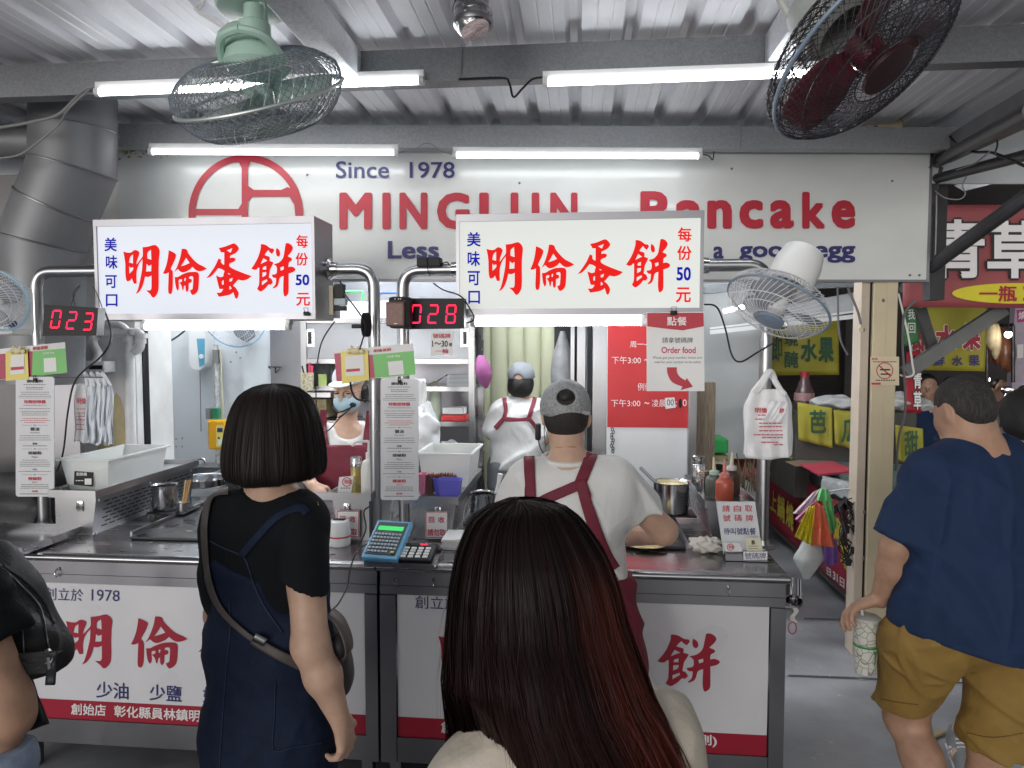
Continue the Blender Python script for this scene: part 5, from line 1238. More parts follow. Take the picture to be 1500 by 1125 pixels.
c=P(449.5,578,4.3);c.z=SH[566]-.02;c=P(450,572,4.18)
mb=MB();mb.lathe([(.036,0),(.040,.11),(.037,.11),(.033,.004),(0,.004)],c[:],20,cap=False);mb.build('cup',mat('woven_straw',(.42,.38,.26),.7,var=.5,scale=90),t)
mb=MB();mb.tube([c+Vector((.0,0,.02)),c+Vector((-.03,0,.15))],.005,6);mb.tube([c+Vector((.01,0,.02)),c+Vector((.0,0,.16))],.006,6);mb.build('dark_pen','black',t)
mb=MB();mb.tube([c+Vector((.01,0,.02)),c+Vector((.02,0,.17))],.008,6);mb.tube([c+Vector((.015,0,.02)),c+Vector((.035,0,.15))],.007,6);mb.build('red_pen',mat('pink_red_pen',(.55,.06,.12),.4),t)
a=P(450,574,4.18);mb=MB();mb.box((a.x-.09,4.14,a.z-.03),(a.x+.16,4.24,a.z-.003));tag(mb.build('narrow_shelf','steel_h'),'narrow steel shelf in front of the cabinet under the pen holder','shelf')
def smallbox(name,px,Y,dep,mt,label,cat,bev=.003,z=None,group=None):
 a,b=P(px[0],px[1],Y),P(px[2],px[3],Y);zb=b.z if z is None else z;mb=MB();mb.box((a.x,Y,zb),(b.x,Y+dep,a.z),bev);return tag(mb.build(name,mt),label,cat,group)
smallbox('sticky_note',(466,548,479,568),4.30,.004,mat('lime_note',(.50,.62,.20),.6),'lime green note in the cabinet behind the masked worker','note')
smallbox('orange_lid',(443,575,453,583),4.16,.03,mat('orange_lid',(.72,.32,.05),.4),'orange lid on the cabinet shelf edge below the pen holder','lid',.012)
smallbox('storage_basket',(444,585,478,612),4.26,.2,mat('ochre_box',(.24,.20,.10),.7,var=.4,scale=20),'ochre box on the shelf beside the masked worker','box')
t=thing('drink_bottle','pale green drink bottle with loop handle on the cabinet shelf','bottle',P(638,616,4.35)[:])
c=P(638,616,4.33);c.z=onshelf(617);h=P(638,575,4.33).z-c.z
mb=MB();mb.lathe([(.036,0),(.038,.006),(.038,h),(.03,h+.012)],c[:],22);mb.build('body',mat('sage_enamel',(.50,.55,.44),.4,var=.03),t)
mb=MB();mb.lathe([(.028,h+.0125),(.028,h+.035),(.015,h+.04)],c[:],18);mb.tube([c+Vector((.024*math.cos(a),0,h+.04+.028*math.sin(a)))for a in[i*math.pi/8 for i in range(9)]],.006,8);mb.build('cap',mat('olive_cap',(.20,.21,.14),.5),t)
smallbox('red_tray',(646,608,682,616),4.30,.12,mat('red_plastic',(.55,.03,.03),.4),'red tray on the cabinet shelf beside the drink bottle','tray',z=onshelf(617))
smallbox('white_carton',(648,597,680,607),4.31,.10,'paper','white carton lying on the red tray','carton')
t=thing('tray_stack','stack of clear lids on the middle cabinet shelf','lids',P(672,563,4.35)[:])
mb=MB();a=P(655,560,4.32)
for k in range(9):mb.box((a.x,4.32,onshelf(566)+k*.008),(a.x+.16,4.45,onshelf(566)+k*.008+.003))
for k in range(4):mb.add([(a.x-.16+.02*k,4.33,onshelf(566)+.003*k),(a.x-.01,4.33,onshelf(566)+.06+.003*k),(a.x-.01,4.44,onshelf(566)+.06+.003*k),(a.x-.16+.02*k,4.44,onshelf(566)+.003*k)],[(0,1,2,3)])
mb.build('lids',mat('clear_lid',(.70,.72,.74),.25,var=.02),t,solid=.001)
clump('white_bag_lump',P(657,650,4.33)+Vector((0,0,-.04)),(.07,.06,.05),BAGM,'small white tied plastic bag on the lower cabinet shelf','plastic bag',7)
clump('white_towel',P(622,632,3.75),(.085,.06,.12),mat('white_towel',(.76,.77,.79),.85,bump=.25,bscale=50),'white cloth bag bulging behind the tall menu board','cloth bag',9,.3)
mb=MB();c=P(612,590,3.80);mb.grid(lambda u,v:(c.x-.03+.07*u+.01*math.sin(v*5),3.80+.012*math.sin(u*9+v*3),P(612,555,3.8).z-.25*v),8,14);tag(mb.build('hanging_towel','white',solid=.004),'white cloth hanging just right of the tall menu board','towel')
t=thing('green_crate','white crate with bright green handle on top of the steel cabinet','crate',P(515,465,4.3)[:])
a,b=P(498,442,4.3),P(536,464,4.3);mb=MB();mb.box((a.x,4.3,SH[466]+.001),(b.x,4.55,a.z),.004);mb.build('body','white',t)
mb=MB();mb.tube(bend([P(490,427,4.29),P(532,427,4.29),P(531,440,4.29)],.02,4),.008,8);mb.build('green_handle',mat('bright_green',(.08,.55,.14),.4),t)
t=thing('blue_crate','white crate with blue handle on top of the steel cabinet','crate',P(565,465,4.3)[:])
a,b=P(553,440,4.3),P(592,464,4.3);mb=MB();mb.box((a.x,4.3,SH[466]+.001),(b.x,4.55,a.z),.004);mb.build('body',mat('grey_white',(.60,.62,.64),.4),t)
mb=MB();mb.tube(bend([P(555,442,4.29),P(555,429,4.29),P(592,429,4.29)],.02,4),.007,8);mb.build('blue_handle',mat('bright_blue',(.04,.09,.48),.4),t)
mb=MB();mb.box((ca.x-.3,SY+.47,2.151),(cb.x+.9,SY+.49,2.7));tag(mb.build('upper_panel','wallwhite'),'white panel high behind the steel cabinet','panel')
smallbox('grey_control_box',(531,572,546,612),3.75,.03,mat('blue_grey_box',(.36,.40,.48),.45),'blue grey box on a steel upright behind the left centre post','control box')
mb=MB();a=P(539,640,3.8);mb.box((a.x-.012,3.79,0),(a.x+.012,3.81,P(539,570,3.8).z));tag(mb.build('upright','steel_dark'),'steel upright carrying the blue grey control box','upright')
t=thing('folding_door','pale yellow green ribbed folding door behind the rear worker','door',P(760,780,5.0)[:])
a,b=P(694,480,5.0),P(818,480,5.0)
N_=90
def fd(u,v):
 x=a.x+(b.x-a.x)*u;k=u*5.0;d=.028*abs(math.sin(k*math.pi))**.35
 return(x,5.0-d,2.4*v)
mb=MB();mb.grid(fd,N_+1,2);mb.build('leaf',mat('folding_door_plastic',(.46,.47,.33),.45,var=.04,scale=4),t,sharp=50)
t=thing('purple_bag','purple bag hanging on the side of the steel cabinet','bag',P(706,565,4.2)[:])
c=P(703,545,4.2)
mb=MB();mb.grid(lambda u,v:(c.x+.006+.055*math.sin(math.pi*min(1,v*.85+.1))*math.sin(u*2*math.pi)*.9+.03*v,4.2+.05*math.cos(u*2*math.pi)*math.sin(math.pi*min(1,v*.9+.06)),P(700,520,4.2).z-.2*v),20,14,True,True);mb.build('sack',mat('purple_cloth',(.26,.07,.20),.8,var=.12,bump=.3,bscale=30),t)
t=thing('steel_uprights','stainless door frame with hanging bags between folding door and red hours board','door frame',P(860,780,4.4)[:])
def upright(x0,x1,Y,mt,nm,dep=.05,z1=2.3):
 a,b=P(x0,600,Y),P(x1,600,Y);mb=MB();mb.box((a.x,Y,0),(b.x,Y+dep,z1));return mb.build(nm,mt,t)
upright(835.5,841,4.55,'steel','thin_upright');upright(845,857,4.5,'steel','thick_upright');upright(860,867,4.45,'black','dark_gap');upright(868,890,4.3,'steel','cabinet_edge',.4)
mb=MB();a,b=P(812,480,4.9),P(836,700,4.9);mb.box((a.x,4.9,0),(b.x+.1,4.95,2.3));mb.build('dark_recess','black',t)
mb=MB();c=P(824,520,4.7);mb.grid(lambda u,v:(c.x+(.06+.03*v)*math.sin(u*6.28)*math.sin(.25+2.2*v),4.7+.04*math.cos(u*6.28),P(824,485,4.7).z-.42*v),16,14,True,True);mb.build('hanging_bag',mat('grey_plastic_film',(.20,.20,.21),.4,var=.2,scale=15),t)
mb=MB();c=P(826,560,4.72);mb.grid(lambda u,v:(c.x+.07*math.sin(u*6.28)*math.sin(.4+2.5*v),4.74+.05*math.cos(u*6.28),P(826,540,4.7).z-.3*v),14,10,True,True);mb.build('dark_hanging_bag','black',t)
HY=4.2
t=thing('hours_board','white board with a red panel giving opening hours','sign board',P(950,770,HY)[:])
a,b=P(890,470,HY),P(1010,770,HY);mb=MB();mb.box((a.x,HY,.25),(b.x,HY+.05,P(950,440,HY).z));mb.build('board','white',t)
ra,rb=P(890.5,470,HY),P(1009.5,627,HY);mb=MB();mb.box((ra.x,HY-.002,rb.z),(rb.x,HY-.0005,P(950,450,HY).z));mb.build('red_panel',mat('signal_red',(.50,.025,.03),.4,var=.03),t)
pl=PLY(HY-.003);mb=MB()
letter(mb,'周一',(923,500,943,509),pl);letter(mb,'~',(944,504,950,506),pl);letter(mb,'下午3:00',(896,522,939,533),pl,.008);letter(mb,'~',(944,526,951,529),pl)
letter(mb,'例假日',(934,561,964,572),pl);letter(mb,'下午3:00',(895,585,938,596),pl,.008);letter(mb,'~',(944,589,951,592),pl);letter(mb,'凌晨',(955,585,975,596),pl,.008);letter(mb,':',(990,588,991.5,595),pl);letter(mb,'0',(1000,585,1006,595),pl,.008)
mb.build('white_lettering','whitetxt',t)
mb=MB();fill(mb,[(974,583),(988,582),(990,597),(975,599)],PLY(HY-.0042));mb.build('paper_patch','paper',t)
mb=MB();letter(mb,'00',(977,585,987,594),PLY(HY-.0052));mb.build('black_digits','blacktxt',t)
mb=MB();pp_=[pl(x,y)+Vector((0,-.001,0))for x,y in arc(996.5,591,2.6,7,0,345,14)];mb.add([p[:]for p in pp_],[tuple(range(len(pp_)))]);mb.build('dark_patch','black',t)
mb=MB()
for k in range(9):
 c=P(897+1.5*math.sin(k*1.9),629+k*4,HY-.008);mb.tube([c+Vector((.007*math.cos(a),.002*math.sin(3*a+k),.010*math.sin(a)))for a in[i*math.pi/5 for i in range(10)]],.0022,5,closed=True)
tag(mb.build('hanging_chain','iron'),'short dark chain hanging on the white board below the red panel','chain')
smallbox('steel_edge_post',(1010.5,470,1019,740),4.15,.05,'steel','stainless edge post right of the hours board','post',.002,z=0)
smallbox('wooden_post',(1020,560,1046,740),4.3,.06,mat('old_wood',(.23,.18,.13),.7,var=.3,scale=20,stretch=(6,6,.6)),'old brown wooden post right of the hours board','post',.004,z=0)
PYR=3.78
t=thing('cream_pillar','cream painted steel pillar carrying a no smoking notice','pillar',P(1287,900,PYR)[:])
a,b=P(1275,600,PYR),P(1311,600,PYR)
mb=MB();mb.box((a.x,PYR,0),(b.x,PYR+.14,2.75),.006);mb.bar((a.x*.45+b.x*.55,PYR-.0015,0),(a.x*.45+b.x*.55,PYR-.0015,2.7),.004,.002,(0,1,0));mb.build('shaft','cream',t)
a2=P(1259,600,PYR);mb=MB();mb.box((a2 .x,PYR+.012,0),(a.x-.012,PYR+.12,2.75),.003);mb.build('side_trim',mat('pinkish_cream',(.56,.47,.38),.5,var=.08,scale=6),t)
mb=MB();mb.box((a.x-.0115,PYR+.02,0),(a.x-.0005,PYR+.1,2.75));mb.build('dark_joint','black',t)
mb=MB()
for(x,y)in((1265,483),(1266,750),(1265,818),(1294,440)):mb.ball(P(x,y,PYR+(.012 if x<1270 else 0)),(.008,.006,.010),8,5)
mb.build('screw','steel_dark',t)
mb=MB();c=P(1263,483,PYR);mb.box(c-Vector((.018,.004,.012)),c+Vector((.005,.01,.012)),.002);mb.build('latch','cream',t)
def p_smoke(D,pl):
 m=use(D,'redtxt');k=use(D,'blacktxt')
 for i in range(28):
  a0,a1=2*math.pi*i/28,2*math.pi*(i+1)/28
  m.add([pl(1296+r*math.cos(an),543+r*1.0*math.sin(an))[:]for r,an in((12.4,a0),(12.4,a1),(11.0,a1),(11.0,a0))],[(0,1,2,3)])
 m.add([pl(*p)[:]for p in((1287,536),(1288.4,534.8),(1305,550),(1303.6,551.4))],[(0,1,2,3)])
 fill(k,(1289,540.5,1304,542.6),pl);fill(k,(1290,547,1302,549),pl);fill(m,(1302,547,1304.5,549),pl)
 letter(m,'吸菸',(1277,524,1286,527.5),pl,.03)
 dashes(k,1279,1314,530,1,pl,random.Random(2),(3,5),.7);dashes(k,1283,1311,557,1.6,pl,random.Random(3),(2.4,3),1);fill(m,(1276.5,560.5,1290,563.5),pl)
sheet('no_smoking_notice',(1275.5,522.5,1317,564.5),PYR-.012,'cream no smoking notice with red circle on the pillar','notice',p_smoke,.003,mat('notice_cream',(.70,.60,.42),.45))
cable([(1341,440),(1325,460),(1322,500),(1324,540),(1326,600),(1317,640),(1312,690)],[3.85],.006,'grey cable hanging right of the cream pillar','greytxt')
cable([(1316,430),(1330,490),(1336,530),(1338,548),(1328,552),(1318,549)],[3.86],.005,'pale cable looping beside the no smoking notice','paper')
cable([(1227,420),(1228,470),(1232,500),(1242,520)],[3.7],.005,'dark wire hanging below the big sign near the pillar','greytxt')
cable([(1241,420),(1256,455),(1261,475)],[3.72],.006,'grey wire hanging below the big sign against the pillar trim','greytxt')
cable([(1032,446),(1050,450),(1062,480),(1072,520),(1085,530),(1108,517),(1135,500),(1140,485)],[2.75,2.78,2.8,2.8,2.78,2.74,2.72,2.7],.0035,'black cable looping from the right box sign to the post fan')
DARK=mat('dark_boards',(.035,.030,.028),.7,var=.4,scale=4,stretch=(1,1,8))
t=thing('dark_stall_wall','dark back wall of the fruit stall beyond the counter','wall',(2.0,7.2,0))
mb=MB();a,b=P(1030,600,7.2),P(1250,600,7.2);mb.box((a.x-.8,7.2,0),(b.x-.02,7.3,3.0));mb.build('boards',DARK,t)
mb=MB();a=P(1236,600,6.9);mb.box((a.x,6.9,0),(a.x+.1,7.0,3.0));mb.build('post',mat('dark_post',(.06,.055,.05),.6,var=.2),t)
t=thing('white_door_frame','dull white door frame seen right of the hours board','door frame',P(1045,700,5.6)[:])
mb=MB();a,b=P(1028,600,5.6),P(1052,600,5.6);mb.box((a.x,5.6,0),(b.x,5.66,2.3));mb.build('jamb',mat('dirty_white',(.34,.34,.33),.6,var=.3,scale=4),t)
mb=MB();a,b=P(1053,600,5.65),P(1070,600,5.65);mb.box((a.x,5.62,0),(b.x,5.7,2.3));mb.build('dark_strip','black',t)
LEAF=mat('dark_leaf',(.030,.060,.018),.5,var=.5,scale=6)
LEAF2=mat('bright_leaf',(.085,.12,.028),.5,var=.4,scale=6)
t=thing('leafy_climber','dark green leafy climber on the wall beyond the hours board','plant',P(1090,640,6.6)[:])
rg=random.Random(12);A,B=MB(),MB()
for k in range(620):
 c=P(rg.uniform(1066,1130),rg.uniform(470,640),6.6+rg.uniform(-.12,.12));r=rg.uniform(.03,.055);n1=Vector((rg.uniform(-1,1),rg.uniform(-1.2,-.2),rg.uniform(-.6,.8))).normalized();u=n1 .cross(Vector((0,0,1))).normalized();w=n1 .cross(u)
 m_=A if rg.random()<.68 else B;m_.add([(c-u*r)[:],(c-w*r*.7-u*r*.2)[:],(c+u*r*.5-w*r*.5)[:],(c+u*r*1.1)[:],(c+u*r*.5+w*r*.5)[:],(c+w*r*.7-u*r*.2)[:]],[(0,1,2,3,4,5)])
A.build('dark_leaves',LEAF,t);B.build('pale_leaves',LEAF2,t)
mb=MB()
for k in range(5):mb.tube(catmull([P(1072+12*k,660,6.62),P(1070+12*k,560,6.6),P(1078+11*k,460,6.63)],5),.012,6)
mb.build('stem',mat('vine_stem',(.08,.06,.04),.8),t)
t=thing('stall_eave','grey steel eave with bright strip over the fruit stall','eave',P(1150,470,4.9)[:])
def pbar(mb,p,q,Ya,Yb,w,h):mb.bar(P(p[0],p[1],Ya),P(q[0],q[1],Yb),w,h)
mb=MB();pbar(mb,(1030,424),(1265,414),4.9,4.9,.1,.055);mb.build('upper_bar','galv',t)
mb=MB();pbar(mb,(1150,462),(1265,440),4.95,4.95,.06,.13);mb.build('eave_sheet',mat('eave_grey',(.46,.48,.50),.4,.3,var=.1),t)
mb=MB();pbar(mb,(1040,487),(1265,462),4.86,4.86,.02,.028);pbar(mb,(1040,481),(1265,455),4.87,4.87,.02,.012);mb.build('white_gutter','white',t)
mb=MB();mb.tube([P(1060,456,5.3),P(1090,449,5.3)],.016,8);mb.build('small_tube_light',emat('far_tube_glow',(.95,.98,1),6.0),t)
BY=mat('yellow_banner',(.36,.32,.03),.5,var=.10,scale=4)
GT=mat('green_banner_ink',(.02,.085,.04),.5,var=.05)
M['green']=GT
def banner(label,q,Y,s,base,paint,name='cloth_banner',sag=.012,nu=24,nv=12,seed=1):
 pl=lambda x,y:P(x,y,Y,s)
 t=thing(name,label,'banner',pl((q[2][0]+q[3][0])/2,q[2][1])[:])
 qm=quadmap(q)
 nr=Vector((s,-1,0)).normalized()
 def f(u,v):
  p=qm(u,v);return pl(p.x,p.y)+nr*sag*math.sin(u*9+seed)*math.sin(v*3+.5)
 mb=MB();mb.grid(f,nu,nv);mb.build('cloth',base,t,solid=.002)
 D={};paint(D,lambda x,y:pl(x,y)+nr*(sag+.006))
 for k,m in D.items():m.build({'green':'green_lettering','redtxt':'red_lettering','navytxt':'blue_lettering','whitetxt':'white_lettering','blacktxt':'black_outline','yel':'yellow_lettering','redbrush':'dark_red_lettering'}.get(k,k+'_print'),M[k],t)
 return t
def p_fruit(D,pl):
 m=use(D,'green')
 letter(m,'即',(1130,496,1145,529),pl,.03);letter(m,'現',(1148,491,1168,507),pl,.03);letter(m,'醃',(1148,514,1169,539),pl,.025)
 letter(m,'水',(1172,497,1196,530),pl,.05);letter(m,'果',(1198,494,1220,531),pl,.05)
banner('yellow banner with dark green fruit writing behind the post fan',[(1122,470),(1230,468),(1229,549),(1126,550)],6.3,0,BY,p_fruit,seed=2)
t=thing('big_sauce_bottle','dark bottle with red cap and faded pink label on the fruit stall counter','bottle',P(1178,590,5.6)[:])
c=P(1178,590,5.6);h=P(1178,545,5.6).z-c.z
mb=MB();mb.lathe([(.075,0),(.07,h*.35),(.05,h*.55),(.032,h*.75),(.03,h*.85)],c[:],18);mb.build('body',mat('dark_glass',(.10,.055,.06),.2,var=.2),t)
mb=MB();mb.lathe([(.033,h*.851),(.034,h),(0,h)],c[:],14,cap=False);mb.build('cap','redbrush',t)
mb=MB();mb.lathe([(.0765,.02),(.072,h*.33)],c[:],18,cap=False);mb.build('label',mat('faded_label',(.40,.22,.22),.6,var=.2),t)
t=thing('fruit_counter','fruit stall counter skirted with yellow cloths with green writing','counter',P(1250,700,5.2)[:])
YC=5.25;s2=-.10
sk=lambda x,y:P(x,y,YC,s2)
zc_t=sk(1240,604).z
mb=MB();q=[sk(1168,593),sk(1345,630)];q[0].z=q[1].z=zc_t+.0
mb.add([(q[0].x,q[0].y+.03,.55),(q[1].x,q[1].y+.03,.55),(q[1].x,q[1].y+.9,.55),(q[0].x,q[0].y+.9,.55),(q[0].x,q[0].y+.03,zc_t),(q[1].x,q[1].y+.03,zc_t),(q[1].x,q[1].y+.9,zc_t),(q[0].x,q[0].y+.9,zc_t)],[(3,2,1,0),(4,5,6,7),(0,1,5,4),(1,2,6,5),(2,3,7,6),(3,0,4,7)]);mb.build('table_body',mat('dark_wood_table',(.06,.055,.05),.6),t)
CL=mat('dull_yellow_cloth',(.36,.33,.04),.7,var=.16,scale=5,bump=.2,bscale=8)
for(x0,x1,yt0,yt1,yb0,yb1,chs,cq)in((1168,1219,589,598,644,656,'芭',(1184,600,1208,634)),(1221,1262,600,604,650,662,'瓜',(1230,612,1258,648)),(1311,1352,622,628,672,690,'甜',(1322,630,1342,668))):
 qm=quadmap([(x0,yt0),(x1,yt1),(x1-1,yb1),(x0+1,yb0)])
 def f(u,v,qm=qm):
  p=qm(u,v);w=sk(p.x,p.y);return w+Vector((0,-.012*v*math.sin(u*14)-.01*v,0))
 mb=MB();mb.grid(f,16,10);mb.build('cloth_skirt',CL,t,solid=.002)
 mb=MB();letter(mb,chs,cq,lambda x,y:sk(x,y)+Vector((0,-.03,0)),.03);mb.build('green_lettering',GT,t)
SACK=mat('white_sack',(.62,.63,.63),.6,var=.08,bump=.3,bscale=22)
for(x,y,r,lab,sd)in((1237,596,(.16,.15,.05),'white tied sack lying on the fruit counter left of the pillar',1),(1332,612,(.17,.15,.06),'white sack lying on the fruit counter right of the pillar',2),(1362,622,(.12,.12,.045),'smaller pale sack on the fruit counter beside the man\'s head',3)):
 c=sk(x,y);c.y+=.22;c.z=zc_t+r[2]
 clump('white_sack',c,r,SACK,lab,'sack',sd,.2)
NX=PZ(1252,880,.10).x;NY0=PZ(1252,880,.10).y
NZ=PX(1250,737,NX).z;FYr=PX(1130,690,NX).y
t=thing('noodle_counter','metal counter of the noodle stall running back behind the cream pillar','counter',(NX+.4,(NY0+FYr)/2,0))
mb=MB();mb.box((NX,NY0,.06),(NX+.8,FYr+.3,NZ));mb.build('cabinet',mat('grey_cabinet',(.16,.165,.17),.5,.3,var=.2),t)
mb=MB();mb.box((NX-.03,NY0-.02,NZ+.001),(NX+.83,FYr+.33,NZ+.10));mb.build('steel_rim','steel_dark',t)
mb=MB();mb.box((NX+.0,NY0,NZ+.101),(NX+.8,FYr+.3,NZ+.135));mb.build('top_sheet',mat('dull_green_top',(.14,.19,.19),.4,var=.3,scale=6),t)
mb=MB()
for y in(NY0+.03,FYr+.2):
 for x in(NX+.05,NX+.75):mb.box((x-.02,y-.02,0),(x+.02,y+.02,.059))
mb.build('leg','steel_dark',t)
zt3=NZ+.136
def flatboard(px,mt,label,h=.012,cat='board'):
 q=[PZ(x,y,zt3)for x,y in px];mb=MB();mb.slab(q,(0,0,1),h);return tag(mb.build('flat_board',mt),label,cat,'boards lying on the noodle counter')
flatboard([(1172,682),(1222,679),(1256,692),(1200,697)],mat('pink_red_board',(.62,.07,.12),.5),'pinkish red board lying on the noodle counter')
flatboard([(1156,664),(1178,663),(1192,671),(1158,673)],mat('lime_board',(.38,.62,.16),.5),'lime green board lying at the far end of the noodle counter')
flatboard([(1150,677),(1205,672),(1228,679),(1166,684)],mat('tan_board',(.30,.21,.15),.6),'tan board lying behind the pinkish red board',.006)
flatboard([(1178,671),(1208,671),(1212,674),(1181,675)],mat('blue_pen_board',(.05,.09,.32),.4),'narrow blue strip lying beside the lime board',.014)
t=thing('red_side_banner','red banner with yellow writing along the side of the noodle counter','banner',(NX-.02,(NY0+FYr)/2,.2))
BX=NX-.035
bx=lambda px,py:PX(px,py,BX)
def fb(u,v):
 y=NY0+.02+(FYr+.2-NY0)*u;zt=NZ-.01-.02*math.sin(u*math.pi*3)**2;return(BX+.012*math.sin(u*16)*math.sin(v*3),y,zt+(.12-zt)*v)
mb=MB();mb.grid(fb,30,8);mb.build('cloth',mat('red_banner',(.34,.018,.045),.5,var=.1,scale=5),t,solid=.002)
bxx=lambda px,py:PX(px,py,BX-.016)
YM=mat('yellow_ink',(.62,.50,.06),.5);M['yel']=YM
mb,K=MB(),MB()
for ch,q in(('上',[(1129,716),(1138,722),(1137,752),(1128,745)]),('鍋',[(1139,722),(1150,730),(1149,768),(1138,756)]),('燒',[(1152,732),(1163,740),(1162,780),(1151,768)]),('意',[(1222,752),(1234,764),(1233,806),(1221,788)]),('麵',[(1232,790),(1243,806),(1242,842),(1231,822)])):letter(mb,ch,q,bxx,.035);letter(K,ch,q,lambda x,y:PX(x,y,BX-.0145),.075)
mb.build('yellow_lettering',YM,t);K.build('black_outline','blacktxt',t)
mb=MB()
for ch,q in(('日',[(1211,830),(1217,834),(1217,846),(1211,841)]),('31',[(1220,836),(1227,841),(1227,853),(1220,848)]),('日',[(1230,844),(1237,849),(1237,863),(1230,857)])):letter(mb,ch,q,bxx,.03)
mb.build('pale_lettering','whitetxt',t)
t0=P(1203,715,4.05)
def hang(px,Y,mt,label,seed,fold=4,amp=.012):
 """hanging folded bag; px polygon as quad tl,tr,br,bl"""
 qm=quadmap(px);rg=random.Random(seed);ph=rg.uniform(0,6)
 mb=MB()
 def f(u,v):
  p=qm(u,v);return P(p.x,p.y,Y+amp*math.sin(u*fold*3+ph+v*2)*(.3+v))
 mb.grid(f,18,14)
 return tag(mb.build('plastic_bag',mt,solid=.0015),label,'plastic bag','coloured bags hanging by the pillar')
pb_=lambda n_,c_:mat(n_,c_,.4,var=.12,scale=25,bump=.35,bscale=25)
hang([(1190,722),(1202,716),(1180,756),(1161,752)],3.98,pb_('white_pink_bag',(.62,.52,.58)),'white bag with pink stripe at the top of the bag bunch',1)
hang([(1198,728),(1206,724),(1172,766),(1164,760)],3.95,pb_('pink_bag',(.60,.22,.42)),'pink bag folded under the white one in the bag bunch',2)
hang([(1200,716),(1212,716),(1219,734),(1196,734)],3.93,pb_('green_bag_a',(.20,.62,.24)),'bright green bag knot topping the bag bunch',3)
hang([(1204,733),(1219,732),(1226,770),(1218,784)],3.94,pb_('green_bag_b',(.16,.50,.18)),'green bag tail hanging right in the bag bunch',4)
hang([(1184,742),(1195,740),(1190,800),(1164,786)],3.92,pb_('yellow_bag',(.72,.62,.04)),'yellow folded bag in the bag bunch',5,7,.015)
hang([(1194,734),(1206,742),(1223,802),(1190,799)],3.91,pb_('orange_bag',(.70,.16,.08)),'orange bag in the middle of the bag bunch',6)
hang([(1204,795),(1226,790),(1228,826),(1208,830)],3.96,pb_('violet_bag',(.20,.10,.36)),'violet bag low in the bag bunch',7)
mb=MB()
def gb(u,v):
 a=u*2*math.pi;w=math.sin(min(1,v*1.15+.12)*math.pi*.5)*(1-max(0,v-.55)*1.9);c=P(1189-8*v,782+66*v,3.98)
 return(c.x+(.085*w+.006*math.sin(5*a+9*v))*math.cos(a),c.y+(.06*w)*math.sin(a),c.z)
mb.grid(gb,28,16,True,True);tag(mb.build('plastic_bag',mat('clear_grey_bag',(.46,.47,.46),.35,var=.15,scale=16,bump=.4,bscale=20)),'full greyish clear bag at the bottom of the bag bunch','plastic bag','coloured bags hanging by the pillar')
mb=MB();mb.tube([P(1200,722,3.97),P(1240,716,3.9),P(1262,716,3.85)],.006,6);tag(mb.build('bag_hook','steel_dark'),'wire hook from the pillar holding the bag bunch','hook')
t=thing('cable_tangle','tangle of black cables and plugs at the left foot of the cream pillar','cables',P(1250,840,3.84)[:])
mb=MB();rg=random.Random(31)
for k in range(11):
 pts=[P(1258+rg.uniform(-2,2),728+k*3,3.84)]
 for j in range(5):pts.append(P(rg.uniform(1228,1258),738+j*20+rg.uniform(-9,9),3.84+rg.uniform(-.05,.05)))
 pts.append(P(1259,820+rg.uniform(-20,20),3.84));mb.tube(catmull(pts,5),.0035,5)
for k in range(9):
 c=P(rg.uniform(1232,1258),rg.uniform(770,835),3.83+rg.uniform(-.04,.04));mb.box(c-Vector((.012,.01,.018)),c+Vector((.012,.01,.018)),.004)
mb.build('cables','rubber',t)
mb=MB();mb.grid(lambda u,v:P(1222+38*u,742-18*u+12*v-3*math.sin(u*9),3.86+.02*math.sin(u*12+v*5)),12,6);mb.build('torn_sheet','black',t,solid=.002)
t=thing('foam_sheet','crumpled translucent white sheet at the near end of the noodle counter','sheet',PZ(1230,715,NZ+.14)[:])
a=PZ(1206,700,NZ+.14);mb=MB();rg=random.Random(3)
mb.grid(lambda u,v:PZ(1205+60*u,697+6*v+12*u,NZ+.142) if v<.45 else PZ(1205+60*u,699.7+12*u,NZ+.142)+Vector((-.012+.006*math.sin(u*17),-.012,-.16*(v-.45)+.01*math.sin(u*23))),26,8);mb.build('film',mat('white_film',(.50,.52,.53),.35,var=.15,scale=12),t)
t=thing('green_crate_stack','bright green crate on a low shelf right of the wooden post','crate',P(1052,690,5.0)[:])
a,b=P(1022,644,5.0),P(1067,664,5.0);mb=MB();mb.box((a.x,5.0,b.z),(b.x,5.3,a.z),.008);mb.build('crate',mat('crate_green',(.02,.30,.07),.5,var=.1),t)
a,b=P(1024,667,5.0),P(1067,676,5.0);mb=MB();mb.box((a.x,5.0,b.z),(b.x,5.3,a.z),.008);mb.build('lower_crate',mat('crate_olive',(.22,.22,.10),.5,var=.1),t)
a,b=P(1020,678,5.0),P(1070,690,5.0);mb=MB();mb.box((a.x,5.0,0),(b.x,5.3,b.z),.01);mb.build('shelf_box',DARK,t)
mb=MB()
def rs(u,v):return P(1075+50*u,672+20*v+30*u*v,4.8+.05*math.sin(u*7)+.04*math.sin(v*5))
mb.grid(rs,12,10);tag(mb.build('red_cloth',mat('dim_red_cloth',(.14,.02,.03),.7,var=.3,scale=7),solid=.003),'dim red cloth hanging in the dark behind the sauce bottles','cloth')
mb=MB()
for k in range(26):
 x=1092+rg.uniform(-12,30);p0=P(x,720,4.6);mb.tube([p0,p0+Vector((rg.uniform(-.06,.06),rg.uniform(-.05,.05),rg.uniform(.1,.24)))],.004,5)
tag(mb.build('herb_bunch',mat('dry_herb',(.16,.13,.07),.8,var=.4)),'bunch of dry brown herbs in the dark behind the sauce bottles','herbs')
t=thing('dark_frame_post','dark steel post with wires at the right end of the big sign','post',P(1378,400,3.95)[:])
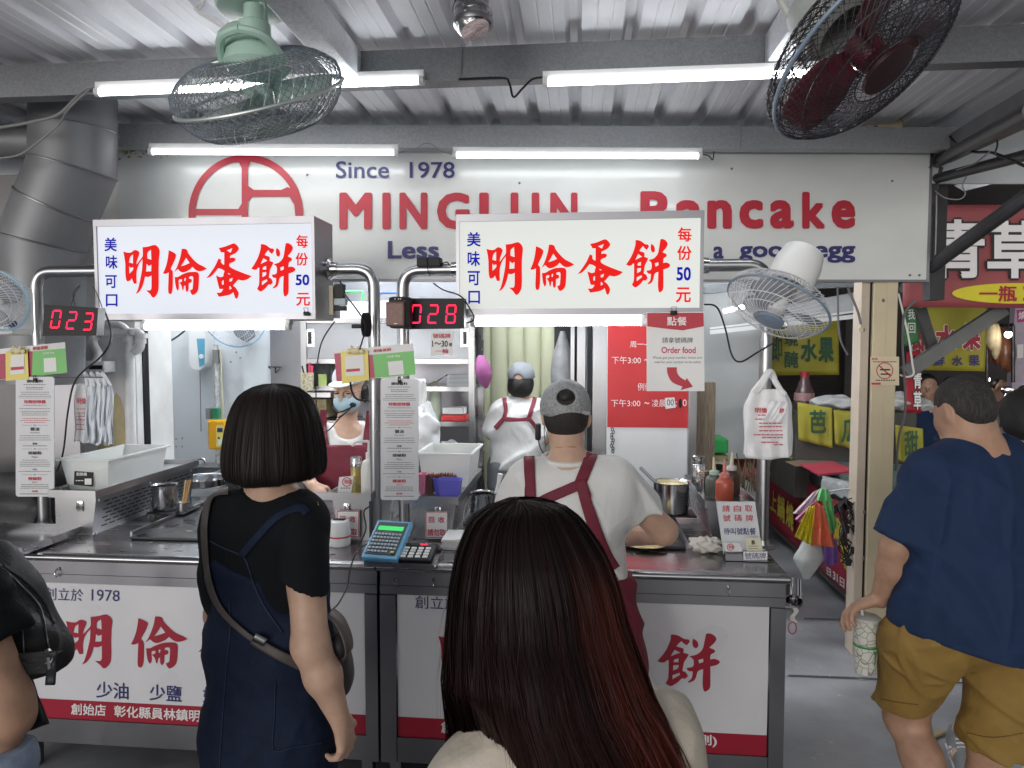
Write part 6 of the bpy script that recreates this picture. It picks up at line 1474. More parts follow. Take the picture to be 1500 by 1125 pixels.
a,b=P(1366,300,3.95),P(1388,300,3.95);mb=MB();mb.box((a.x,3.95,1.86),(b.x,4.03,2.7));mb.build('shaft',mat('dark_paint',(.03,.03,.034),.4,var=.2),t)
def pipe(px,Ys,r,label,mt='dkpipe',name='steel_pipe',cat='pipe'):
 mb=MB();mb.tube([P(px[0][0],px[0][1],Ys[0]),P(px[1][0],px[1][1],Ys[1])],r,12);return tag(mb.build(name,M[mt]),label,cat)
M['dkpipe']=mat('dark_grey_pipe',(.07,.07,.078),.35,.4,var=.25,scale=6)
pipe([(1362,392),(1512,282)],(3.85,3.3),.034,'thick dark slanting pipe in front of the red awning banner')
pipe([(1370,262),(1512,225)],(3.9,3.2),.026,'dark pipe running from the sign end to the right edge')
pipe([(1372,238),(1512,160)],(3.9,2.6),.030,'upper dark pipe at the right roof edge')
pipe([(1360,300),(1376,246)],(3.9,3.9),.022,'short dark upright pipe at the sign corner')
t=thing('roof_gutter','grey gutter along the right roof edge','gutter',P(1440,200,3.2)[:])
mb=MB();mb.bar(P(1384,222,3.9),P(1520,150,2.65),.05,.12);mb.build('trough',mat('grey_gutter',(.22,.22,.235),.5,.4,var=.2,scale=5),t)
for i,(px,Ys,lab)in enumerate((([(1384,192),(1405,198),(1425,196),(1450,184),(1505,168)],[3.8,3.6,3.4,3.2,2.7],'thick black wire along the right gutter'),([(1384,190),(1400,208),(1425,222),(1455,224),(1505,245)],[3.8,3.6,3.4,3.2,2.8],'black wire sagging under the right gutter'),([(1460,188),(1461,212),(1458,224),(1464,231)],[3.1],'wire tied round the right gutter'),([(1370,280),(1385,290),(1405,292),(1414,284),(1410,272),(1416,258)],[3.85,3.8,3.8],'grey wire loop under the dark pipe'),([(1384,254),(1410,246),(1430,238),(1450,222)],[3.85,3.6,3.4,3.2],'pale wire lying on the dark pipe'),([(1370,250),(1372,300),(1370,380)],[3.93],'grey wire hanging down the dark frame post'))):
 cable(px,Ys,.006 if i<2 else .0035,lab,'rubber' if i<3 else mat('pale_wire',(.32,.31,.30),.5),name='overhead_wire',cat='wire')
t=thing('market_lamp','bright tube lamp with mottled steel reflector at upper right edge','lamp',P(1470,260,4.2)[:])
mb=MB();mb.add([P(x,y,Y)[:]for x,y,Y in((1398,272,4.3),(1505,236,4.1),(1508,256,4.05),(1412,280,4.25))],[(0,1,2,3)]);mb.build('reflector','galv_light',t,solid=.004)
mb=MB();mb.tube([P(1442,244,4.15),P(1512,232,4.05)],.02,10);mb.build('lamp_tube',emat('market_lamp_glow',(1,.98,.95),5.0),t)
AW=mat('faded_red_banner',(.33,.075,.082),.5,var=.10,scale=3);M['aw']=AW
M['yelbanner']=mat('yellow_oval',(.68,.60,.03),.45,var=.03)
def p_awn(D,pl):
 k,w=use(D,'blacktxt'),use(D,'whitetxt')
 pl2=lambda x,y:pl(x,y)+Vector((0,-.004,0));pl3=lambda x,y:pl(x,y)+Vector((0,-.008,0))
 for ch,q in(('青',(1362,322,1440,408)),('草',(1444,324,1525,408))):
  letter(k,ch,(q[0]-3,q[1]-3,q[2]+3,q[3]+3),pl2,.085);letter(w,ch,q,pl3,.03)
 y=use(D,'yelbanner');pts=[pl2(1490+97*math.cos(a),430+15*math.sin(a))[:]for a in[i*math.pi/24 for i in range(48)]];y.add(pts,[tuple(range(48))])
 letter(use(D,'redbrush'),'一瓶',(1432,419,1487,442),pl3,.03);letter(use(D,'redbrush'),'30',(1496,419,1524,442),pl3,.03)
banner('large red awning banner with outlined white writing and yellow oval at right',[(1324,300),(1575,300),(1575,452),(1322,450)],4.7,0,AW,p_awn,sag=.004)
t=thing('lower_frame','grey slanting steel supports under the red awning banner','frame',P(1400,520,4.9)[:])
mb=MB();mb.bar(P(1326,546,4.85),P(1470,452,4.85),.05,.085);mb.build('brace',mat('grey_frame',(.15,.155,.15),.5,.2,var=.2,scale=5),t)
mb=MB();mb.bar(P(1348,452,4.95),P(1366,512,4.95),.05,.06);mb.bar(P(1318,425,4.95),P(1340,412,4.9),.04,.05);mb.build('strut',mat('dark_frame',(.05,.05,.055),.5,var=.2),t)
def p_green(D,pl):
 for i,ch in enumerate('我回'):letter(use(D,'whitetxt'),ch,(1329,453+20*i,1340,468+20*i),pl,0)
banner('narrow dark green sign hanging right of the pillar',[(1324,450),(1347,450),(1346,502),(1325,508)],5.0,0,mat('dark_green_sign',(.04,.15,.05),.5,var=.1),p_green,'hanging_sign',.002)
def p_redv(D,pl):
 w=use(D,'whitetxt');k=use(D,'blacktxt');pl3=lambda x,y:pl(x,y)+Vector((0,-.004,0))
 for ch,q in(('青',(1337,545,1349,569)),('草',(1337,573,1349,600))):letter(k,ch,(q[0]-1.2,q[1]-1.2,q[2]+1,q[3]+1.2),pl,.08);letter(w,ch,q,pl3,.03)
 for ch,q in(('茶',(1331,520,1343,540)),):letter(k,ch,q,pl,.03)
banner('upright red sign with white outlined characters beside the seated man',[(1328,516),(1348,512),(1349,606),(1327,605)],5.1,0,mat('vivid_red_sign',(.42,.02,.035),.45,var=.08),p_redv,'upright_sign',.002)
def p_yb(D,pl):
 r=use(D,'redbrush');w=use(D,'whitetxt');pl3=lambda x,y:pl(x,y)+Vector((0,-.004,0))
 for ch,q in(('即',(1334,474,1358,515)),('水',(1368,476,1400,516)),('果',(1408,474,1434,513))):letter(w,ch,(q[0]-1,q[1]-1,q[2]+1,q[3]+1),pl,.09);letter(r,ch,q,pl3,.05)
 for ch,q in(('新',(1348,521,1358,536)),('鮮',(1366,521,1382,536)),('水',(1392,521,1408,536)),('果',(1417,520,1433,536))):letter(use(D,'navytxt'),ch,q,pl3,.03)
banner('yellow fruit banner with dark red and blue writing behind the walking man',[(1340,445),(1446,445),(1443,544),(1346,542)],5.6,0,BY,p_yb,seed=4)
def p_pink(D,pl):letter(use(D,'whitetxt'),'燒',(1491,456,1502,468),pl,.02)
banner('small magenta sign at the right edge under the awning',[(1489,454),(1530,452),(1530,470),(1490,472)],5.4,0,mat('magenta_sign',(.48,.04,.18),.5),p_pink,'hanging_sign',.002)
t=thing('market_hall','dim far side of the market hall behind the street','building',(6.0,13.0,0))
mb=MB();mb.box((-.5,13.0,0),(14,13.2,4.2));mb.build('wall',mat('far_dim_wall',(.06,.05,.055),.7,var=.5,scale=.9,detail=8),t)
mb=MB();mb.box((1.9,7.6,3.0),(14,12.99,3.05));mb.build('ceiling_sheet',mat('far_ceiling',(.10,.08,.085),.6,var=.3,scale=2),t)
mb=MB();mb.box((1.75,4.35,3.02),(14,7.59,3.06));mb.build('sky_block_sheet',bpy.data.materials['far_ceiling'],t)  # added sheet that blocks the bright sky at upper right
for(x,y,Y,r,s,lab)in((1477,490,8.0,.035,22,'bright bulb hanging over the roast stall at far right'),(1456,470,9.5,.03,16,'smaller bright bulb hanging left of the roast stall bulb'),(1494,545,9.0,.03,14,'low bright bulb by the lilac stall wall'),(1447,556,10.5,.03,12,'dim far bulb above the scooters'),(1209,0,0,0,0,'')):
 if not r:continue
 t=thing('hanging_bulb',lab,'bulb',P(x,y,Y)[:]);c=P(x,y,Y);mb=MB();mb.ball(c,r,14,9);mb.build('bulb',emat('bulb_glow',(1,.96,.9),s*.6),t);mb=MB();mb.tube([c+Vector((0,0,r)),c+Vector((0,0,.6))],.006,6);mb.lathe([(.02,r*.8),(.022,r*2)],c[:],10);mb.build('lamp_cord','black',t)
t=thing('roast_rack','rack of hanging brown roast meat under the bulb at far right','food rack',P(1450,540,8.3)[:])
rg=random.Random(17);mb=MB()
for k in range(7):
 c=P(1452+k*4.2,500+rg.uniform(-6,20),8.4+rg.uniform(0,.2));mb.ball(c,(rg.uniform(.06,.09),.07,rg.uniform(.14,.22)),10,8)
mb.build('roast',mat('roast_meat',(.24,.09,.04),.4,var=.5,scale=12,coat=.3),t)
mb=MB();mb.ball(P(1453,493,8.2),(.06,.05,.15),10,8);mb.ball(P(1459,500,8.2),(.05,.05,.2),10,8);mb.build('pale_meat',mat('pale_meat',(.60,.48,.28),.5,var=.2),t)
mb=MB();mb.tube([P(1446,478,8.3),P(1484,476,8.3)],.02,8);mb.tube([P(1446,478,8.3),P(1446,560,8.3)],.02,8);mb.tube([P(1484,476,8.3),P(1484,560,8.3)],.02,8);mb.build('rail','iron',t)
t=thing('lilac_stall_wall','pale lilac stall wall at the far right edge','wall',P(1500,560,8.8)[:])
a,b=P(1486,470,8.8),P(1560,600,8.8);mb=MB();mb.box((a.x,8.8,0),(b.x,8.9,2.6));mb.build('panel',mat('lilac_wall',(.44,.38,.46),.6,var=.1),t)
mb=MB();fill(mb,[(1490,505),(1499,504),(1499,524),(1490,525)],PLY(8.79));mb.build('paper_notice','paper',t)
t=thing('lit_sign','small pink lit sign seen through the gap left of the pillar','sign',P(1252,518,9.5)[:])
mb=MB();mb.slab([P(1246,507,9.5),P(1264,508,9.5),P(1264,519,9.5),P(1246,519,9.5)],(0,1,0),.06);mb.build('panel',lit('pink_lit',(.75,.05,.20),.5),t)
mb=MB();letter(mb,'小吃',(1248,509,1260,517),PLY(9.48),.02);mb.build('white_lettering','whitetxt',t)
t=thing('street_lights','cluster of small white lights far beyond the pillar gap','lights',P(1252,495,12.0)[:])
mb=MB();rg=random.Random(2)
for k in range(9):mb.ball(P(1245+rg.uniform(0,12),486+rg.uniform(0,14),12.0),rg.uniform(.02,.05),8,6)
mb.build('bulbs',emat('far_bulbs',(.85,.95,1),5.0),t)
mb=MB();mb.tube([P(1243,484,12.05),P(1262,486,12.05)],.015,5);mb.build('wire','black',t)
def scooter(loc,rz,col,label):
 t=bpy.data.objects.new('motor_scooter',None);COL.objects.link(t);t['_w']=[0,0,0];tag(t,label,'scooter','scooters parked at the far right')
 for x in(-.62,.62):
  mb=MB();mb.tube([(x+.2*math.cos(a),0,.24+.2*math.sin(a))for a in[i*math.pi/10 for i in range(20)]],.05,8,closed=True);w=mb.build('wheel','rubber',t);mb=MB();mb.lathe([(.12,-.03),(.13,0),(.12,.03)],(x,0,.24),14,axis='Y');mb.build('rim','steel',w)
 mb=MB();mb.grid(lambda u,v:(-.75+.75*v,(.14*math.sin(math.pi*(.15+.7*v)))*math.cos(u*2*math.pi),.52+.04*v+.13*math.sin(u*2*math.pi)*math.sin(math.pi*(.12+.8*v))),18,12,True,True);mb.box((-.1,-.13,.27),(.42,.13,.32),.02);mb.bar((.42,0,.3),(.56,0,.85),.26,.08);mb.build('body',col,t)
 mb=MB();mb.box((-.72,-.13,.66),(.02,.13,.75),.04);mb.build('seat','black',t)
 mb=MB();mb.tube([(.6,0,.3),(.52,0,.98)],.025,8);mb.tube([(.46,-.32,1.0),(.52,0,.98),(.46,.32,1.0)],.018,8);mb.build('handlebar','steel',t)
 mb=MB();mb.ball((.58,0,.93),(.07,.10,.07),12,8);mb.build('headlight','chrome',t)
 for s in(-1,1):
  mb=MB();mb.tube([(.48,.25*s,1.0),(.5,.30*s,1.14)],.006,6);mb.ball((.5,.31*s,1.17),(.012,.06,.04),10,6);mb.build('mirror','chrome',t)
 t.location=loc;t.rotation_euler=(0,0,rz);return t
def on_floor(px,Y):p=P(px,600,Y);return(p.x,Y,0)
BLKP=mat('black_gloss_paint',(.02,.02,.024),.2,coat=.5,var=.1)
scooter(on_floor(1452,6.9),math.radians(60),BLKP,'black motor scooter parked nearest to the roast rack')
scooter(on_floor(1487,6.5),math.radians(75),mat('dark_grey_gloss',(.06,.065,.075),.25,coat=.5,var=.1),'dark grey motor scooter parked at the right edge')
scooter(on_floor(1425,7.3),math.radians(65),mat('dark_red_gloss',(.10,.012,.02),.25,coat=.5,var=.1),'dark red motor scooter farthest behind the walking man')
t=thing('perforated_panel','grey perforated metal panel low behind the walking man\'s arm','panel',P(1322,870,3.95)[:])
a,b=P(1312,840,3.95),P(1345,905,3.95);mb=MB();mb.box((a.x,3.95,0),(b.x+.35,3.97,P(1320,838,3.95).z));mb.build('sheet',mat('grey_mesh_panel',(.20,.20,.21),.5,.4,var=.15),t)
mb=MB()
for i in range(14):
 for j in range(16):
  p=P(1313+i*3+(j%2)*1.5,841+j*4.2,3.949);mb.lathe([(0,0),(.0035,0)],p[:],6,axis='Y',cap=False)
mb.build('hole',PERF,t)
jt=MB()
for(x0,y0,x1,y1)in((1155,988,1262,992),(1262,992,1500,1003),(1178,905,1240,906)):jt.add([PZ(x,y,.0042)[:]for x,y in((x0,y0),(x1,y1),(x1,y1+2.2),(x0,y0+2.2))],[(0,1,2,3)])
rg=random.Random(44)
tag(jt.build('floor_joint',mat('joint_dark',(.09,.09,.095),.7,var=.3,scale=30)),'dark joint lines across the grey floor right of the counter','floor',kind='structure')
rg=random.Random(21)
mb=MB()
for k in range(60):
 c=PZ(rg.uniform(1165,1480),rg.uniform(900,1120),.0045);r=rg.uniform(.003,.012);pts=[(c.x+r*rg.uniform(.4,1.3)*math.cos(a),c.y+r*rg.uniform(.4,1.3)*math.sin(a),.0045)for a in[i*math.pi/3 for i in range(6)]];mb.add(pts,[tuple(range(6))])
tag(mb.build('floor_litter',mat('pale_litter',(.42,.40,.36),.8,var=.3)),'scattered pale specks of litter on the grey floor','litter',kind='stuff')
mb=MB();c=PZ(1370,1078,.006);mb.M=Matrix.Translation(c)@Matrix.Rotation(.6,4,'Z');mb.box((-.06,-.012,0),(.06,.012,.012),.004);tag(mb.build('wood_scrap',mat('tan_scrap',(.42,.33,.20),.7)),'small tan scrap lying on the floor by the shoe','litter')
from mathutils.bvhtree import BVHTree
V3=lambda *a:np.array(a if len(a)>1 else tuple(a[0]),float)
def nz(v):v=np.asarray(v,float);return v/(np.linalg.norm(v)+1e-12)
class SDF:
 def __init__(s):s.p=[]
 def cap(s,a,b,ra,rb=None,k=.02,flat=None,fd=None,op='u'):
  s.p.append(('cap',np.asarray(a,float),np.asarray(b,float),ra,ra if rb is None else rb,k,flat,None if fd is None else nz(fd),op));return s
 def ell(s,c,r,k=.02,ax=None,op='u'):
  """ax: three row vectors of the ellipsoid axes"""
  s.p.append(('ell',np.asarray(c,float),np.asarray(r if np.ndim(r) else(r,r,r),float),None if ax is None else np.array([nz(a)for a in ax]),k,op));return s
 def path(s,pts,rs,k=.01,**kw):
  for i in range(len(pts)-1):s.cap(pts[i],pts[i+1],rs[i],rs[i+1],k,**kw)
  return s
 def cut(s,c,n,k=.004):s.p.append(('cut',np.asarray(c,float),nz(n),k));return s
 def disp(s,fn):s.p.append(('disp',fn));return s
 def mesh(s,h,lo=None,hi=None,smooth=0):
  lu=max(i for i,p in enumerate(s.p) if(p[0]=='cap' and p[8]=='u')or(p[0]=='ell' and p[5]=='u'))
  dq=[p for p in s.p if p[0]=='disp'];r_=[p for p in s.p[:lu+1] if p[0]!='disp'];s.p=r_+dq+[p for p in s.p[lu+1:] if p[0]!='disp']
  L,H=[],[]
  for p in s.p:
   if p[0]=='cap' and p[8]=='u':r=max(p[3],p[4]);L+=[np.minimum(p[1],p[2])-r];H+=[np.maximum(p[1],p[2])+r]
   elif p[0]=='ell' and p[5]=='u':r=p[2].max();L+=[p[1]-r];H+=[p[1]+r]
  L=np.min(L,0)-3*h;H=np.max(H,0)+3*h
  if lo is not None:L=np.maximum(L,lo)
  if hi is not None:H=np.minimum(H,hi)
  n=np.ceil((H-L)/h).astype(int)+1
  D=np.full(n,.3,np.float32)
  X=[L[i]+h*np.arange(n[i])for i in range(3)]
  def sub(a,b):
   i0=np.clip(np.floor((a-L)/h).astype(int),0,n);i1=np.clip(np.ceil((b-L)/h).astype(int)+1,0,n)
   sl=tuple(slice(i0[k],i1[k])for k in range(3))
   G=np.meshgrid(X[0][sl[0]],X[1][sl[1]],X[2][sl[2]],indexing='ij');return sl,G
  for p in s.p:
   if p[0]=='disp':
    sl,G=sub(L,H);nb=np.abs(D)<.03
    D[nb]+=p[1](G[0][nb],G[1][nb],G[2][nb]).astype(np.float32);continue
   if p[0]=='cut':
    sl,G=sub(L,H);d=(G[0]-p[1][0])*p[2][0]+(G[1]-p[1][1])*p[2][1]+(G[2]-p[1][2])*p[2][2];D=np.maximum(D,d.astype(np.float32));continue
   if p[0]=='cap':
    _,a,b,ra,rb,k,flat,fd,op=p;m=max(ra,rb)*(1 if flat is None else max(1,flat))+k+.03
    sl,G=sub(np.minimum(a,b)-m,np.maximum(a,b)+m)
    if 0 in G[0].shape:continue
    ab=b-a;L2=(ab@ab)+1e-12
    v=[G[i]-a[i]for i in range(3)]
    t=np.clip((v[0]*ab[0]+v[1]*ab[1]+v[2]*ab[2])/L2,0,1)
    v=[v[i]-ab[i]*t for i in range(3)]
    if flat is not None:
     q=(v[0]*fd[0]+v[1]*fd[1]+v[2]*fd[2])*(1/flat-1);v=[v[i]+fd[i]*q for i in range(3)]
    d=np.sqrt(v[0]**2+v[1]**2+v[2]**2)-(ra+(rb-ra)*t)
    if flat is not None and flat<1:d*=.5+.5*flat
   else:
    _,c,r,ax,k,op=p;m=r.max()+k+.03
    sl,G=sub(c-m,c+m)
    if 0 in G[0].shape:continue
    v=[G[i]-c[i]for i in range(3)]
    if ax is not None:v=[v[0]*A[0]+v[1]*A[1]+v[2]*A[2]for A in ax]
    k0=np.sqrt(sum((v[i]/r[i])**2 for i in range(3)));k1=np.sqrt(sum((v[i]/r[i]**2)**2 for i in range(3)))+1e-9
    d=k0*(k0-1)/k1
   o=D[sl]
   if op=='u':
    hh=np.clip(.5+.5*(o-d)/k,0,1);D[sl]=(o+(d-o)*hh-k*hh*(1-hh)).astype(np.float32)
   else:
    hh=np.clip(.5-.5*(o+d)/k,0,1);D[sl]=(o+(-d-o)*hh+k*hh*(1-hh)).astype(np.float32)
  for ax in range(3):
   for e in(0,-1):
    ix=[slice(None)]*3;ix[ax]=e;D[tuple(ix)]=np.maximum(D[tuple(ix)],h*.5)
  return surfnet(D,L,h)
def surfnet(D,org,h):
 nx,ny,nz_=D.shape;ins=D<0
 cnt=sum(ins[i:nx-1+i,j:ny-1+j,k:nz_-1+k].astype(np.int8)for i in(0,1)for j in(0,1)for k in(0,1))
 cells=np.argwhere((cnt>0)&(cnt<8));idx=-np.ones(cnt.shape,np.int64);idx[tuple(cells.T)]=np.arange(len(cells))
 acc=np.zeros((len(cells),3));num=np.zeros(len(cells))
 cor=[(i,j,k)for i in(0,1)for j in(0,1)for k in(0,1)]
 val={c:D[cells[:,0]+c[0],cells[:,1]+c[1],cells[:,2]+c[2]].astype(float)for c in cor}
 for a in cor:
  for ax in range(3):
   if a[ax]:continue
   b=list(a);b[ax]=1;b=tuple(b);va,vb=val[a],val[b];m=(va<0)!=(vb<0)
   t=np.where(m,va/np.where(m,va-vb,1),0);pt=np.tile(np.array(a,float),(len(cells),1));pt[:,ax]+=t
   acc+=pt*m[:,None];num+=m
 vs=(cells+acc/num[:,None])*h+org
 Q=[]
 for ax in range(3):
  o=[x for x in range(3) if x!=ax]
  A=ins.take(range(D.shape[ax]-1),ax);B=ins.take(range(1,D.shape[ax]),ax)
  e=np.argwhere(A!=B)
  e=e[(e[:,o[0]]>0)&(e[:,o[1]]>0)&(e[:,o[0]]<D.shape[o[0]]-1)&(e[:,o[1]]<D.shape[o[1]]-1)]
  def cell(d0,d1):
   c=e.copy();c[:,o[0]]-=d0;c[:,o[1]]-=d1;return idx[c[:,0],c[:,1],c[:,2]]
  q=np.stack([cell(1,1),cell(0,1),cell(0,0),cell(1,0)],1)
  fl=A[tuple(e.T)]==(ax==1);q[fl]=q[fl][:,::-1];Q.append(q)
 return vs,np.concatenate(Q)
def np_mesh(name,vs,fs,mt,parent,attrs=None,smooth=True):
 off=np.array(parent['_w']) if parent is not None else np.zeros(3)
 me=bpy.data.meshes.new(name);vs=np.asarray(vs)-off;fs=np.asarray(fs);k=fs.shape[1]
 me.vertices.add(len(vs));me.vertices.foreach_set('co',vs.astype(np.float32).ravel())
 me.loops.add(fs.size);me.loops.foreach_set('vertex_index',fs.astype(np.int32).ravel())
 me.polygons.add(len(fs));me.polygons.foreach_set('loop_start',np.arange(0,fs.size,k,dtype=np.int32))
 me.materials.append(M[mt] if isinstance(mt,str) else mt)
 me.update(calc_edges=True);me.validate()
 me.polygons.foreach_set('use_smooth',np.full(len(me.polygons),smooth))
 for an,av in(attrs or{}).items():
  A=me.attributes.new(an,'FLOAT','POINT');A.data.foreach_set('value',np.asarray(av,np.float32))
 o=bpy.data.objects.new(name,me);COL.objects.link(o);o['_w']=list(off)
 if parent is not None:o.parent=parent
 return o
SURF={}
def sdf_obj(name,S,h,mt,parent,lo=None,hi=None,relax=None):
 vs,fs=S.mesh(h,lo,hi);relax=(3 if h>.0052 else 0) if relax is None else relax
 for _ in range(relax):
  acc=np.zeros_like(vs);n=np.zeros(len(vs))
  for a,b in((0,1),(1,2),(2,3),(3,0)):
   np.add.at(acc,fs[:,a],vs[fs[:,b]]);np.add.at(acc,fs[:,b],vs[fs[:,a]]);np.add.at(n,fs[:,a],1);np.add.at(n,fs[:,b],1)
  vs=vs*.5+.5*acc/np.maximum(n,1)[:,None]
 SURF[name+'|'+parent.name]=BVHTree.FromPolygons([tuple(v)for v in vs],[tuple(f)for f in fs])
 return np_mesh(name,vs,fs,mt,parent)
def folds(seed,amp,n=5,f0=14,f1=34,dirs=None):
 rg=np.random.RandomState(seed)
 K=[(nz(rg.randn(3)) if dirs is None else nz(np.array(dirs[i%len(dirs)])+.25*rg.randn(3)))*rg.uniform(f0,f1)for i in range(n)];ph=rg.uniform(0,6.3,n);W=[nz(rg.randn(3))*rg.uniform(6,11)for _ in range(n)]
 def f(x,y,z):
  o=0
  for i,(k,p,w)in enumerate(zip(K,ph,W)):
   wp=1.5*np.sin(w[0]*x+w[1]*y+w[2]*z+p);s_=np.sin(.5*(k[0]*x+k[1]*y+k[2]*z)+p+wp)
   q=W[i-1];msk=np.clip(.55+.9*np.sin(1.1*(q[0]*z+q[1]*x+q[2]*y)+2*p),0,1);o=np.maximum(o,msk*(1-np.abs(s_))**2*.62)
  return amp*(.35-1.9*o)
 return f
def fade(fn,z0,z1):
 return lambda x,y,z:fn(x,y,z)*np.clip((z-z0)/(z1-z0),0,1)
def on_surf(keys,px,py,off,fallY):
 d=Vector(ray(px,py)).normalized();best=None
 for k in keys:
  h=SURF[k].ray_cast(EYE,d)
  if h[0]is not None and(best is None or h[3]<best[3]):best=h
 if best is None:return None
 n=best[1]
 if n.dot(d)>0:n=-n
 n=(n*.6-d*.4).normalized()
 return best[0]+n*off
def band(name,keys,px,w,off,mt,parent,th=.0025,nseg=6,fallY=None,nw=4):
 """cloth band of photo width w (px) laid on the surfaces along a line of photo points"""
 pts=catmull([(p[0],p[1],0)for p in px],nseg);rows=[]
 for i,p in enumerate(pts):
  t=(pts[min(i+1,len(pts)-1)]-pts[max(i-1,0)]).normalized();nrm=Vector((-t.y,t.x,0));ww=w if not isinstance(w,(list,tuple)) else w[0]+(w[-1]-w[0])*i/(len(pts)-1)
  rows.append([(q,on_surf(keys,q.x,q.y,off,None))for q in(p+nrm*ww*(j/nw-.5)for j in range(nw+1))])
 hits=[(q,h)for r in rows for q,h in r if h is not None]
 rows=[[h if h is not None else P(q.x,q.y,min(hits,key=lambda e:(e[0]-q).length)[1].y)for q,h in r]for r in rows]
 for _ in range(2):
  for i in range(1,len(rows)-1):
   for j in range(nw+1):
    a=(rows[i-1][j]+rows[i+1][j])/2
    if(a-rows[i][j]).length>.03:rows[i][j]=a
 mb=MB();n=nw+1
 vs=[v[:]for r in rows for v in r];mb.add(vs,[(i*n+j,i*n+j+1,(i+1)*n+j+1,(i+1)*n+j)for i in range(len(rows)-1)for j in range(nw)],True)
 return mb.build(name,mt,parent,solid=th)
def patch(name,keys,left,right,off,mt,parent,nu=16,nv=30,th=.003,maxd=None):
 """cloth panel between two photo outlines, laid on the surfaces"""
 L=catmull([(p[0],p[1],0)for p in left],8);R=catmull([(p[0],p[1],0)for p in right],8)
 smp=lambda C,v:C[min(int(v*(len(C)-1)),len(C)-2)].lerp(C[min(int(v*(len(C)-1)),len(C)-2)+1],v*(len(C)-1)-min(int(v*(len(C)-1)),len(C)-2))
 G=[]
 for j in range(nv):
  v=j/(nv-1);a,b=smp(L,v),smp(R,v);row=[]
  for i in range(nu):
   q=a.lerp(b,i/(nu-1));row.append((q,on_surf(keys,q.x,q.y,off,None)))
  G.append(row)
 D=np.array([[(h.y if h is not None and(maxd is None or h.y<maxd) else np.nan)for q,h in r]for r in G])
 for _ in range(60):
  bad=np.isnan(D)
  if not bad.any():break
  Pd=np.pad(D,1,constant_values=np.nan);nb=np.stack([Pd[:-2,1:-1],Pd[2:,1:-1],Pd[1:-1,:-2],Pd[1:-1,2:]])
  with np.errstate(all='ignore'):m=np.nanmean(nb,0)
  D[bad]=m[bad]
 vs=[P(q.x,q.y,D[j,i])[:]for j,r in enumerate(G)for i,(q,h)in enumerate(r)]
 mb=MB();mb.add(vs,[(j*nu+i,j*nu+i+1,(j+1)*nu+i+1,(j+1)*nu+i)for j in range(nv-1)for i in range(nu-1)],True)
 return mb.build(name,mt,parent,solid=th)
def N(px,py,Y):return np.array(P(px,py,Y)[:])
def hand(S,w,d,pn,side,curl=.5,sc=1.0,spread=.16,thumb=.7):
 """w wrist, d direction of the fingers, pn palm normal (way the palm faces), side +1/-1 puts the thumb along cross(d,pn)*side"""
 w=np.asarray(w,float);d=nz(d);pn=nz(np.asarray(pn,float)-d*np.dot(pn,d));s=np.cross(d,pn)*side
 k=.007*sc
 S.cap(w,w+d*.045*sc,.024*sc,.030*sc,.015,flat=.55,fd=pn)
 for i,(o,L)in enumerate(((.026,.072),(.009,.080),(-.009,.075),(-.025,.060))):
  b=w+d*(.078-.004*abs(i-1))*sc+s*o*sc
  S.cap(w+d*.02*sc+s*o*.5*sc,b,.013*sc,.0105*sc,.008)
  dr=nz(d+s*spread*(o/.026)*.5);seg=[L*.45*sc,L*.32*sc,L*.23*sc];c=curl*(1+.12*i);p=b
  rr=[.0095,.0085,.0075,.0065];ang=0
  for j in range(3):
   ang+=c*(.75 if j==0 else .9);dd=dr*math.cos(ang)+pn*math.sin(ang);q=p+dd*seg[j];S.cap(p,q,rr[j]*sc,rr[j+1]*sc,.0035);p=q
 b=w+d*.022*sc+s*.022*sc;q=b+nz(d*.75+s*.75+pn*.25)*.042*sc;e=q+nz(d*1.0+s*.15+pn*thumb)*.032*sc;g=e+nz(d+pn*thumb*1.2)*.025*sc
 S.cap(b,q,.015*sc,.0115*sc,.010);S.cap(q,e,.0112*sc,.0098*sc,.004);S.cap(e,g,.0096*sc,.008*sc,.004)
def head(S,c,up,fw,sc=1.0,nose=True):
 """c: centre of the head; up, fw unit vectors"""
 up=nz(up);fw=nz(np.asarray(fw)-up*np.dot(fw,up));rt=np.cross(fw,up);A=[rt,fw,up]
 at=lambda r,f,u:c+(rt*r+fw*f+up*u)*sc
 S.ell(at(0,-.012,.028),(.074*sc,.094*sc,.088*sc),.02,A)
 S.ell(at(0,.022,-.035),(.060*sc,.066*sc,.078*sc),.03,A)
 S.ell(at(0,.062,-.088),(.026*sc,.022*sc,.020*sc),.025,A)
 for e in(-1,1):
  S.ell(at(.036*e,.058,-.028),(.024*sc,.020*sc,.022*sc),.02,A)
  S.ell(at(.030*e,.082,.005),(.018*sc,.010*sc,.009*sc),.01,A,op='s')
  S.ell(at(.030*e,.074,.004),(.013*sc,.012*sc,.010*sc),.004,A)
  S.ell(at(.075*e,-.012,-.008),(.008*sc,.019*sc,.031*sc),.006,[rt+fw*.5*e,fw-rt*.5*e,up]);S.ell(at(.082*e,-.006,-.006),(.005*sc,.010*sc,.018*sc),.004,[rt+fw*.5*e,fw-rt*.5*e,up],op='s')
  S.ell(at(.028*e,.083,.025),(.020*sc,.008*sc,.006*sc),.012,A)
 if nose:
  S.cap(at(0,.090,.004),at(0,.106,-.030),.008*sc,.012*sc,.012)
  S.ell(at(0,.086,-.058),(.022*sc,.009*sc,.006*sc),.006,A);S.ell(at(0,.084,-.069),(.019*sc,.009*sc,.006*sc),.006,A)
 return at,A
SKIN=mat('skin_light',(.56,.36,.265),.5,0,var=.10,scale=26,sss=.12,bump=.05,bscale=120)
SKIN2=mat('skin_tan',(.42,.245,.165),.5,0,var=.14,scale=26,sss=.10,bump=.06,bscale=110)
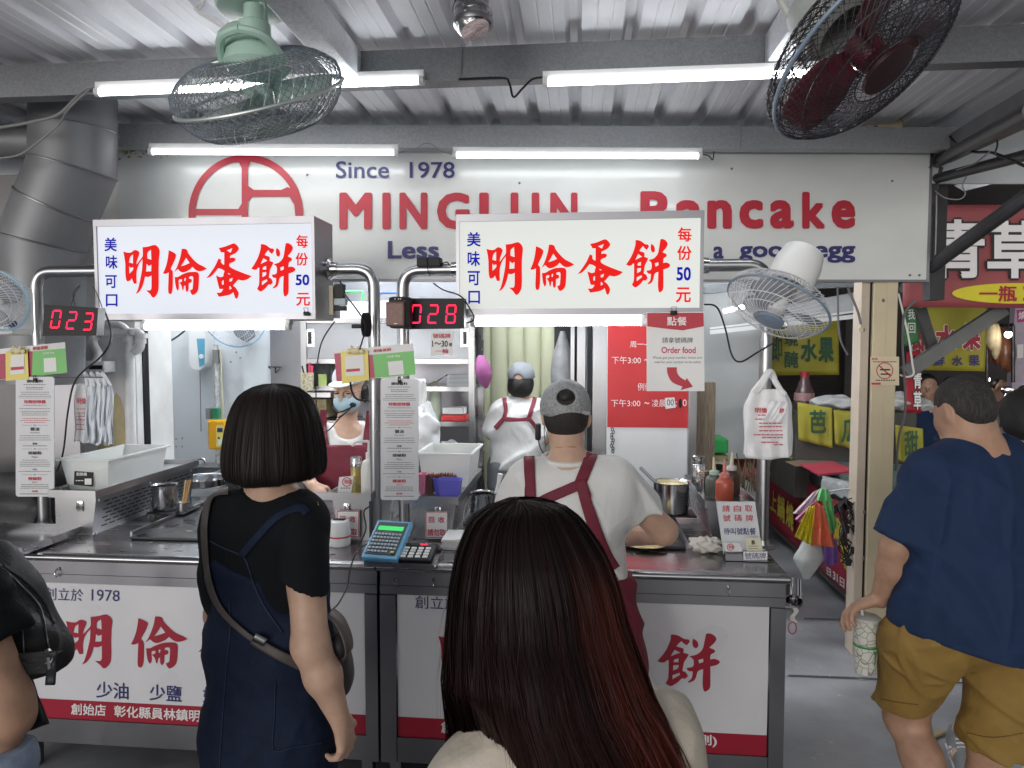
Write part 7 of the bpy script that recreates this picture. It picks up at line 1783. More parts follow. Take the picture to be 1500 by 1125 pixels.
def hairmat(name,dark,tip,rough=.34):
 m,nt,b=_m(name);at=nt.nodes.new('ShaderNodeAttribute');at.attribute_name='strand'
 rp=nt.nodes.new('ShaderNodeValToRGB');rp.color_ramp.elements[0].color=tuple(dark)+(1,);rp.color_ramp.elements[1].color=tuple(tip)+(1,)
 nt.links.new(at.outputs['Fac'],rp.inputs[0]);nt.links.new(rp.outputs[0],b.inputs['Base Color']);b.inputs['Roughness'].default_value=rough;b.inputs['Specular IOR Level'].default_value=.16
 return m
def strands(name,fn,n,m,width,mt,parent,seed=1,out=None,huefn=None,jit=.004):
 """fn(theta array, t array, rnd) -> points (n,m,3); flat ribbons along them"""
 rg=np.random.RandomState(seed);th=rg.uniform(0,1,n);rnd=rg.uniform(0,1,(n,4));t=np.linspace(0,1,m)
 Pt=fn(th[:,None],np.tile(t,(n,1)),rnd)
 T=np.gradient(Pt,axis=1);T/=np.linalg.norm(T,axis=2,keepdims=True)+1e-9
 C=out(Pt);Nn=Pt-C;Nn/=np.linalg.norm(Nn,axis=2,keepdims=True)+1e-9
 Bn=np.cross(T,Nn);Bn/=np.linalg.norm(Bn,axis=2,keepdims=True)+1e-9
 tw=rg.normal(0,.35,(n,1,1));Bn=Bn*np.cos(tw)+Nn*np.sin(tw)
 w=width*(.6+.8*rg.uniform(0,1,(n,1,1)))*np.minimum(1,(1.02-t)*6)[None,:,None]
 A=Pt-Bn*w/2;B=Pt+Bn*w/2
 vs=np.stack([A,B],2).reshape(-1,3);base=(np.arange(n)*m*2)[:,None]+(np.arange(m-1)*2)[None,:]
 fs=np.stack([base,base+1,base+3,base+2],-1).reshape(-1,4)
 hue=huefn(th[:,None],np.tile(t,(n,1)),rnd) if huefn else np.tile(rnd[:,1:2],(1,m));hue=np.repeat(hue[...,None],2,2).ravel()
 return np_mesh(name,vs,fs,mt,parent,{'strand':hue},True)
DENIM=mat('navy_denim',(.008,.015,.040),.75,var=.22,scale=30,bump=.45,bscale=30,spec=.25)
BLKSHIRT=mat('black_cotton',(.006,.0075,.010),.9,var=.15,scale=20,bump=.12,bscale=300,spec=.25)
WSHIRT=mat('white_cotton',(.70,.70,.69),.8,var=.04,scale=10,bump=.75,bscale=20,stretch=(1,1,.55))
MAROON=mat('maroon_cloth',(.155,.012,.030),.7,var=.10,scale=20,bump=.5,bscale=22)
BEIGE=mat('beige_cotton',(.56,.50,.42),.8,var=.05,scale=12,bump=.5,bscale=26)
BLUESHIRT=mat('navy_blue_cotton',(.012,.029,.080),.8,var=.10,scale=10,bump=.6,bscale=20,stretch=(1,1,.55),spec=.3)
KHAKI=mat('mustard_shorts',(.27,.165,.038),.8,var=.10,scale=12,bump=.6,bscale=24)
HB=hairmat('black_hair',(.006,.005,.005),(.022,.017,.016),.42)
HR=hairmat('red_glow_hair',(.007,.005,.005),(.105,.026,.019),.42)  # dark hair; the red ramp end is painted glow of an unseen red sign
HSOLID=mat('hair_underlayer',(.006,.005,.005),.6,var=.2,scale=60)
UP=np.array((0,0,1.))
def person(label,px,Y,cat='person',group=None):
 p=P(px,900,Y);return thing('person',label,cat,(p.x,Y,0),group)
def collar(c,rx,ry,tilt,r,mt,par):
 mb=MB();c=Vector(c);mb.tube([c+Vector((rx*math.cos(a),ry*math.sin(a),tilt*math.sin(a)))for a in[i*math.pi/20 for i in range(40)]],r,8,closed=True);return mb.build('collar',mt,par)
Y1=1.62
t=person('woman with black bob, black T-shirt and navy denim dress standing at the left counter',400,Y1)
S=SDF();n1=lambda x,y,d=0:N(x,y,Y1+d)
head(S,n1(401,632,.01),UP,(-.25,.97,0),.97)
S.cap(n1(401,690),n1(398,742),.047,.052,.03)
S.cap(n1(345,752),n1(447,754),.045,.045,.05)
S.cap(n1(392,800),n1(392,940),.128,.112,.05,flat=.62,fd=(0,1,0));S.cap(n1(392,940),n1(394,1060),.112,.135,.05,flat=.72,fd=(0,1,0))
S.cap(n1(443,757,-.01),n1(455,945,-.09),.043,.041,.03);S.cap(n1(455,945,-.09),n1(473,990,-.085),.041,.0405,.02);S.cap(n1(473,990,-.085),n1(498,1054,-.06),.040,.0235,.02)
hand(S,n1(499,1052,-.06),(.17,.10,-1),(-.95,.25,-.15),1,.62,.92)
S.cap(n1(328,752),n1(322,900,.07),.043,.036,.03);S.cap(n1(322,900,.07),n1(335,925,.28),.035,.024,.02);hand(S,n1(335,925,.28),(.3,1,.1),(.6,-.2,-.8),1,.6,.9)
for x in(362,430):S.cap(n1(x,1060),N(x,1290,Y1+.02),.085,.052,.03);S.cap(N(x,1290,Y1+.02),np.array((P(x,900,Y1).x,Y1+.02,.08)),.050,.034,.02);S.cap(np.array((P(x,900,Y1).x,Y1+.0,.035)),np.array((P(x,900,Y1).x,Y1+.17,.03)),.036,.030,.02)
sdf_obj('body',S,.0046,SKIN,t)
S=SDF()
S.cap(n1(333,760),n1(325,862,.03),.055,.050,.02);S.cut(n1(325,866,.03),(0,.1,-1))
S.cap(n1(340,757),n1(447,759),.052,.054,.04);S.cap(n1(372,748),n1(425,748),.054,.054,.03)
S.cap(n1(392,800),n1(392,960),.140,.134,.05,flat=.64,fd=(0,1,0))
S.ell(n1(401,714,.01),(.066,.062,.030),.012,op='s')
S.disp(fade(folds(3,.007,7,14,32),P(400,735,Y1).z,P(400,790,Y1).z));sdf_obj('t_shirt',S,.0062,BLKSHIRT,t)
S=SDF()
S.cap(n1(393,800),n1(393,945),.147,.138,.05,flat=.66,fd=(0,1,0));S.cap(n1(393,945),n1(395,1075),.138,.150,.05,flat=.74,fd=(0,1,0));S.cap(n1(395,1075),N(396,1330,Y1),.152,.19,.05,flat=.8,fd=(0,1,0))
S.cut(n1(340,806),(.40,0,1));S.cut(N(395,1390,Y1),(0,0,-1));S.ell(n1(436,838,-.12),(.110,.10,.150),.006,op='s')
S.disp(folds(5,.009,7,12,28));sdf_obj('denim_dress',S,.0068,DENIM,t)
S=SDF();S.cap(n1(440,758,-.01),n1(447,880,-.065),.059,.057,.02);S.disp(folds(13,.006,5,14,30));S.cut(n1(446,856,-.06),nz(np.array((-.40,0,-1))));sdf_obj('sleeve',S,.0055,BLKSHIRT,t)
ks=['t_shirt|'+t.name,'denim_dress|'+t.name,'sleeve|'+t.name]
DSEAM=mat('denim_edge',(.014,.028,.065),.7,var=.15,scale=60)
band('shoulder_strap',ks,[(354,814),(376,788),(405,758),(437,744),(449,752)],11,.004,DENIM,t)
band('dress_seam',ks,[(308,792),(330,803),(356,815),(365,832),(373,858),(390,893),(414,926)],1.6,.003,DSEAM,t)
band('dress_seam',ks,[(336,880),(338,920),(332,980),(326,1060),(322,1125)],1.1,.002,DSEAM,t)
band('dress_seam',ks,[(403,1000),(402,1050),(401,1098),(430,1094),(470,1088)],1.0,.002,DSEAM,t)
TAUPE=mat('taupe_leather',(.085,.072,.068),.5,var=.12,scale=25)
bg=thing('shoulder_bag','dark grey shoulder bag with taupe strap worn by the bobbed woman','bag',n1(498,1020).tolist())
band('strap',ks,[(336,722),(312,728),(303,762),(303,800),(309,850),(325,890),(352,920),(385,944),(420,962),(447,975)],8.5,.009,TAUPE,bg)
band('wide_strap_end',ks,[(372,935),(400,953),(447,977)],14,.012,TAUPE,bg)
band('buckle',ks,[(374,930),(390,939)],12,.017,'steel_dark',bg,nw=2)
S=SDF();S.cap(n1(489,925,.05),n1(500,990,.05),.040,.044,.03,flat=.6,fd=(1,0,.15));S.cap(n1(500,945,-.03),n1(503,1000,.12),.032,.034,.03,flat=.6,fd=(1,0,.1));S.disp(folds(9,.002,4,14,26));sdf_obj('bag_body',S,.005,mat('dark_grey_leather',(.055,.055,.058),.45,var=.12,scale=20),bg)
mb=MB();mb.grid(lambda u,v:Vector(catmull([P(483,897,1.58),P(498,910,1.58),P(509,935,1.57),P(511,955,1.57),P(504,960,1.58)],8)[min(31,int(v*32))])+Vector((0,(u-.5)*.05,0)),3,33);mb.build('upper_strap',TAUPE,bg,solid=.004)
k1=1.69/1040
C1=P(400,632,Y1)
def interp(tab,t):tab=np.array(tab,float);return[np.interp(t,tab[:,0],tab[:,i])for i in range(1,tab.shape[1])]
BOB=[(0,1,562),(.06,16,563),(.14,34,568),(.25,50,581),(.38,60,602),(.52,66.5,630),(.68,71,660),(.84,72,684),(.94,70,697),(1,65,705)]
def bob(th,t,rnd,inner=1.0):
 a=th*2*math.pi;sn=np.sin(a);lim=np.where(sn>.45,.42,1.0)
 tt=t*(lim*(1-.03*rnd[:,0:1]));r,y=interp(BOB,tt)
 r=r*inner*(.965+.06*rnd[:,1:2])+.5*np.sin(a*31+3*tt)*np.sin(a*13);y=y-5*np.abs(np.cos(a))*tt**3*(np.abs(np.cos(a))>.0)
 ax=a+.10*np.sin(a*9)*tt+(rnd[:,2:3]-.5)*.06*tt
 return np.stack([C1 .x+(401-400+r*np.cos(ax))*k1,C1 .y+.005+r*1.08*np.sin(ax)*k1,C1 .z-(y-632)*k1+0*ax],-1)
cen1=lambda Pt:np.stack([np.full(Pt.shape[:2],C1 .x),np.full(Pt.shape[:2],C1 .y),np.minimum(Pt[...,2],C1 .z+.03)],-1)
def loft(name,fn,nu,nv,mt,parent,inner):
 u=np.arange(nu)/nu;Z=np.full((nu,4),.5);g=fn(u[:,None],np.tile(np.linspace(0,1,nv),(nu,1)),Z,inner).reshape(-1,3)
 ii=np.arange(nu);f=[np.stack([ii*nv+j,((ii+1)%nu)*nv+j,((ii+1)%nu)*nv+j+1,ii*nv+j+1],1)for j in range(nv-1)]
 return np_mesh(name,g,np.concatenate(f),mt,parent,{'strand':np.full(nu*nv,.1)})
hr=loft('hair',bob,64,24,HSOLID,t,.955)
strands('hair_strands',bob,5200,18,.0011,HB,hr,5,cen1)
def stray_bob(th,t,rnd):
 q=bob(th,t,rnd,1.02);f=t*t*.010
 return q+np.stack([f*np.sin(9*rnd[:,0:1]+3*t),f*np.cos(7*rnd[:,1:2]),-.3*f+0*t],-1)
strands('stray_hair',stray_bob,160,18,.0006,HB,hr,19,cen1)
Y2=.95;k2=.965/1040
t=person('woman with long dark red tinted hair and beige top in the foreground, back turned',800,Y2)  # dark hair; its red tint is painted glow of an unseen sign
S=SDF();n2=lambda x,y,d=0:N(x,y,Y2+d)
head(S,n2(776,862,.02),UP,(.1,.99,0),.90)
S.cap(n2(790,920,.02),n2(805,1050,.02),.047,.056,.03)
S.cap(n2(705,1160,-.03),n2(935,1090,.02),.050,.050,.05)
S.cap(n2(815,1150),n2(810,1400),.128,.11,.05,flat=.66,fd=(0,1,0));S.cap(n2(810,1400),n2(805,1600),.11,.14,.05,flat=.75,fd=(0,1,0))
for s_,x0,y0,x1 in((1,958,1085,1010),(-1,690,1130,640)):
 S.cap(n2(x0,y0,.01),n2(x1,y0+290,.0),.043,.036,.03);S.cap(n2(x1,y0+290),n2(x1-30*s_,y0+420,.18),.034,.023,.02);hand(S,n2(x1-30*s_,y0+420,.18),(-.2*s_,1,.2),(-s_,0,-.3),s_,.7,.9)
for x in(745,865):S.cap(n2(x,1600),np.array((P(x,900,Y2).x,Y2,.46)),.085,.052,.03);S.cap(np.array((P(x,900,Y2).x,Y2,.46)),np.array((P(x,900,Y2).x,Y2,.08)),.050,.034,.02);S.cap(np.array((P(x,900,Y2).x,Y2-.02,.035)),np.array((P(x,900,Y2).x,Y2+.15,.03)),.034,.028,.02)
sdf_obj('body',S,.006,SKIN,t)
S=SDF()
S.cap(n2(962,1090,.01),n2(990,1270,.0),.062,.060,.02);S.cap(n2(690,1166,-.03),n2(660,1310,.0),.060,.056,.02);S.cut(n2(820,1285),(0,0,-1))
S.cap(n2(706,1162,-.035),n2(945,1080,.012),.056,.058,.05);S.cap(n2(815,1150),n2(810,1400),.142,.13,.05,flat=.7,fd=(0,1,0));S.cap(n2(810,1400),n2(805,1560),.13,.15,.05,flat=.75,fd=(0,1,0))
S.cut(n2(805,1620),(0,0,-1));S.ell(n2(805,1050,.0),(.085,.08,.05),.015,op='s')
S.disp(folds(8,.008,6,14,30));sdf_obj('beige_top',S,.006,BEIGE,t)
S=SDF()
S.cap(n2(805,1540),n2(805,1620),.14,.155,.05,flat=.75,fd=(0,1,0))
for x in(745,865):S.cap(n2(x,1600),np.array((P(x,900,Y2).x,Y2,.10)),.098,.06,.03)
S.cut(np.array((0,Y2,.09)),(0,0,-1));sdf_obj('trousers',S,.009,BLKSHIRT,t)
C2=P(788,850,Y2)
H2=[(0,730,752,772,.004,.0),(.012,731,738,804,.022,.0),(.04,745,706,836,.048,.0),(.08,762,690,852,.066,.0),(.18,805,673,881,.092,.0),(.31,850,665,900,.102,-.002),(.44,900,661,913,.100,-.008),(.56,950,659,931,.084,-.022),(.68,1000,657,950,.070,-.040),(.8,1055,655,984,.060,-.052),(1,1150,650,1034,.056,-.062)]
def long_hair(th,t,rnd,inner=1.0):
 a=th*2*math.pi;sn=np.sin(a)
 lim=np.where(sn>.5,.32,1.0);tt=t*lim*(1-.05*rnd[:,0:1])
 y,xl,xr,b,yo=interp(H2,tt)
 cl=np.round(a*9+rnd[:,3:4]*.7)/9;mixk=np.clip((tt-.45)/.55,0,1)*.72;aa=a*(1-mixk)+cl*mixk+.05*np.sin(7*tt+9*rnd[:,2:3])*tt
 co=np.cos(aa);mid=(xl+xr)/2;half=(xr-xl)/2
 yo=yo+.085*np.clip((tt-.64)/.25,0,1)*np.clip((-co-.15)/.5,0,1)
 shrink=np.where(co>.55,1-.26*np.clip((tt-.72)/.28,0,1)*(1-rnd[:,2:3]**2),1.0)
 rr=inner*(.95+.085*rnd[:,1:2]+.02*np.sin(aa*21+4*tt));x=mid+half*co*rr*shrink
 return np.stack([C2 .x+(x-788)*k2,C2 .y+yo+b*np.sin(aa)*rr,C2 .z-(y-850)*k2+0*x],-1)
cen2=lambda Pt:np.stack([C2 .x+0*Pt[...,0],C2 .y+.0*Pt[...,1],np.minimum(Pt[...,2],C2 .z+.03)],-1)
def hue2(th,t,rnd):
 a=th*2*math.pi;right=np.clip((np.cos(a)-.42)/.45,0,1);ro=np.clip((t-.14)/.22,0,1)  # right-hand strands turn red in place of red light from that side
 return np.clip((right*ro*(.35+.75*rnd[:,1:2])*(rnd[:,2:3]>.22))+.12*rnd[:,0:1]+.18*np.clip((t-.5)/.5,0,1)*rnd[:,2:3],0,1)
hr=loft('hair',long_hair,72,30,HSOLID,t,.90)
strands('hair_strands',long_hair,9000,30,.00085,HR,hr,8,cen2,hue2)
def stray(th,t,rnd):
 q=long_hair(th,t*(.5+.5*rnd[:,3:4]),rnd,1.03);f=t*t*.014
 return q+np.stack([f*np.sin(9*rnd[:,0:1]+3*t),f*np.cos(7*rnd[:,1:2]+2*t)-.003,f*.6*np.sin(5*rnd[:,2:3]+4*t)],-1)
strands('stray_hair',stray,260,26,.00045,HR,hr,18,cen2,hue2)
Y3=2.16
t=person('cook in grey mesh cap, white T-shirt and maroon apron at the right griddle',828,Y3)
S=SDF();n3=lambda x,y,d=0:N(x,y,Y3+d)
at,A3=head(S,n3(829,612,.06),nz((.0,.36,.93)),(-.08,.93,-.36),.92)
S.cap(n3(830,640,.03),n3(834,690,-.01),.047,.058,.03)
S.cap(n3(782,702),n3(896,700),.050,.050,.05)
S.cap(n3(834,745),n3(832,830),.138,.118,.05,flat=.62,fd=(0,1,0));S.cap(n3(828,830),n3(826,930),.125,.15,.05,flat=.72,fd=(0,1,0))
S.cap(n3(905,706),n3(972,778,.10),.047,.043,.03);S.cap(n3(972,778,.10),n3(912,788,.32),.043,.030,.02);hand(S,n3(912,788,.32),(-.9,.35,-.1),(0,.1,-1),-1,.6,.95)
S.cap(n3(774,710),n3(744,790,.10),.047,.043,.03);S.cap(n3(744,790,.10),n3(790,792,.32),.043,.028,.02);hand(S,n3(790,792,.32),(.9,.35,-.1),(0,.1,-1),1,.6,.95)
xf=P(828,900,Y3).x
for e in(-1,1):S.cap(np.array((xf+.085*e,Y3,.82)),np.array((xf+.09*e,Y3,.46)),.088,.056,.03);S.cap(np.array((xf+.09*e,Y3,.46)),np.array((xf+.09*e,Y3,.09)),.054,.036,.02);S.cap(np.array((xf+.09*e,Y3-.02,.04)),np.array((xf+.09*e,Y3+.16,.03)),.036,.030,.02)
sdf_obj('body',S,.0058,SKIN,t)
S=SDF()
S.cap(n3(898,704),n3(938,752,.055),.062,.066,.02);S.cut(n3(934,752,.055),nz(n3(972,778,.10)-n3(905,706)));S.cap(n3(776,706),n3(756,752,.055),.062,.064,.02);S.cut(n3(760,752,.055),nz(n3(744,790,.1)-n3(774,710)))
S.cap(n3(784,701),n3(894,699),.060,.060,.05);S.cap(n3(836,745),n3(834,830),.154,.142,.05,flat=.66,fd=(0,1,0));S.cap(n3(828,830),n3(826,890),.150,.160,.05,flat=.74,fd=(0,1,0));S.cut(n3(826,905),(0,0,-1))
S.ell(n3(833,662,.02),(.070,.072,.024),.010,op='s')
S.disp(fade(folds(21,.026,8,14,34,[(1,.2,.9),(.8,0,-.7),(1,.3,.15)]),P(832,672,Y3).z,P(832,715,Y3).z));sdf_obj('t_shirt',S,.0062,WSHIRT,t)
S=SDF()
for e in(-1,1):S.cap(np.array((xf+.085*e,Y3,.84)),np.array((xf+.09*e,Y3,.10)),.105,.070,.03)
S.cap(n3(826,890),n3(826,940),.152,.16,.05,flat=.74,fd=(0,1,0));S.cut(np.array((xf,Y3,.09)),(0,0,-1));S.disp(folds(6,.005,4,9,18));sdf_obj('trousers',S,.009,BLKSHIRT,t)
S=SDF();S.cap(n3(845,838,.02),n3(850,975,.02),.172,.20,.05,flat=.72,fd=(0,1,0));S.cap(n3(850,975,.02),n3(850,1060,.03),.20,.205,.05,flat=.74,fd=(0,1,0));S.cut(n3(845,832),(.12,0,1));S.cut(n3(845,1080),(0,0,-1));S.disp(folds(14,.016,7,14,28,[(1,.5,.1),(.8,-.5,.2)]));sdf_obj('apron_skirt',S,.008,MAROON,t)
ks=['t_shirt|'+t.name]
collar(n3(833,671,.016),.077,.078,.010,.009,WSHIRT,t)
band('apron_strap',ks,[(775,668),(776,690),(777,712),(778,738)],15,.006,MAROON,t,nw=6)
band('apron_strap',ks,[(868,664),(860,684),(850,708)],17,.006,MAROON,t,nw=6)
band('apron_strap',ks,[(852,709),(828,719),(800,731),(778,742)],15,.0075,MAROON,t,nw=6)
band('apron_strap',ks,[(850,704),(860,740),(873,780),(886,815),(897,835)],[16,20],.0085,MAROON,t,nw=6)
S=SDF();S.ell(n3(829,602,.045),(.072,.092,.086),.01,[A3[0],A3[1],A3[2]]);S.ell(n3(829,620,.030),(.050,.066,.042),.03,A3);S.cut(n3(829,640,.0),(0,.5,-1));S.cut(n3(829,600,.09),(0,1,-.3));sdf_obj('hair',S,.004,mat('short_dark_hair',(.022,.018,.016),.7,var=.4,scale=120,bump=.5,bscale=260),t)
S=SDF();S.ell(n3(828,597,.05),(.080,.100,.088),.01,A3);S.ell(n3(829,582,-.035),(.028,.05,.023),.006,op='s');S.cut(n3(829,609,.0),nz((0,.12,-1)));
MESH=mat('grey_mesh_cap',(.30,.31,.32),.7,var=.3,scale=160,bump=.5,bscale=220)
cp=sdf_obj('cap',S,.0042,MESH,t)
S=SDF();S.ell(n3(828,592,.16),(.075,.085,.008),.01,[A3[0],nz((-.05,.9,-.45)),nz((0,.45,.9))]);sdf_obj('peak',S,.004,MESH,cp)
S=SDF();S.ell(n3(830,582,-.018),(.027,.022,.024),.01);S.disp(folds(4,.003,4,60,120));sdf_obj('hair_bun',S,.003,HSOLID,t)
mb=MB();mb.tube([n3(803,572,-.028),n3(816,576,-.036)]and[tuple(n3(x,y,-.036))for x,y in((812,594),(820,597),(830,598),(840,597),(850,593))],.0045,8);mb.build('cap_band',MESH,cp)
mb=MB();mb.tube([tuple(n3(x,y,-.020))for x,y in((792,606),(810,603),(830,602),(850,603),(864,606))],.006,8);mb.build('cap_edge',MESH,cp)
mb=MB();c=n3(789,632,.03);mb.box((c[0]-.010,c[1]-.02,c[2]-.026),(c[0]+.007,c[1]+.012,c[2]+.026),.006);mb.tube(catmull([tuple(c+np.array((0,-.01,-.024))),tuple(n3(791,655,.01)),tuple(n3(796,664,.0))],5),.002,6);mb.tube(catmull([tuple(n3(802,640,-.03)),tuple(n3(797,625,.02)),tuple(n3(799,655,.06))],5),.0012,5);mb.build('headset_microphone','black',t)
band('necklace',['body|'+t.name],[(813,656),(828,654.5),(843,655)],.9,.0015,mat('thin_chain',(.5,.35,.2),.3,.8),t,nw=1)
Y4=3.66
t=person('worker with white cap, glasses and blue face mask in maroon apron behind the left counter',510,Y4)
S=SDF();n4=lambda x,y,d=0:N(x,y,Y4+d)
fw4=nz((-.18,-.95,-.22));up4=nz((-.05,-.22,.97))
at,A4=head(S,n4(514,568,-.03),up4,fw4,1.10)
S.cap(n4(510,600),n4(506,636,.02),.050,.058,.03)
S.cap(n4(473,640,.02),n4(550,640,.02),.052,.052,.05)
S.cap(n4(511,668),n4(512,720),.155,.135,.05,flat=.66,fd=(0,1,0));S.cap(n4(512,720),n4(512,780),.135,.16,.05,flat=.72,fd=(0,1,0))
S.cap(n4(466,645,.02),n4(446,694,-.02),.047,.041,.03);S.cap(n4(446,694,-.02),n4(459,712,-.22),.040,.027,.02);hand(S,n4(459,711,-.22),(.65,-.45,-.45),(.35,.15,-.9),1,.75,.95)
S.cap(n4(557,645,.02),n4(575,700,-.02),.047,.041,.03);S.cap(n4(575,700,-.02),n4(556,716,-.22),.040,.027,.02);hand(S,n4(556,716,-.22),(-.65,-.45,-.35),(-.3,.15,-.9),-1,.7,.95)
xf=P(512,700,Y4).x
for e in(-1,1):S.cap(np.array((xf+.085*e,Y4,.80)),np.array((xf+.09*e,Y4,.09)),.085,.04,.03);S.cap(np.array((xf+.09*e,Y4+.02,.04)),np.array((xf+.09*e,Y4-.16,.03)),.036,.03,.02)
sdf_obj('body',S,.0056,SKIN,t)
S=SDF()
S.cap(n4(467,646,.02),n4(453,680,.0),.066,.066,.02);S.cap(n4(556,646,.02),n4(571,680,.0),.066,.066,.02);S.cut(n4(510,684),(0,.05,-1))
S.cap(n4(474,641,.02),n4(549,641,.02),.062,.062,.05);S.cap(n4(511,668),n4(512,770),.170,.165,.05,flat=.68,fd=(0,1,0));S.ell(n4(508,624,-.10),(.095,.10,.075),.012,op='s');S.ell(n4(508,620,.0),(.075,.09,.04),.01,op='s')
S.disp(folds(31,.018,6,14,30,[(1,0,.8),(.8,0,-.8)]));sdf_obj('t_shirt',S,.0065,WSHIRT,t)
S=SDF()
for e in(-1,1):S.cap(np.array((xf+.085*e,Y4,.84)),np.array((xf+.09*e,Y4,.10)),.105,.07,.03)
sdf_obj('trousers',S,.011,BLKSHIRT,t)
ks=['t_shirt|'+t.name]
patch('apron_front',ks,[(476,652),(464,690),(440,740),(436,775)],[(536,652),(552,690),(565,740),(570,775)],.012,MAROON,t,18,18,.004,3.8)
band('apron_strap',ks,[(474,600),(474,622),(478,656)],10,.010,MAROON,t,nw=4)
band('apron_strap',ks,[(542,602),(540,622),(535,656)],10,.010,MAROON,t,nw=4)
S=SDF();f_,u_,r_=A4[1],A4[2],A4[0]
S.ell(at(0,.052,-.052),(.070,.070,.058),.01,A4);S.ell(at(0,-.02,-.05),(.10,.084,.10),.006,A4,op='s');S.cut(at(0,.07,-.016),nz(u_+.15*f_));sdf_obj('face_mask',S,.0034,mat('blue_mask',(.42,.60,.70),.7,var=.05,bump=.1,bscale=80),t)
S=SDF();S.ell(at(0,-.012,.044),(.092,.112,.090),.01,A4);S.cut(at(0,0,.034),-u_);cp=sdf_obj('cap',S,.0045,mat('white_cap',(.68,.69,.71),.7,var=.04,bump=.1,bscale=160),t)
S=SDF();S.ell(at(-.012,.108,.050),(.066,.050,.009),.01,[r_,nz(f_-.1*u_),nz(u_+.1*f_)]);sdf_obj('peak',S,.004,mat('white_cap_peak',(.66,.67,.69),.7,var=.04),cp)
S=SDF();S.ell(at(0,-.035,.0),(.092,.088,.092),.01,A4);S.ell(at(-.068,.0,-.03),(.016,.03,.05),.02,A4);S.ell(at(.068,.0,-.03),(.016,.03,.05),.02,A4);S.cut(at(0,.03,0),f_);sdf_obj('hair',S,.0045,HSOLID,t)
mb=MB()
for e in(-1,1):
 mb.tube([tuple(at(.031*e+.022*math.cos(a),.094,-.006+.017*math.sin(a)))for a in[i*math.pi/9 for i in range(18)]],.0018,6,closed=True);mb.tube([tuple(at(.053*e,.092,-.002)),tuple(at(.078*e,.04,.0)),tuple(at(.082*e,-.005,.0))],.0016,6)
mb.tube([tuple(at(-.009,.096,-.004)),tuple(at(.009,.096,-.004))],.0016,6);mb.build('glasses',mat('brown_frame',(.12,.05,.03),.3),t)
mb=MB()
for e in(-1,1):
 mb.ball(tuple(at(.031*e,.083,-.004)),(.012,.006,.004),10,6)
mb.build('eyes','blacktxt',t)
mb=MB()
mb.tube(catmull([tuple(n4(488,596,-.06)),tuple(n4(496,604,-.13)),tuple(n4(516,596,-.17))],6),.004,7);mb.ball(tuple(n4(517,593,-.175)),(.018,.014,.013),10,7);mb.tube(catmull([tuple(n4(517,595,-.17)),tuple(n4(505,605,-.16)),tuple(n4(495,612,-.13))],5),.003,6);mb.build('headset_microphone','black',t)
Y5=4.5
t=person('worker in blue grey cap and crossed maroon straps at the back by the folding door',762,Y5)
S=SDF();n5=lambda x,y,d=0:N(x,y,Y5+d)
at,A5=head(S,n5(764,560),UP,(.12,.97,-.2),1.0)
S.cap(n5(764,580),n5(760,594),.05,.058,.03);S.cap(n5(739,600),n5(785,600),.055,.055,.05)
S.cap(n5(760,622),n5(758,655),.15,.14,.05,flat=.68,fd=(0,1,0));S.cap(n5(758,655),n5(756,690),.14,.16,.05,flat=.75,fd=(0,1,0))
S.cap(n5(735,603),n5(722,636,-.02),.048,.042,.03);S.cap(n5(722,636,-.02),n5(732,650,.2),.040,.028,.02);hand(S,n5(732,650,.2),(.3,.9,0),(.5,0,-.8),1,.6,.95)
S.cap(n5(789,603),n5(800,640,-.02),.048,.042,.03);S.cap(n5(800,640,-.02),n5(792,654,.2),.040,.028,.02);hand(S,n5(792,654,.2),(-.3,.9,0),(-.5,0,-.8),-1,.6,.95)
xf=P(757,700,Y5).x
for e in(-1,1):S.cap(np.array((xf+.085*e,Y5,.82)),np.array((xf+.09*e,Y5,.09)),.085,.04,.03);S.cap(np.array((xf+.09*e,Y5-.02,.04)),np.array((xf+.09*e,Y5+.16,.03)),.036,.03,.02)
sdf_obj('body',S,.008,SKIN,t)
S=SDF()
S.cap(n5(735,604),n5(725,630,-.015),.070,.070,.02);S.cap(n5(789,604),n5(797,632,-.015),.070,.070,.02);S.cut(n5(760,634),(0,0,-1))
S.cap(n5(739,601),n5(785,601),.066,.066,.05);S.cap(n5(760,622),n5(757,684),.168,.17,.05,flat=.72,fd=(0,1,0));S.cut(n5(757,686),(0,0,-1));S.disp(folds(41,.022,7,14,28));sdf_obj('t_shirt',S,.008,WSHIRT,t)
S=SDF();S.cap(n5(757,680),n5(757,695),.15,.165,.05,flat=.75,fd=(0,1,0))
for e in(-1,1):S.cap(np.array((xf+.085*e,Y5,.84)),np.array((xf+.09*e,Y5,.10)),.11,.075,.03)
S.disp(folds(12,.006,4,9,18));sdf_obj('trousers',S,.011,mat('grey_trousers',(.16,.165,.18),.8,var=.1),t)
ks=['t_shirt|'+t.name]
band('apron_strap',ks,[(739,584),(741,600),(739,613)],6,.010,MAROON,t);band('apron_strap',ks,[(784,582),(780,596),(774,613)],6,.010,MAROON,t)
band('apron_strap',ks,[(738,614),(757,615),(774,614)],6,.012,MAROON,t);band('apron_strap',ks,[(739,613),(733,620),(726,628)],6,.012,MAROON,t);band('apron_strap',ks,[(774,613),(781,621),(788,632)],6,.012,MAROON,t)
S=SDF();S.ell(at(0,-.012,.046),(.086,.104,.086),.01,A5);S.cut(at(0,0,.022),-UP);S.ell(at(0,-.112,.034),(.03,.02,.02),.006,A5,op='s');cp=sdf_obj('cap',S,.006,mat('blue_grey_cap',(.19,.205,.225),.7,var=.1),t)
S=SDF();S.ell(at(0,.12,.03),(.07,.07,.01),.01,A5);sdf_obj('peak',S,.006,mat('blue_grey_peak',(.20,.24,.30),.7),cp)
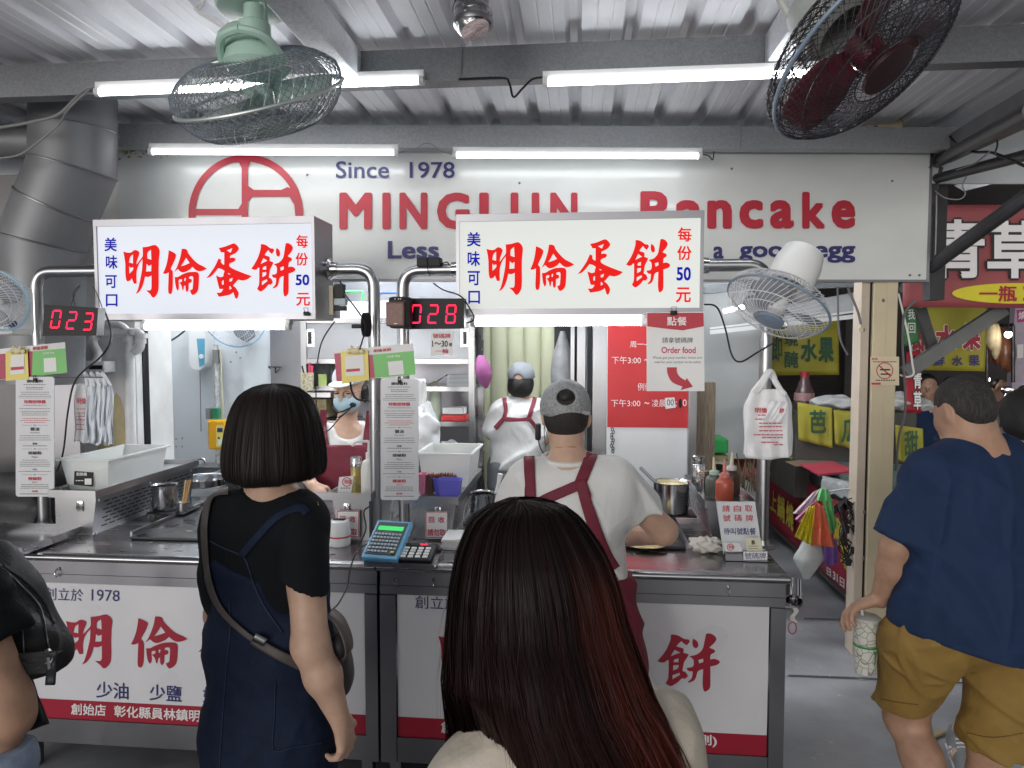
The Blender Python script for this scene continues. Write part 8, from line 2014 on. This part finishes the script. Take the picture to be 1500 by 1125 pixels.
S=SDF();S.ell(at(0,-.026,-.008),(.083,.086,.078),.01,A5);S.ell(at(0,-.045,-.05),(.072,.05,.04),.03,A5);S.cut(at(0,.03,0),A5[1]);S.disp(folds(7,.004,4,40,80));sdf_obj('hair',S,.006,HSOLID,t)
Y6=2.15
t=person('man in navy blue T-shirt and mustard shorts walking past at right with a paper cup',1430,Y6)
S=SDF();n6=lambda x,y,d=0:N(x,y,Y6+d)
fw6=nz((-.26,.88,-.38));up6=nz((-.10,.36,.92));fb6=nz((-.35,.94,0))
at6,A6=head(S,n6(1410,602,.03),up6,fw6,.86)
S.cap(n6(1416,612,.03),n6(1434,672,.0),.062,.078,.04)
S.cap(n6(1372,690,-.02),n6(1500,684,.06),.060,.060,.06)
S.cap(n6(1434,740),n6(1440,850),.160,.150,.06,flat=.66,fd=fb6);S.cap(n6(1440,850),n6(1432,905),.138,.130,.06,flat=.74,fd=fb6)
S.cap(n6(1362,696,-.04),n6(1314,800,.0),.050,.045,.03);S.cap(n6(1314,800,.0),n6(1308,830,.02),.044,.044,.02);S.cap(n6(1308,830,.02),n6(1290,877,.06),.043,.028,.02)
hw=n6(1291,876,.06);hand(S,hw,(-.86,.12,-.38),(-.35,-.15,-.92),-1,.50,1.05,.10,.3)
S.cap(n6(1512,690,.08),n6(1545,800,.10),.050,.045,.03);S.cap(n6(1545,800,.10),n6(1540,890,.2),.043,.028,.02);hand(S,n6(1540,890,.2),(0,.3,-1),(-1,0,0),1,.6,1.0)
S.cap(n6(1366,940,.0),n6(1326,1050,.14),.08,.060,.04);S.cap(n6(1326,1050,.14),n6(1350,1110,.06),.058,.056,.03);S.cap(n6(1350,1110,.06),n6(1402,1235,-.12),.056,.038,.03);S.cap(n6(1400,1242,-.14),n6(1385,1280,.02),.036,.03,.02)
xr=P(1445,900,Y6+.03).x;S.cap(n6(1474,940,.03),n6(1448,1085,.03),.082,.056,.04);S.cap(n6(1448,1085,.03),n6(1446,1150,.02),.053,.056,.03);S.cap(n6(1446,1150,.02),np.array((xr,Y6+.03,.09)),.056,.038,.03);S.cap(np.array((xr+.01,Y6+.01,.04)),np.array((xr-.08,Y6+.18,.03)),.038,.032,.02)
sdf_obj('body',S,.0048,SKIN2,t)
S=SDF()
S.cap(n6(1366,698,-.04),n6(1320,792,-.005),.066,.076,.02);S.cut(n6(1322,788,-.005),nz(n6(1312,800)-n6(1366,690)));S.cap(n6(1510,694,.08),n6(1540,785,.10),.066,.074,.02);S.cut(n6(1540,790,.10),(.2,0,-1))
S.cap(n6(1374,692,-.02),n6(1500,686,.06),.066,.066,.06);S.cap(n6(1408,676,-.0),n6(1462,672,.03),.076,.076,.04);S.cap(n6(1436,745),n6(1444,870),.182,.186,.06,flat=.70,fd=fb6);S.cap(n6(1444,870),n6(1438,950),.188,.200,.06,flat=.84,fd=fb6)
S.cap(n6(1408,780,-.02),n6(1368,905,-.01),.12,.122,.05,flat=.8,fd=fb6);S.cut(n6(1400,947,-.1),nz((-.21,0,-1)));S.ell(n6(1424,629,.04),(.078,.080,.026),.010,op='s')
S.disp(fade(folds(51,.016,8,14,30,[(.9,0,.6),(.7,.3,-.7),(.3,.2,1),(1,0,.25)]),P(1420,640,Y6).z,P(1420,700,Y6).z));sdf_obj('t_shirt',S,.006,BLUESHIRT,t)
S=SDF()
S.cap(n6(1352,935,.0),n6(1320,1035,.13),.110,.074,.02);S.cut(n6(1322,1030,.13),nz((-.12,-.12,-1)))
S.cap(n6(1480,935,.04),n6(1463,1085,.03),.118,.102,.02);S.cut(n6(1455,1090,.03),nz((.05,0,-1)))
S.cap(n6(1390,905,0),n6(1474,905,.03),.150,.150,.03,flat=.80,fd=fb6);S.cut(n6(1430,870),(0,0,1));S.disp(folds(61,.017,7,14,30,[(.5,0,1),(-.6,.2,1),(1,0,.2)]));sdf_obj('shorts',S,.006,KHAKI,t)
collar(n6(1424,648,.04),.088,.088,.010,.010,BLUESHIRT,t)
ks=['shorts|'+t.name]
band('hem_seam',ks,[(1290,1024),(1320,1029),(1345,1032)],.8,.0015,mat('shorts_seam',(.17,.10,.02),.8),t,nw=1);band('hem_seam',ks,[(1417,1074),(1455,1080),(1498,1074)],.8,.0015,bpy.data.materials['shorts_seam'],t,nw=1)
S=SDF();S.ell(at6(0,-.013,.030),(.067,.084,.079),.01,A6);S.ell(at6(0,-.066,-.020),(.055,.028,.040),.025,A6);S.ell(at6(.0,.105,-.055),(.2,.06,.085),.015,A6,op='s');S.cut(at6(0,-.03,-.062),nz(-up6+.1*fw6))
for e in(-1,1):S.ell(at6(.082*e,.005,-.035),(.020,.031,.039),.008,A6,op='s')
S.disp(folds(71,.002,4,120,240));sdf_obj('hair',S,.0038,mat('greying_hair',(.030,.027,.026),.65,var=.6,scale=150,bump=.8,bscale=240,stretch=(1,1,.25)),t)
t=thing('paper_cup','white paper cup with green band and doodles held by the walking man','cup',N(1267,985,Y6+.09).tolist())
c=Vector(N(1267,984,Y6+.09));hC=P(1265,906,Y6+.09).z-c.z
mb=MB();mb.lathe([(.030,0),(.031,.003),(.0395,hC-.004),(.041,hC),(.0385,hC-.001),(.030,.006),(0,.006)],c[:],28,cap=False);mb.lathe([(0,.001),(.03,.001)],c[:],28,cap=False)
CUP,cnt,cb=_m('doodled_cup');tcx=cnt.nodes.new('ShaderNodeTexCoord');vx=cnt.nodes.new('ShaderNodeTexVoronoi');vx.feature='DISTANCE_TO_EDGE';vx.inputs['Scale'].default_value=42;rx=cnt.nodes.new('ShaderNodeValToRGB');rx.color_ramp.elements[0].color=(.16,.16,.14,1);rx.color_ramp.elements[1].color=(.66,.66,.60,1);rx.color_ramp.elements[1].position=.06;cnt.links.new(tcx.outputs['Object'],vx.inputs['Vector']);cnt.links.new(vx.outputs[0],rx.inputs[0]);cnt.links.new(rx.outputs[0],cb.inputs['Base Color'])
mb.build('cup_body',CUP,t)
mb=MB();rat=lambda h:.031+.0085*h/hC
for h0,w in((hC*.50,.006),(hC*.545,.002)):mb.lathe([(rat(h0)+.0008,h0),(rat(h0+w)+.0008,h0+w)],c[:],28,cap=False)
GRN=mat('cup_green',(.03,.26,.07),.4)
mb.add([tuple(c+Vector(((rat(h)+.001)*math.sin(a),-(rat(h)+.001)*math.cos(a),h)))for a,h in((.25,hC*.48),(.85,hC*.48),(.75,hC*.42),(.6,hC*.40),(.6,hC*.24),(.52,hC*.18),(.44,hC*.24),(.46,hC*.40),(.32,hC*.43))],[tuple(range(9))]);mb.build('green_print',GRN,t)
mb=MB();mb.lathe([(.0415,hC+.0005),(.042,hC+.006),(.036,hC+.010),(0,hC+.011)],c[:],26,cap=False);mb.build('lid',mat('clear_lid2',(.60,.61,.60),.25,var=.02),t)
mb=MB();mb.tube([c+Vector((-.012,0,hC+.01)),c+Vector((-.018,0,hC+.05))],.004,8);mb.build('straw','paper',t)
Y7=2.85
t=person('person with black hair and pale grey top mostly hidden behind the man in navy',1490,Y7)
S=SDF();n7=lambda x,y,d=0:N(x,y,Y7+d)
head(S,n7(1512,616),UP,(.8,.5,-.2),1.0);S.cap(n7(1508,636),n7(1496,650),.05,.056,.03);S.cap(n7(1466,660),n7(1530,660),.055,.055,.05)
S.cap(n7(1498,700),n7(1498,820),.15,.14,.05,flat=.7,fd=(-.5,.87,0));xq,yq=P(1497,900,Y7).x,Y7
fc=PZ(1404,1108,.05)
S.cap(n7(1488,830),np.array((xq-.10,yq-.05,.48)),.09,.058,.04);S.cap(np.array((xq-.10,yq-.05,.48)),np.array((fc.x+.05,fc.y+.08,.10)),.055,.035,.03);S.cap(n7(1508,830),np.array((xq+.09,yq+.10,.48)),.09,.058,.04);S.cap(np.array((xq+.09,yq+.10,.48)),np.array((xq+.20,yq+.15,.08)),.055,.035,.03);S.cap(np.array((fc.x+.05,fc.y+.06,.05)),np.array((fc.x,fc.y,.05)),.034,.03,.02);S.cap(np.array((xq+.20,yq+.13,.05)),np.array((xq+.12,yq+.0,.04)),.034,.03,.02)
S.cap(n7(1464,664),n7(1462,760),.045,.038,.03);S.cap(n7(1462,760),n7(1480,820,.1),.036,.026,.02);S.cap(n7(1532,664),n7(1540,760),.045,.038,.03);S.cap(n7(1540,760),n7(1530,820,.1),.036,.026,.02)
hand(S,n7(1480,820,.1),(.1,.2,-1),(1,0,0),1,.5);hand(S,n7(1530,820,.1),(0,.2,-1),(-1,0,0),-1,.5)
sdf_obj('body',S,.007,SKIN,t)
S=SDF();S.cap(n7(1466,662),n7(1461,740),.062,.062,.03);S.cap(n7(1530,662),n7(1540,740),.062,.062,.03);S.cut(n7(1500,742),(0,0,-1));S.cap(n7(1468,661),n7(1530,661),.064,.064,.05);S.cap(n7(1498,700),n7(1498,850),.165,.165,.05,flat=.74,fd=(-.5,.87,0));S.cut(n7(1498,860),(0,0,-1));S.disp(folds(81,.012,6,14,28));sdf_obj('top',S,.008,mat('pale_grey_top',(.40,.39,.37),.8,var=.05),t)
S=SDF();S.cap(n7(1488,840),np.array((xq-.10,yq-.05,.46)),.11,.08,.04);S.cap(n7(1508,840),np.array((xq+.09,yq+.10,.46)),.11,.08,.04);S.disp(folds(82,.005,4,9,18));sdf_obj('shorts',S,.009,BLKSHIRT,t)
S=SDF();S.ell(n7(1511,605,-.005),(.104,.104,.102),.02);S.ell(n7(1506,626,-.03),(.078,.07,.06),.03);S.cut(n7(1516,610,.05),(.7,.65,-.25));S.disp(folds(83,.003,4,40,90));sdf_obj('hair',S,.006,HSOLID,t)
S=SDF();a_=np.array((fc.x+.05,fc.y+.09,.055));b_=np.array((fc.x-.01,fc.y-.085,.040));S.cap(a_,b_,.046,.036,.03);S.cap(a_+(0,0,.02),a_+(0,.0,.06),.042,.040,.02);S.cut(np.array((0,0,.012)),(0,0,-1));S.cut(a_+np.array((0,0,.058)),(0,0,1));sh=sdf_obj('shoe',S,.004,mat('grey_sneaker',(.22,.225,.235),.6,var=.1,scale=40),t)
mb=MB();mb.path=None
a2,b2=Vector(a_),Vector(b_);dd=(b2-a2).normalized();sd=Vector((-dd.y,dd.x,0));mb.grid(lambda u,v:(a2+(b2-a2)*1.0*v+Vector((0,0,0))+dd*(.05*v-.045*(1-v))+sd*(.046-.008*v)*math.cos(u*2*math.pi)*(1-.0*v)).to_tuple()[:2]+(.0115+.008*(math.sin(u*2*math.pi)>0),),12,6,True,True);mb.build('sole','white',sh)
mb=MB()
for k in range(5):p=a2+(b2-a2)*(.30+.11*k)+Vector((0,0,.043-.0045*k));mb.tube([p+sd*.024,p+Vector((0,0,.006)),p-sd*.024],.003,6)
for k in range(2):p=a2+(b2-a2)*(.25+.16*k);mb.tube([p+sd*.047+Vector((0,0,-.015)),p+sd*.042+dd*.03+Vector((0,0,.02))],.005,6);mb.tube([p-sd*.047+Vector((0,0,-.015)),p-sd*.042+dd*.03+Vector((0,0,.02))],.005,6)
mb.build('laces','paper',sh)
Y8=1.12
t=person('person with bare bent elbow and light jeans cut off by the left picture edge',-70,Y8)
S=SDF();n8=lambda x,y,d=0:N(x-13,y,Y8+d)
head(S,n8(-95,640,.08),UP,(-.95,.3,0),1.0);S.cap(n8(-90,720,.08),n8(-85,800,.08),.052,.058,.03);S.cap(n8(-85,860,-.04),n8(-85,855,.22),.055,.055,.05)
S.cap(n8(-90,930,.08),n8(-95,1130,.08),.150,.135,.05,flat=.7,fd=(1,0,0));S.cap(n8(-95,1130,.08),n8(-95,1260,.08),.135,.15,.05,flat=.8,fd=(1,0,0))
S.cap(n8(-40,880,-.07),n8(24,1022,-.07),.042,.034,.03);S.cap(n8(24,1022,-.07),n8(28,1048,-.07),.034,.034,.015);S.cap(n8(28,1048,-.07),n8(10,1106,-.03),.034,.027,.02);hand(S,n8(5,1108,-.05),(-.35,.1,-1),(.2,1,0),-1,.4)
S.cap(n8(-85,870,.25),n8(-70,1050,.27),.050,.040,.03);S.cap(n8(-70,1050,.27),n8(-170,1120,.22),.04,.027,.02);hand(S,n8(-170,1120,.22),(-1,0,-.3),(0,-1,0),1,.5)
xb=P(-95,900,Y8).x
for e in(-1,1):S.cap(n8(-95,1260,.08+.09*e),np.array((xb,Y8+.08+.1*e,.09)),.09,.04,.03);S.cap(np.array((xb+.02,Y8+.08+.1*e,.04)),np.array((xb-.16,Y8+.08+.1*e,.03)),.036,.03,.02)
sdf_obj('body',S,.0058,SKIN2,t)
S=SDF();S.cap(n8(-48,872,-.07),n8(-8,945,-.075),.068,.066,.02);S.cut(n8(-10,942,-.07),nz((.42,0,-1)));S.cap(n8(-85,862,-.03),n8(-85,858,.22),.068,.068,.05);S.cap(n8(-90,930,.08),n8(-95,1150,.08),.165,.155,.05,flat=.75,fd=(1,0,0));S.cap(n8(-85,870,.25),n8(-78,960,.26),.066,.066,.02);S.cut(n8(-90,1190),(0,0,-1));S.disp(folds(91,.010,7,14,30));sdf_obj('t_shirt',S,.007,BLKSHIRT,t)
JEAN=mat('light_denim',(.24,.31,.42),.8,var=.15,scale=40,bump=.25,bscale=380)
S=SDF();S.cap(n8(-90,1150,.08),n8(-93,1260,.08),.155,.165,.05,flat=.85,fd=(1,0,0));S.cap(n8(6,1122,-.06),n8(-40,1230,.0),.062,.09,.04)
for e in(-1,1):S.cap(n8(-93,1260,.08+.09*e),np.array((xb,Y8+.08+.1*e,.09)),.11,.065,.03)
S.cut(n8(10,1094,-.05),nz((-.12,0,1)));S.disp(folds(92,.004,4,10,22));sdf_obj('jeans',S,.007,JEAN,t)
S=SDF();S.ell(n8(-92,620,.08),(.09,.085,.10),.02);S.cut(n8(-110,640,.08),(-1,0,-.6));sdf_obj('hair',S,.007,HSOLID,t)
BP=mat('black_nylon',(.012,.014,.017),.55,var=.2,scale=30,bump=.2,bscale=200)
t=thing('backpack','black backpack with zips and hanging straps at the left picture edge','backpack',n8(40,1000).tolist())
S=SDF();S.cap(n8(20,880,.07),n8(40,960,.07),.060,.068,.05);S.cap(n8(0,830,.07),n8(52,975,.07),.045,.055,.06);S.cap(n8(62,945,.02),n8(64,975,.12),.040,.040,.04);S.cap(n8(-30,900,.0),n8(-20,980,.16),.075,.08,.05);S.cut(n8(40,1003),(0,0,-1));S.disp(folds(95,.007,6,14,30));sdf_obj('bag_body',S,.0055,BP,t)
ks=['bag_body|'+t.name]
band('zip',ks,[(11,838),(25,880),(34,930),(36,985)],1.6,.003,'steel_dark',t,nw=1);band('zip',ks,[(-3,826),(27,856),(57,890),(69,940),(70,962)],1.6,.003,'steel_dark',t,nw=1)
band('piping',ks,[(3,830),(33,850),(59,876),(79,915)],4,.004,BP,t)
mb=MB();p=Vector(n8(84,962,-.035));mb.tube([p+Vector((.008*math.cos(a),0,.012*math.sin(a)))for a in[i*math.pi/6 for i in range(12)]],.002,6,closed=True);mb.tube([p,p+Vector((.002,0,-.03))],.004,6);mb.build('zip_pull','chrome',t)
mb=MB();mb.slab([n8(22,962,-.06),n8(98,957,-.03),n8(96,985,-.03),n8(30,990,-.06)],(0,1,0),.012);mb.build('compression_strap',BP,t)
mb=MB();mb.grid(lambda u,v:tuple(n8(84+13*u-4*v,955+48*v,-.04+.008*math.sin(v*5))),4,8);mb.build('hanging_strap',BP,t,solid=.004)
mb=MB();mb.grid(lambda u,v:tuple(n8(36+20*u+(4+24*u)*v,985+90*v*(1-.16*u),.02+.01*math.sin(u*6+v*4))),10,12);mb.build('rain_flap',BP,t,solid=.004)
def far_person(px,ytop,Y,shirt,label,sit=False,logo=False,fw=(-.4,-.9,-.4)):
 t=person(label,px,Y);S=SDF();c=N(px,ytop,Y)+np.array((0,0,-.11));zb=c[2]
 head(S,c,UP,fw,1.0);S.cap(c+(0,0,-.10),c+(0,0,-.19),.05,.056,.03);S.cap(c+(-.17,0,-.24),c+(.17,0,-.24),.055,.055,.05);S.cap(c+(0,0,-.36),c+(0,0,-.62),.15,.145,.05,flat=.7,fd=(0,1,0))
 hz=max(.30,zb-.78)
 for e in(-1,1):
  S.cap(c+(.19*e,0,-.25),c+(.23*e,-.02,-.50),.046,.038,.03);S.cap(c+(.23*e,-.02,-.50),c+(.12*e,-.22,-.56),.036,.026,.02);hand(S,c+(.12*e,-.22,-.56),(-.5*e,-.8,0),(0,0,-1),e,.5)
  h=np.array((c[0]+.09*e,c[1],hz));kn=h+(np.array((0,-.38,.02)) if sit else np.array((0,-.02,-hz*.48)));S.cap(h,kn,.085,.058,.03);an=np.array((kn[0],kn[1]+.02,.08));S.cap(kn,an,.054,.036,.03);S.cap(an+(0,0,-.04),an+(0,-.15,-.05),.035,.03,.02)
 sdf_obj('body',S,.010,SKIN2,t)
 S=SDF()
 for e in(-1,1):S.cap(c+(.18*e,0,-.25),c+(.22*e,-.02,-.44),.062,.062,.03)
 S.cut(c+(0,0,-.45),(0,0,-1));S.cap(c+(-.165,0,-.245),c+(.165,0,-.245),.066,.066,.05);S.cap(c+(0,0,-.36),c+(0,0,-.66),.165,.165,.05,flat=.74,fd=(0,1,0));S.disp(folds(int(px),.008,5,9,20));sdf_obj('shirt',S,.010,shirt,t)
 S=SDF()
 for e in(-1,1):
  h=np.array((c[0]+.09*e,c[1],hz));kn=h+(np.array((0,-.38,.02)) if sit else np.array((0,-.02,-hz*.48)));S.cap(h,kn,.105,.08,.04);S.cap(kn,np.array((kn[0],kn[1]+.02,.12)),.078,.06,.03)
 sdf_obj('trousers',S,.012,BLKSHIRT,t)
 S=SDF();S.ell(c+(0,.015,.03),(.088,.098,.092),.02);S.cut(c+(0,-.02,.0),nz((0,-1,-.5)));S.disp(folds(int(px)+3,.004,4,40,90));sdf_obj('hair',S,.008,HSOLID,t)
 if logo:patch('logo',['shirt|'+t.name],[(1362,592),(1362,604)],[(1368,592),(1368,604)],.006,'paper',t,4,6,.002)
 return t
far_person(1359,549,6.4,BLUESHIRT,'seated man in navy T-shirt with white logo looking down beyond the red sign',True,True)
far_person(1251,547,9.0,mat('green_shirt',(.02,.14,.06),.8,var=.1),'person in green shirt seen far off through the gap left of the pillar',fw=(.2,.95,0))
far_person(1394,553,8.6,mat('dim_rose_shirt',(.16,.05,.06),.8),'person in dull rose shirt far off behind the seated man',fw=(.3,-.9,0))
far_person(1464,556,10.5,mat('dim_grey_shirt',(.12,.12,.13),.8),'person in dim grey shirt far off below the bright bulb',fw=(-.5,.8,0))
far_person(1506,565,7.6,BLKSHIRT,'dark dressed person by the scooters at the far right edge',False,False,(-.8,-.4,-.2))
for o in list(SC.objects):
 if '_w' in o:del o['_w']
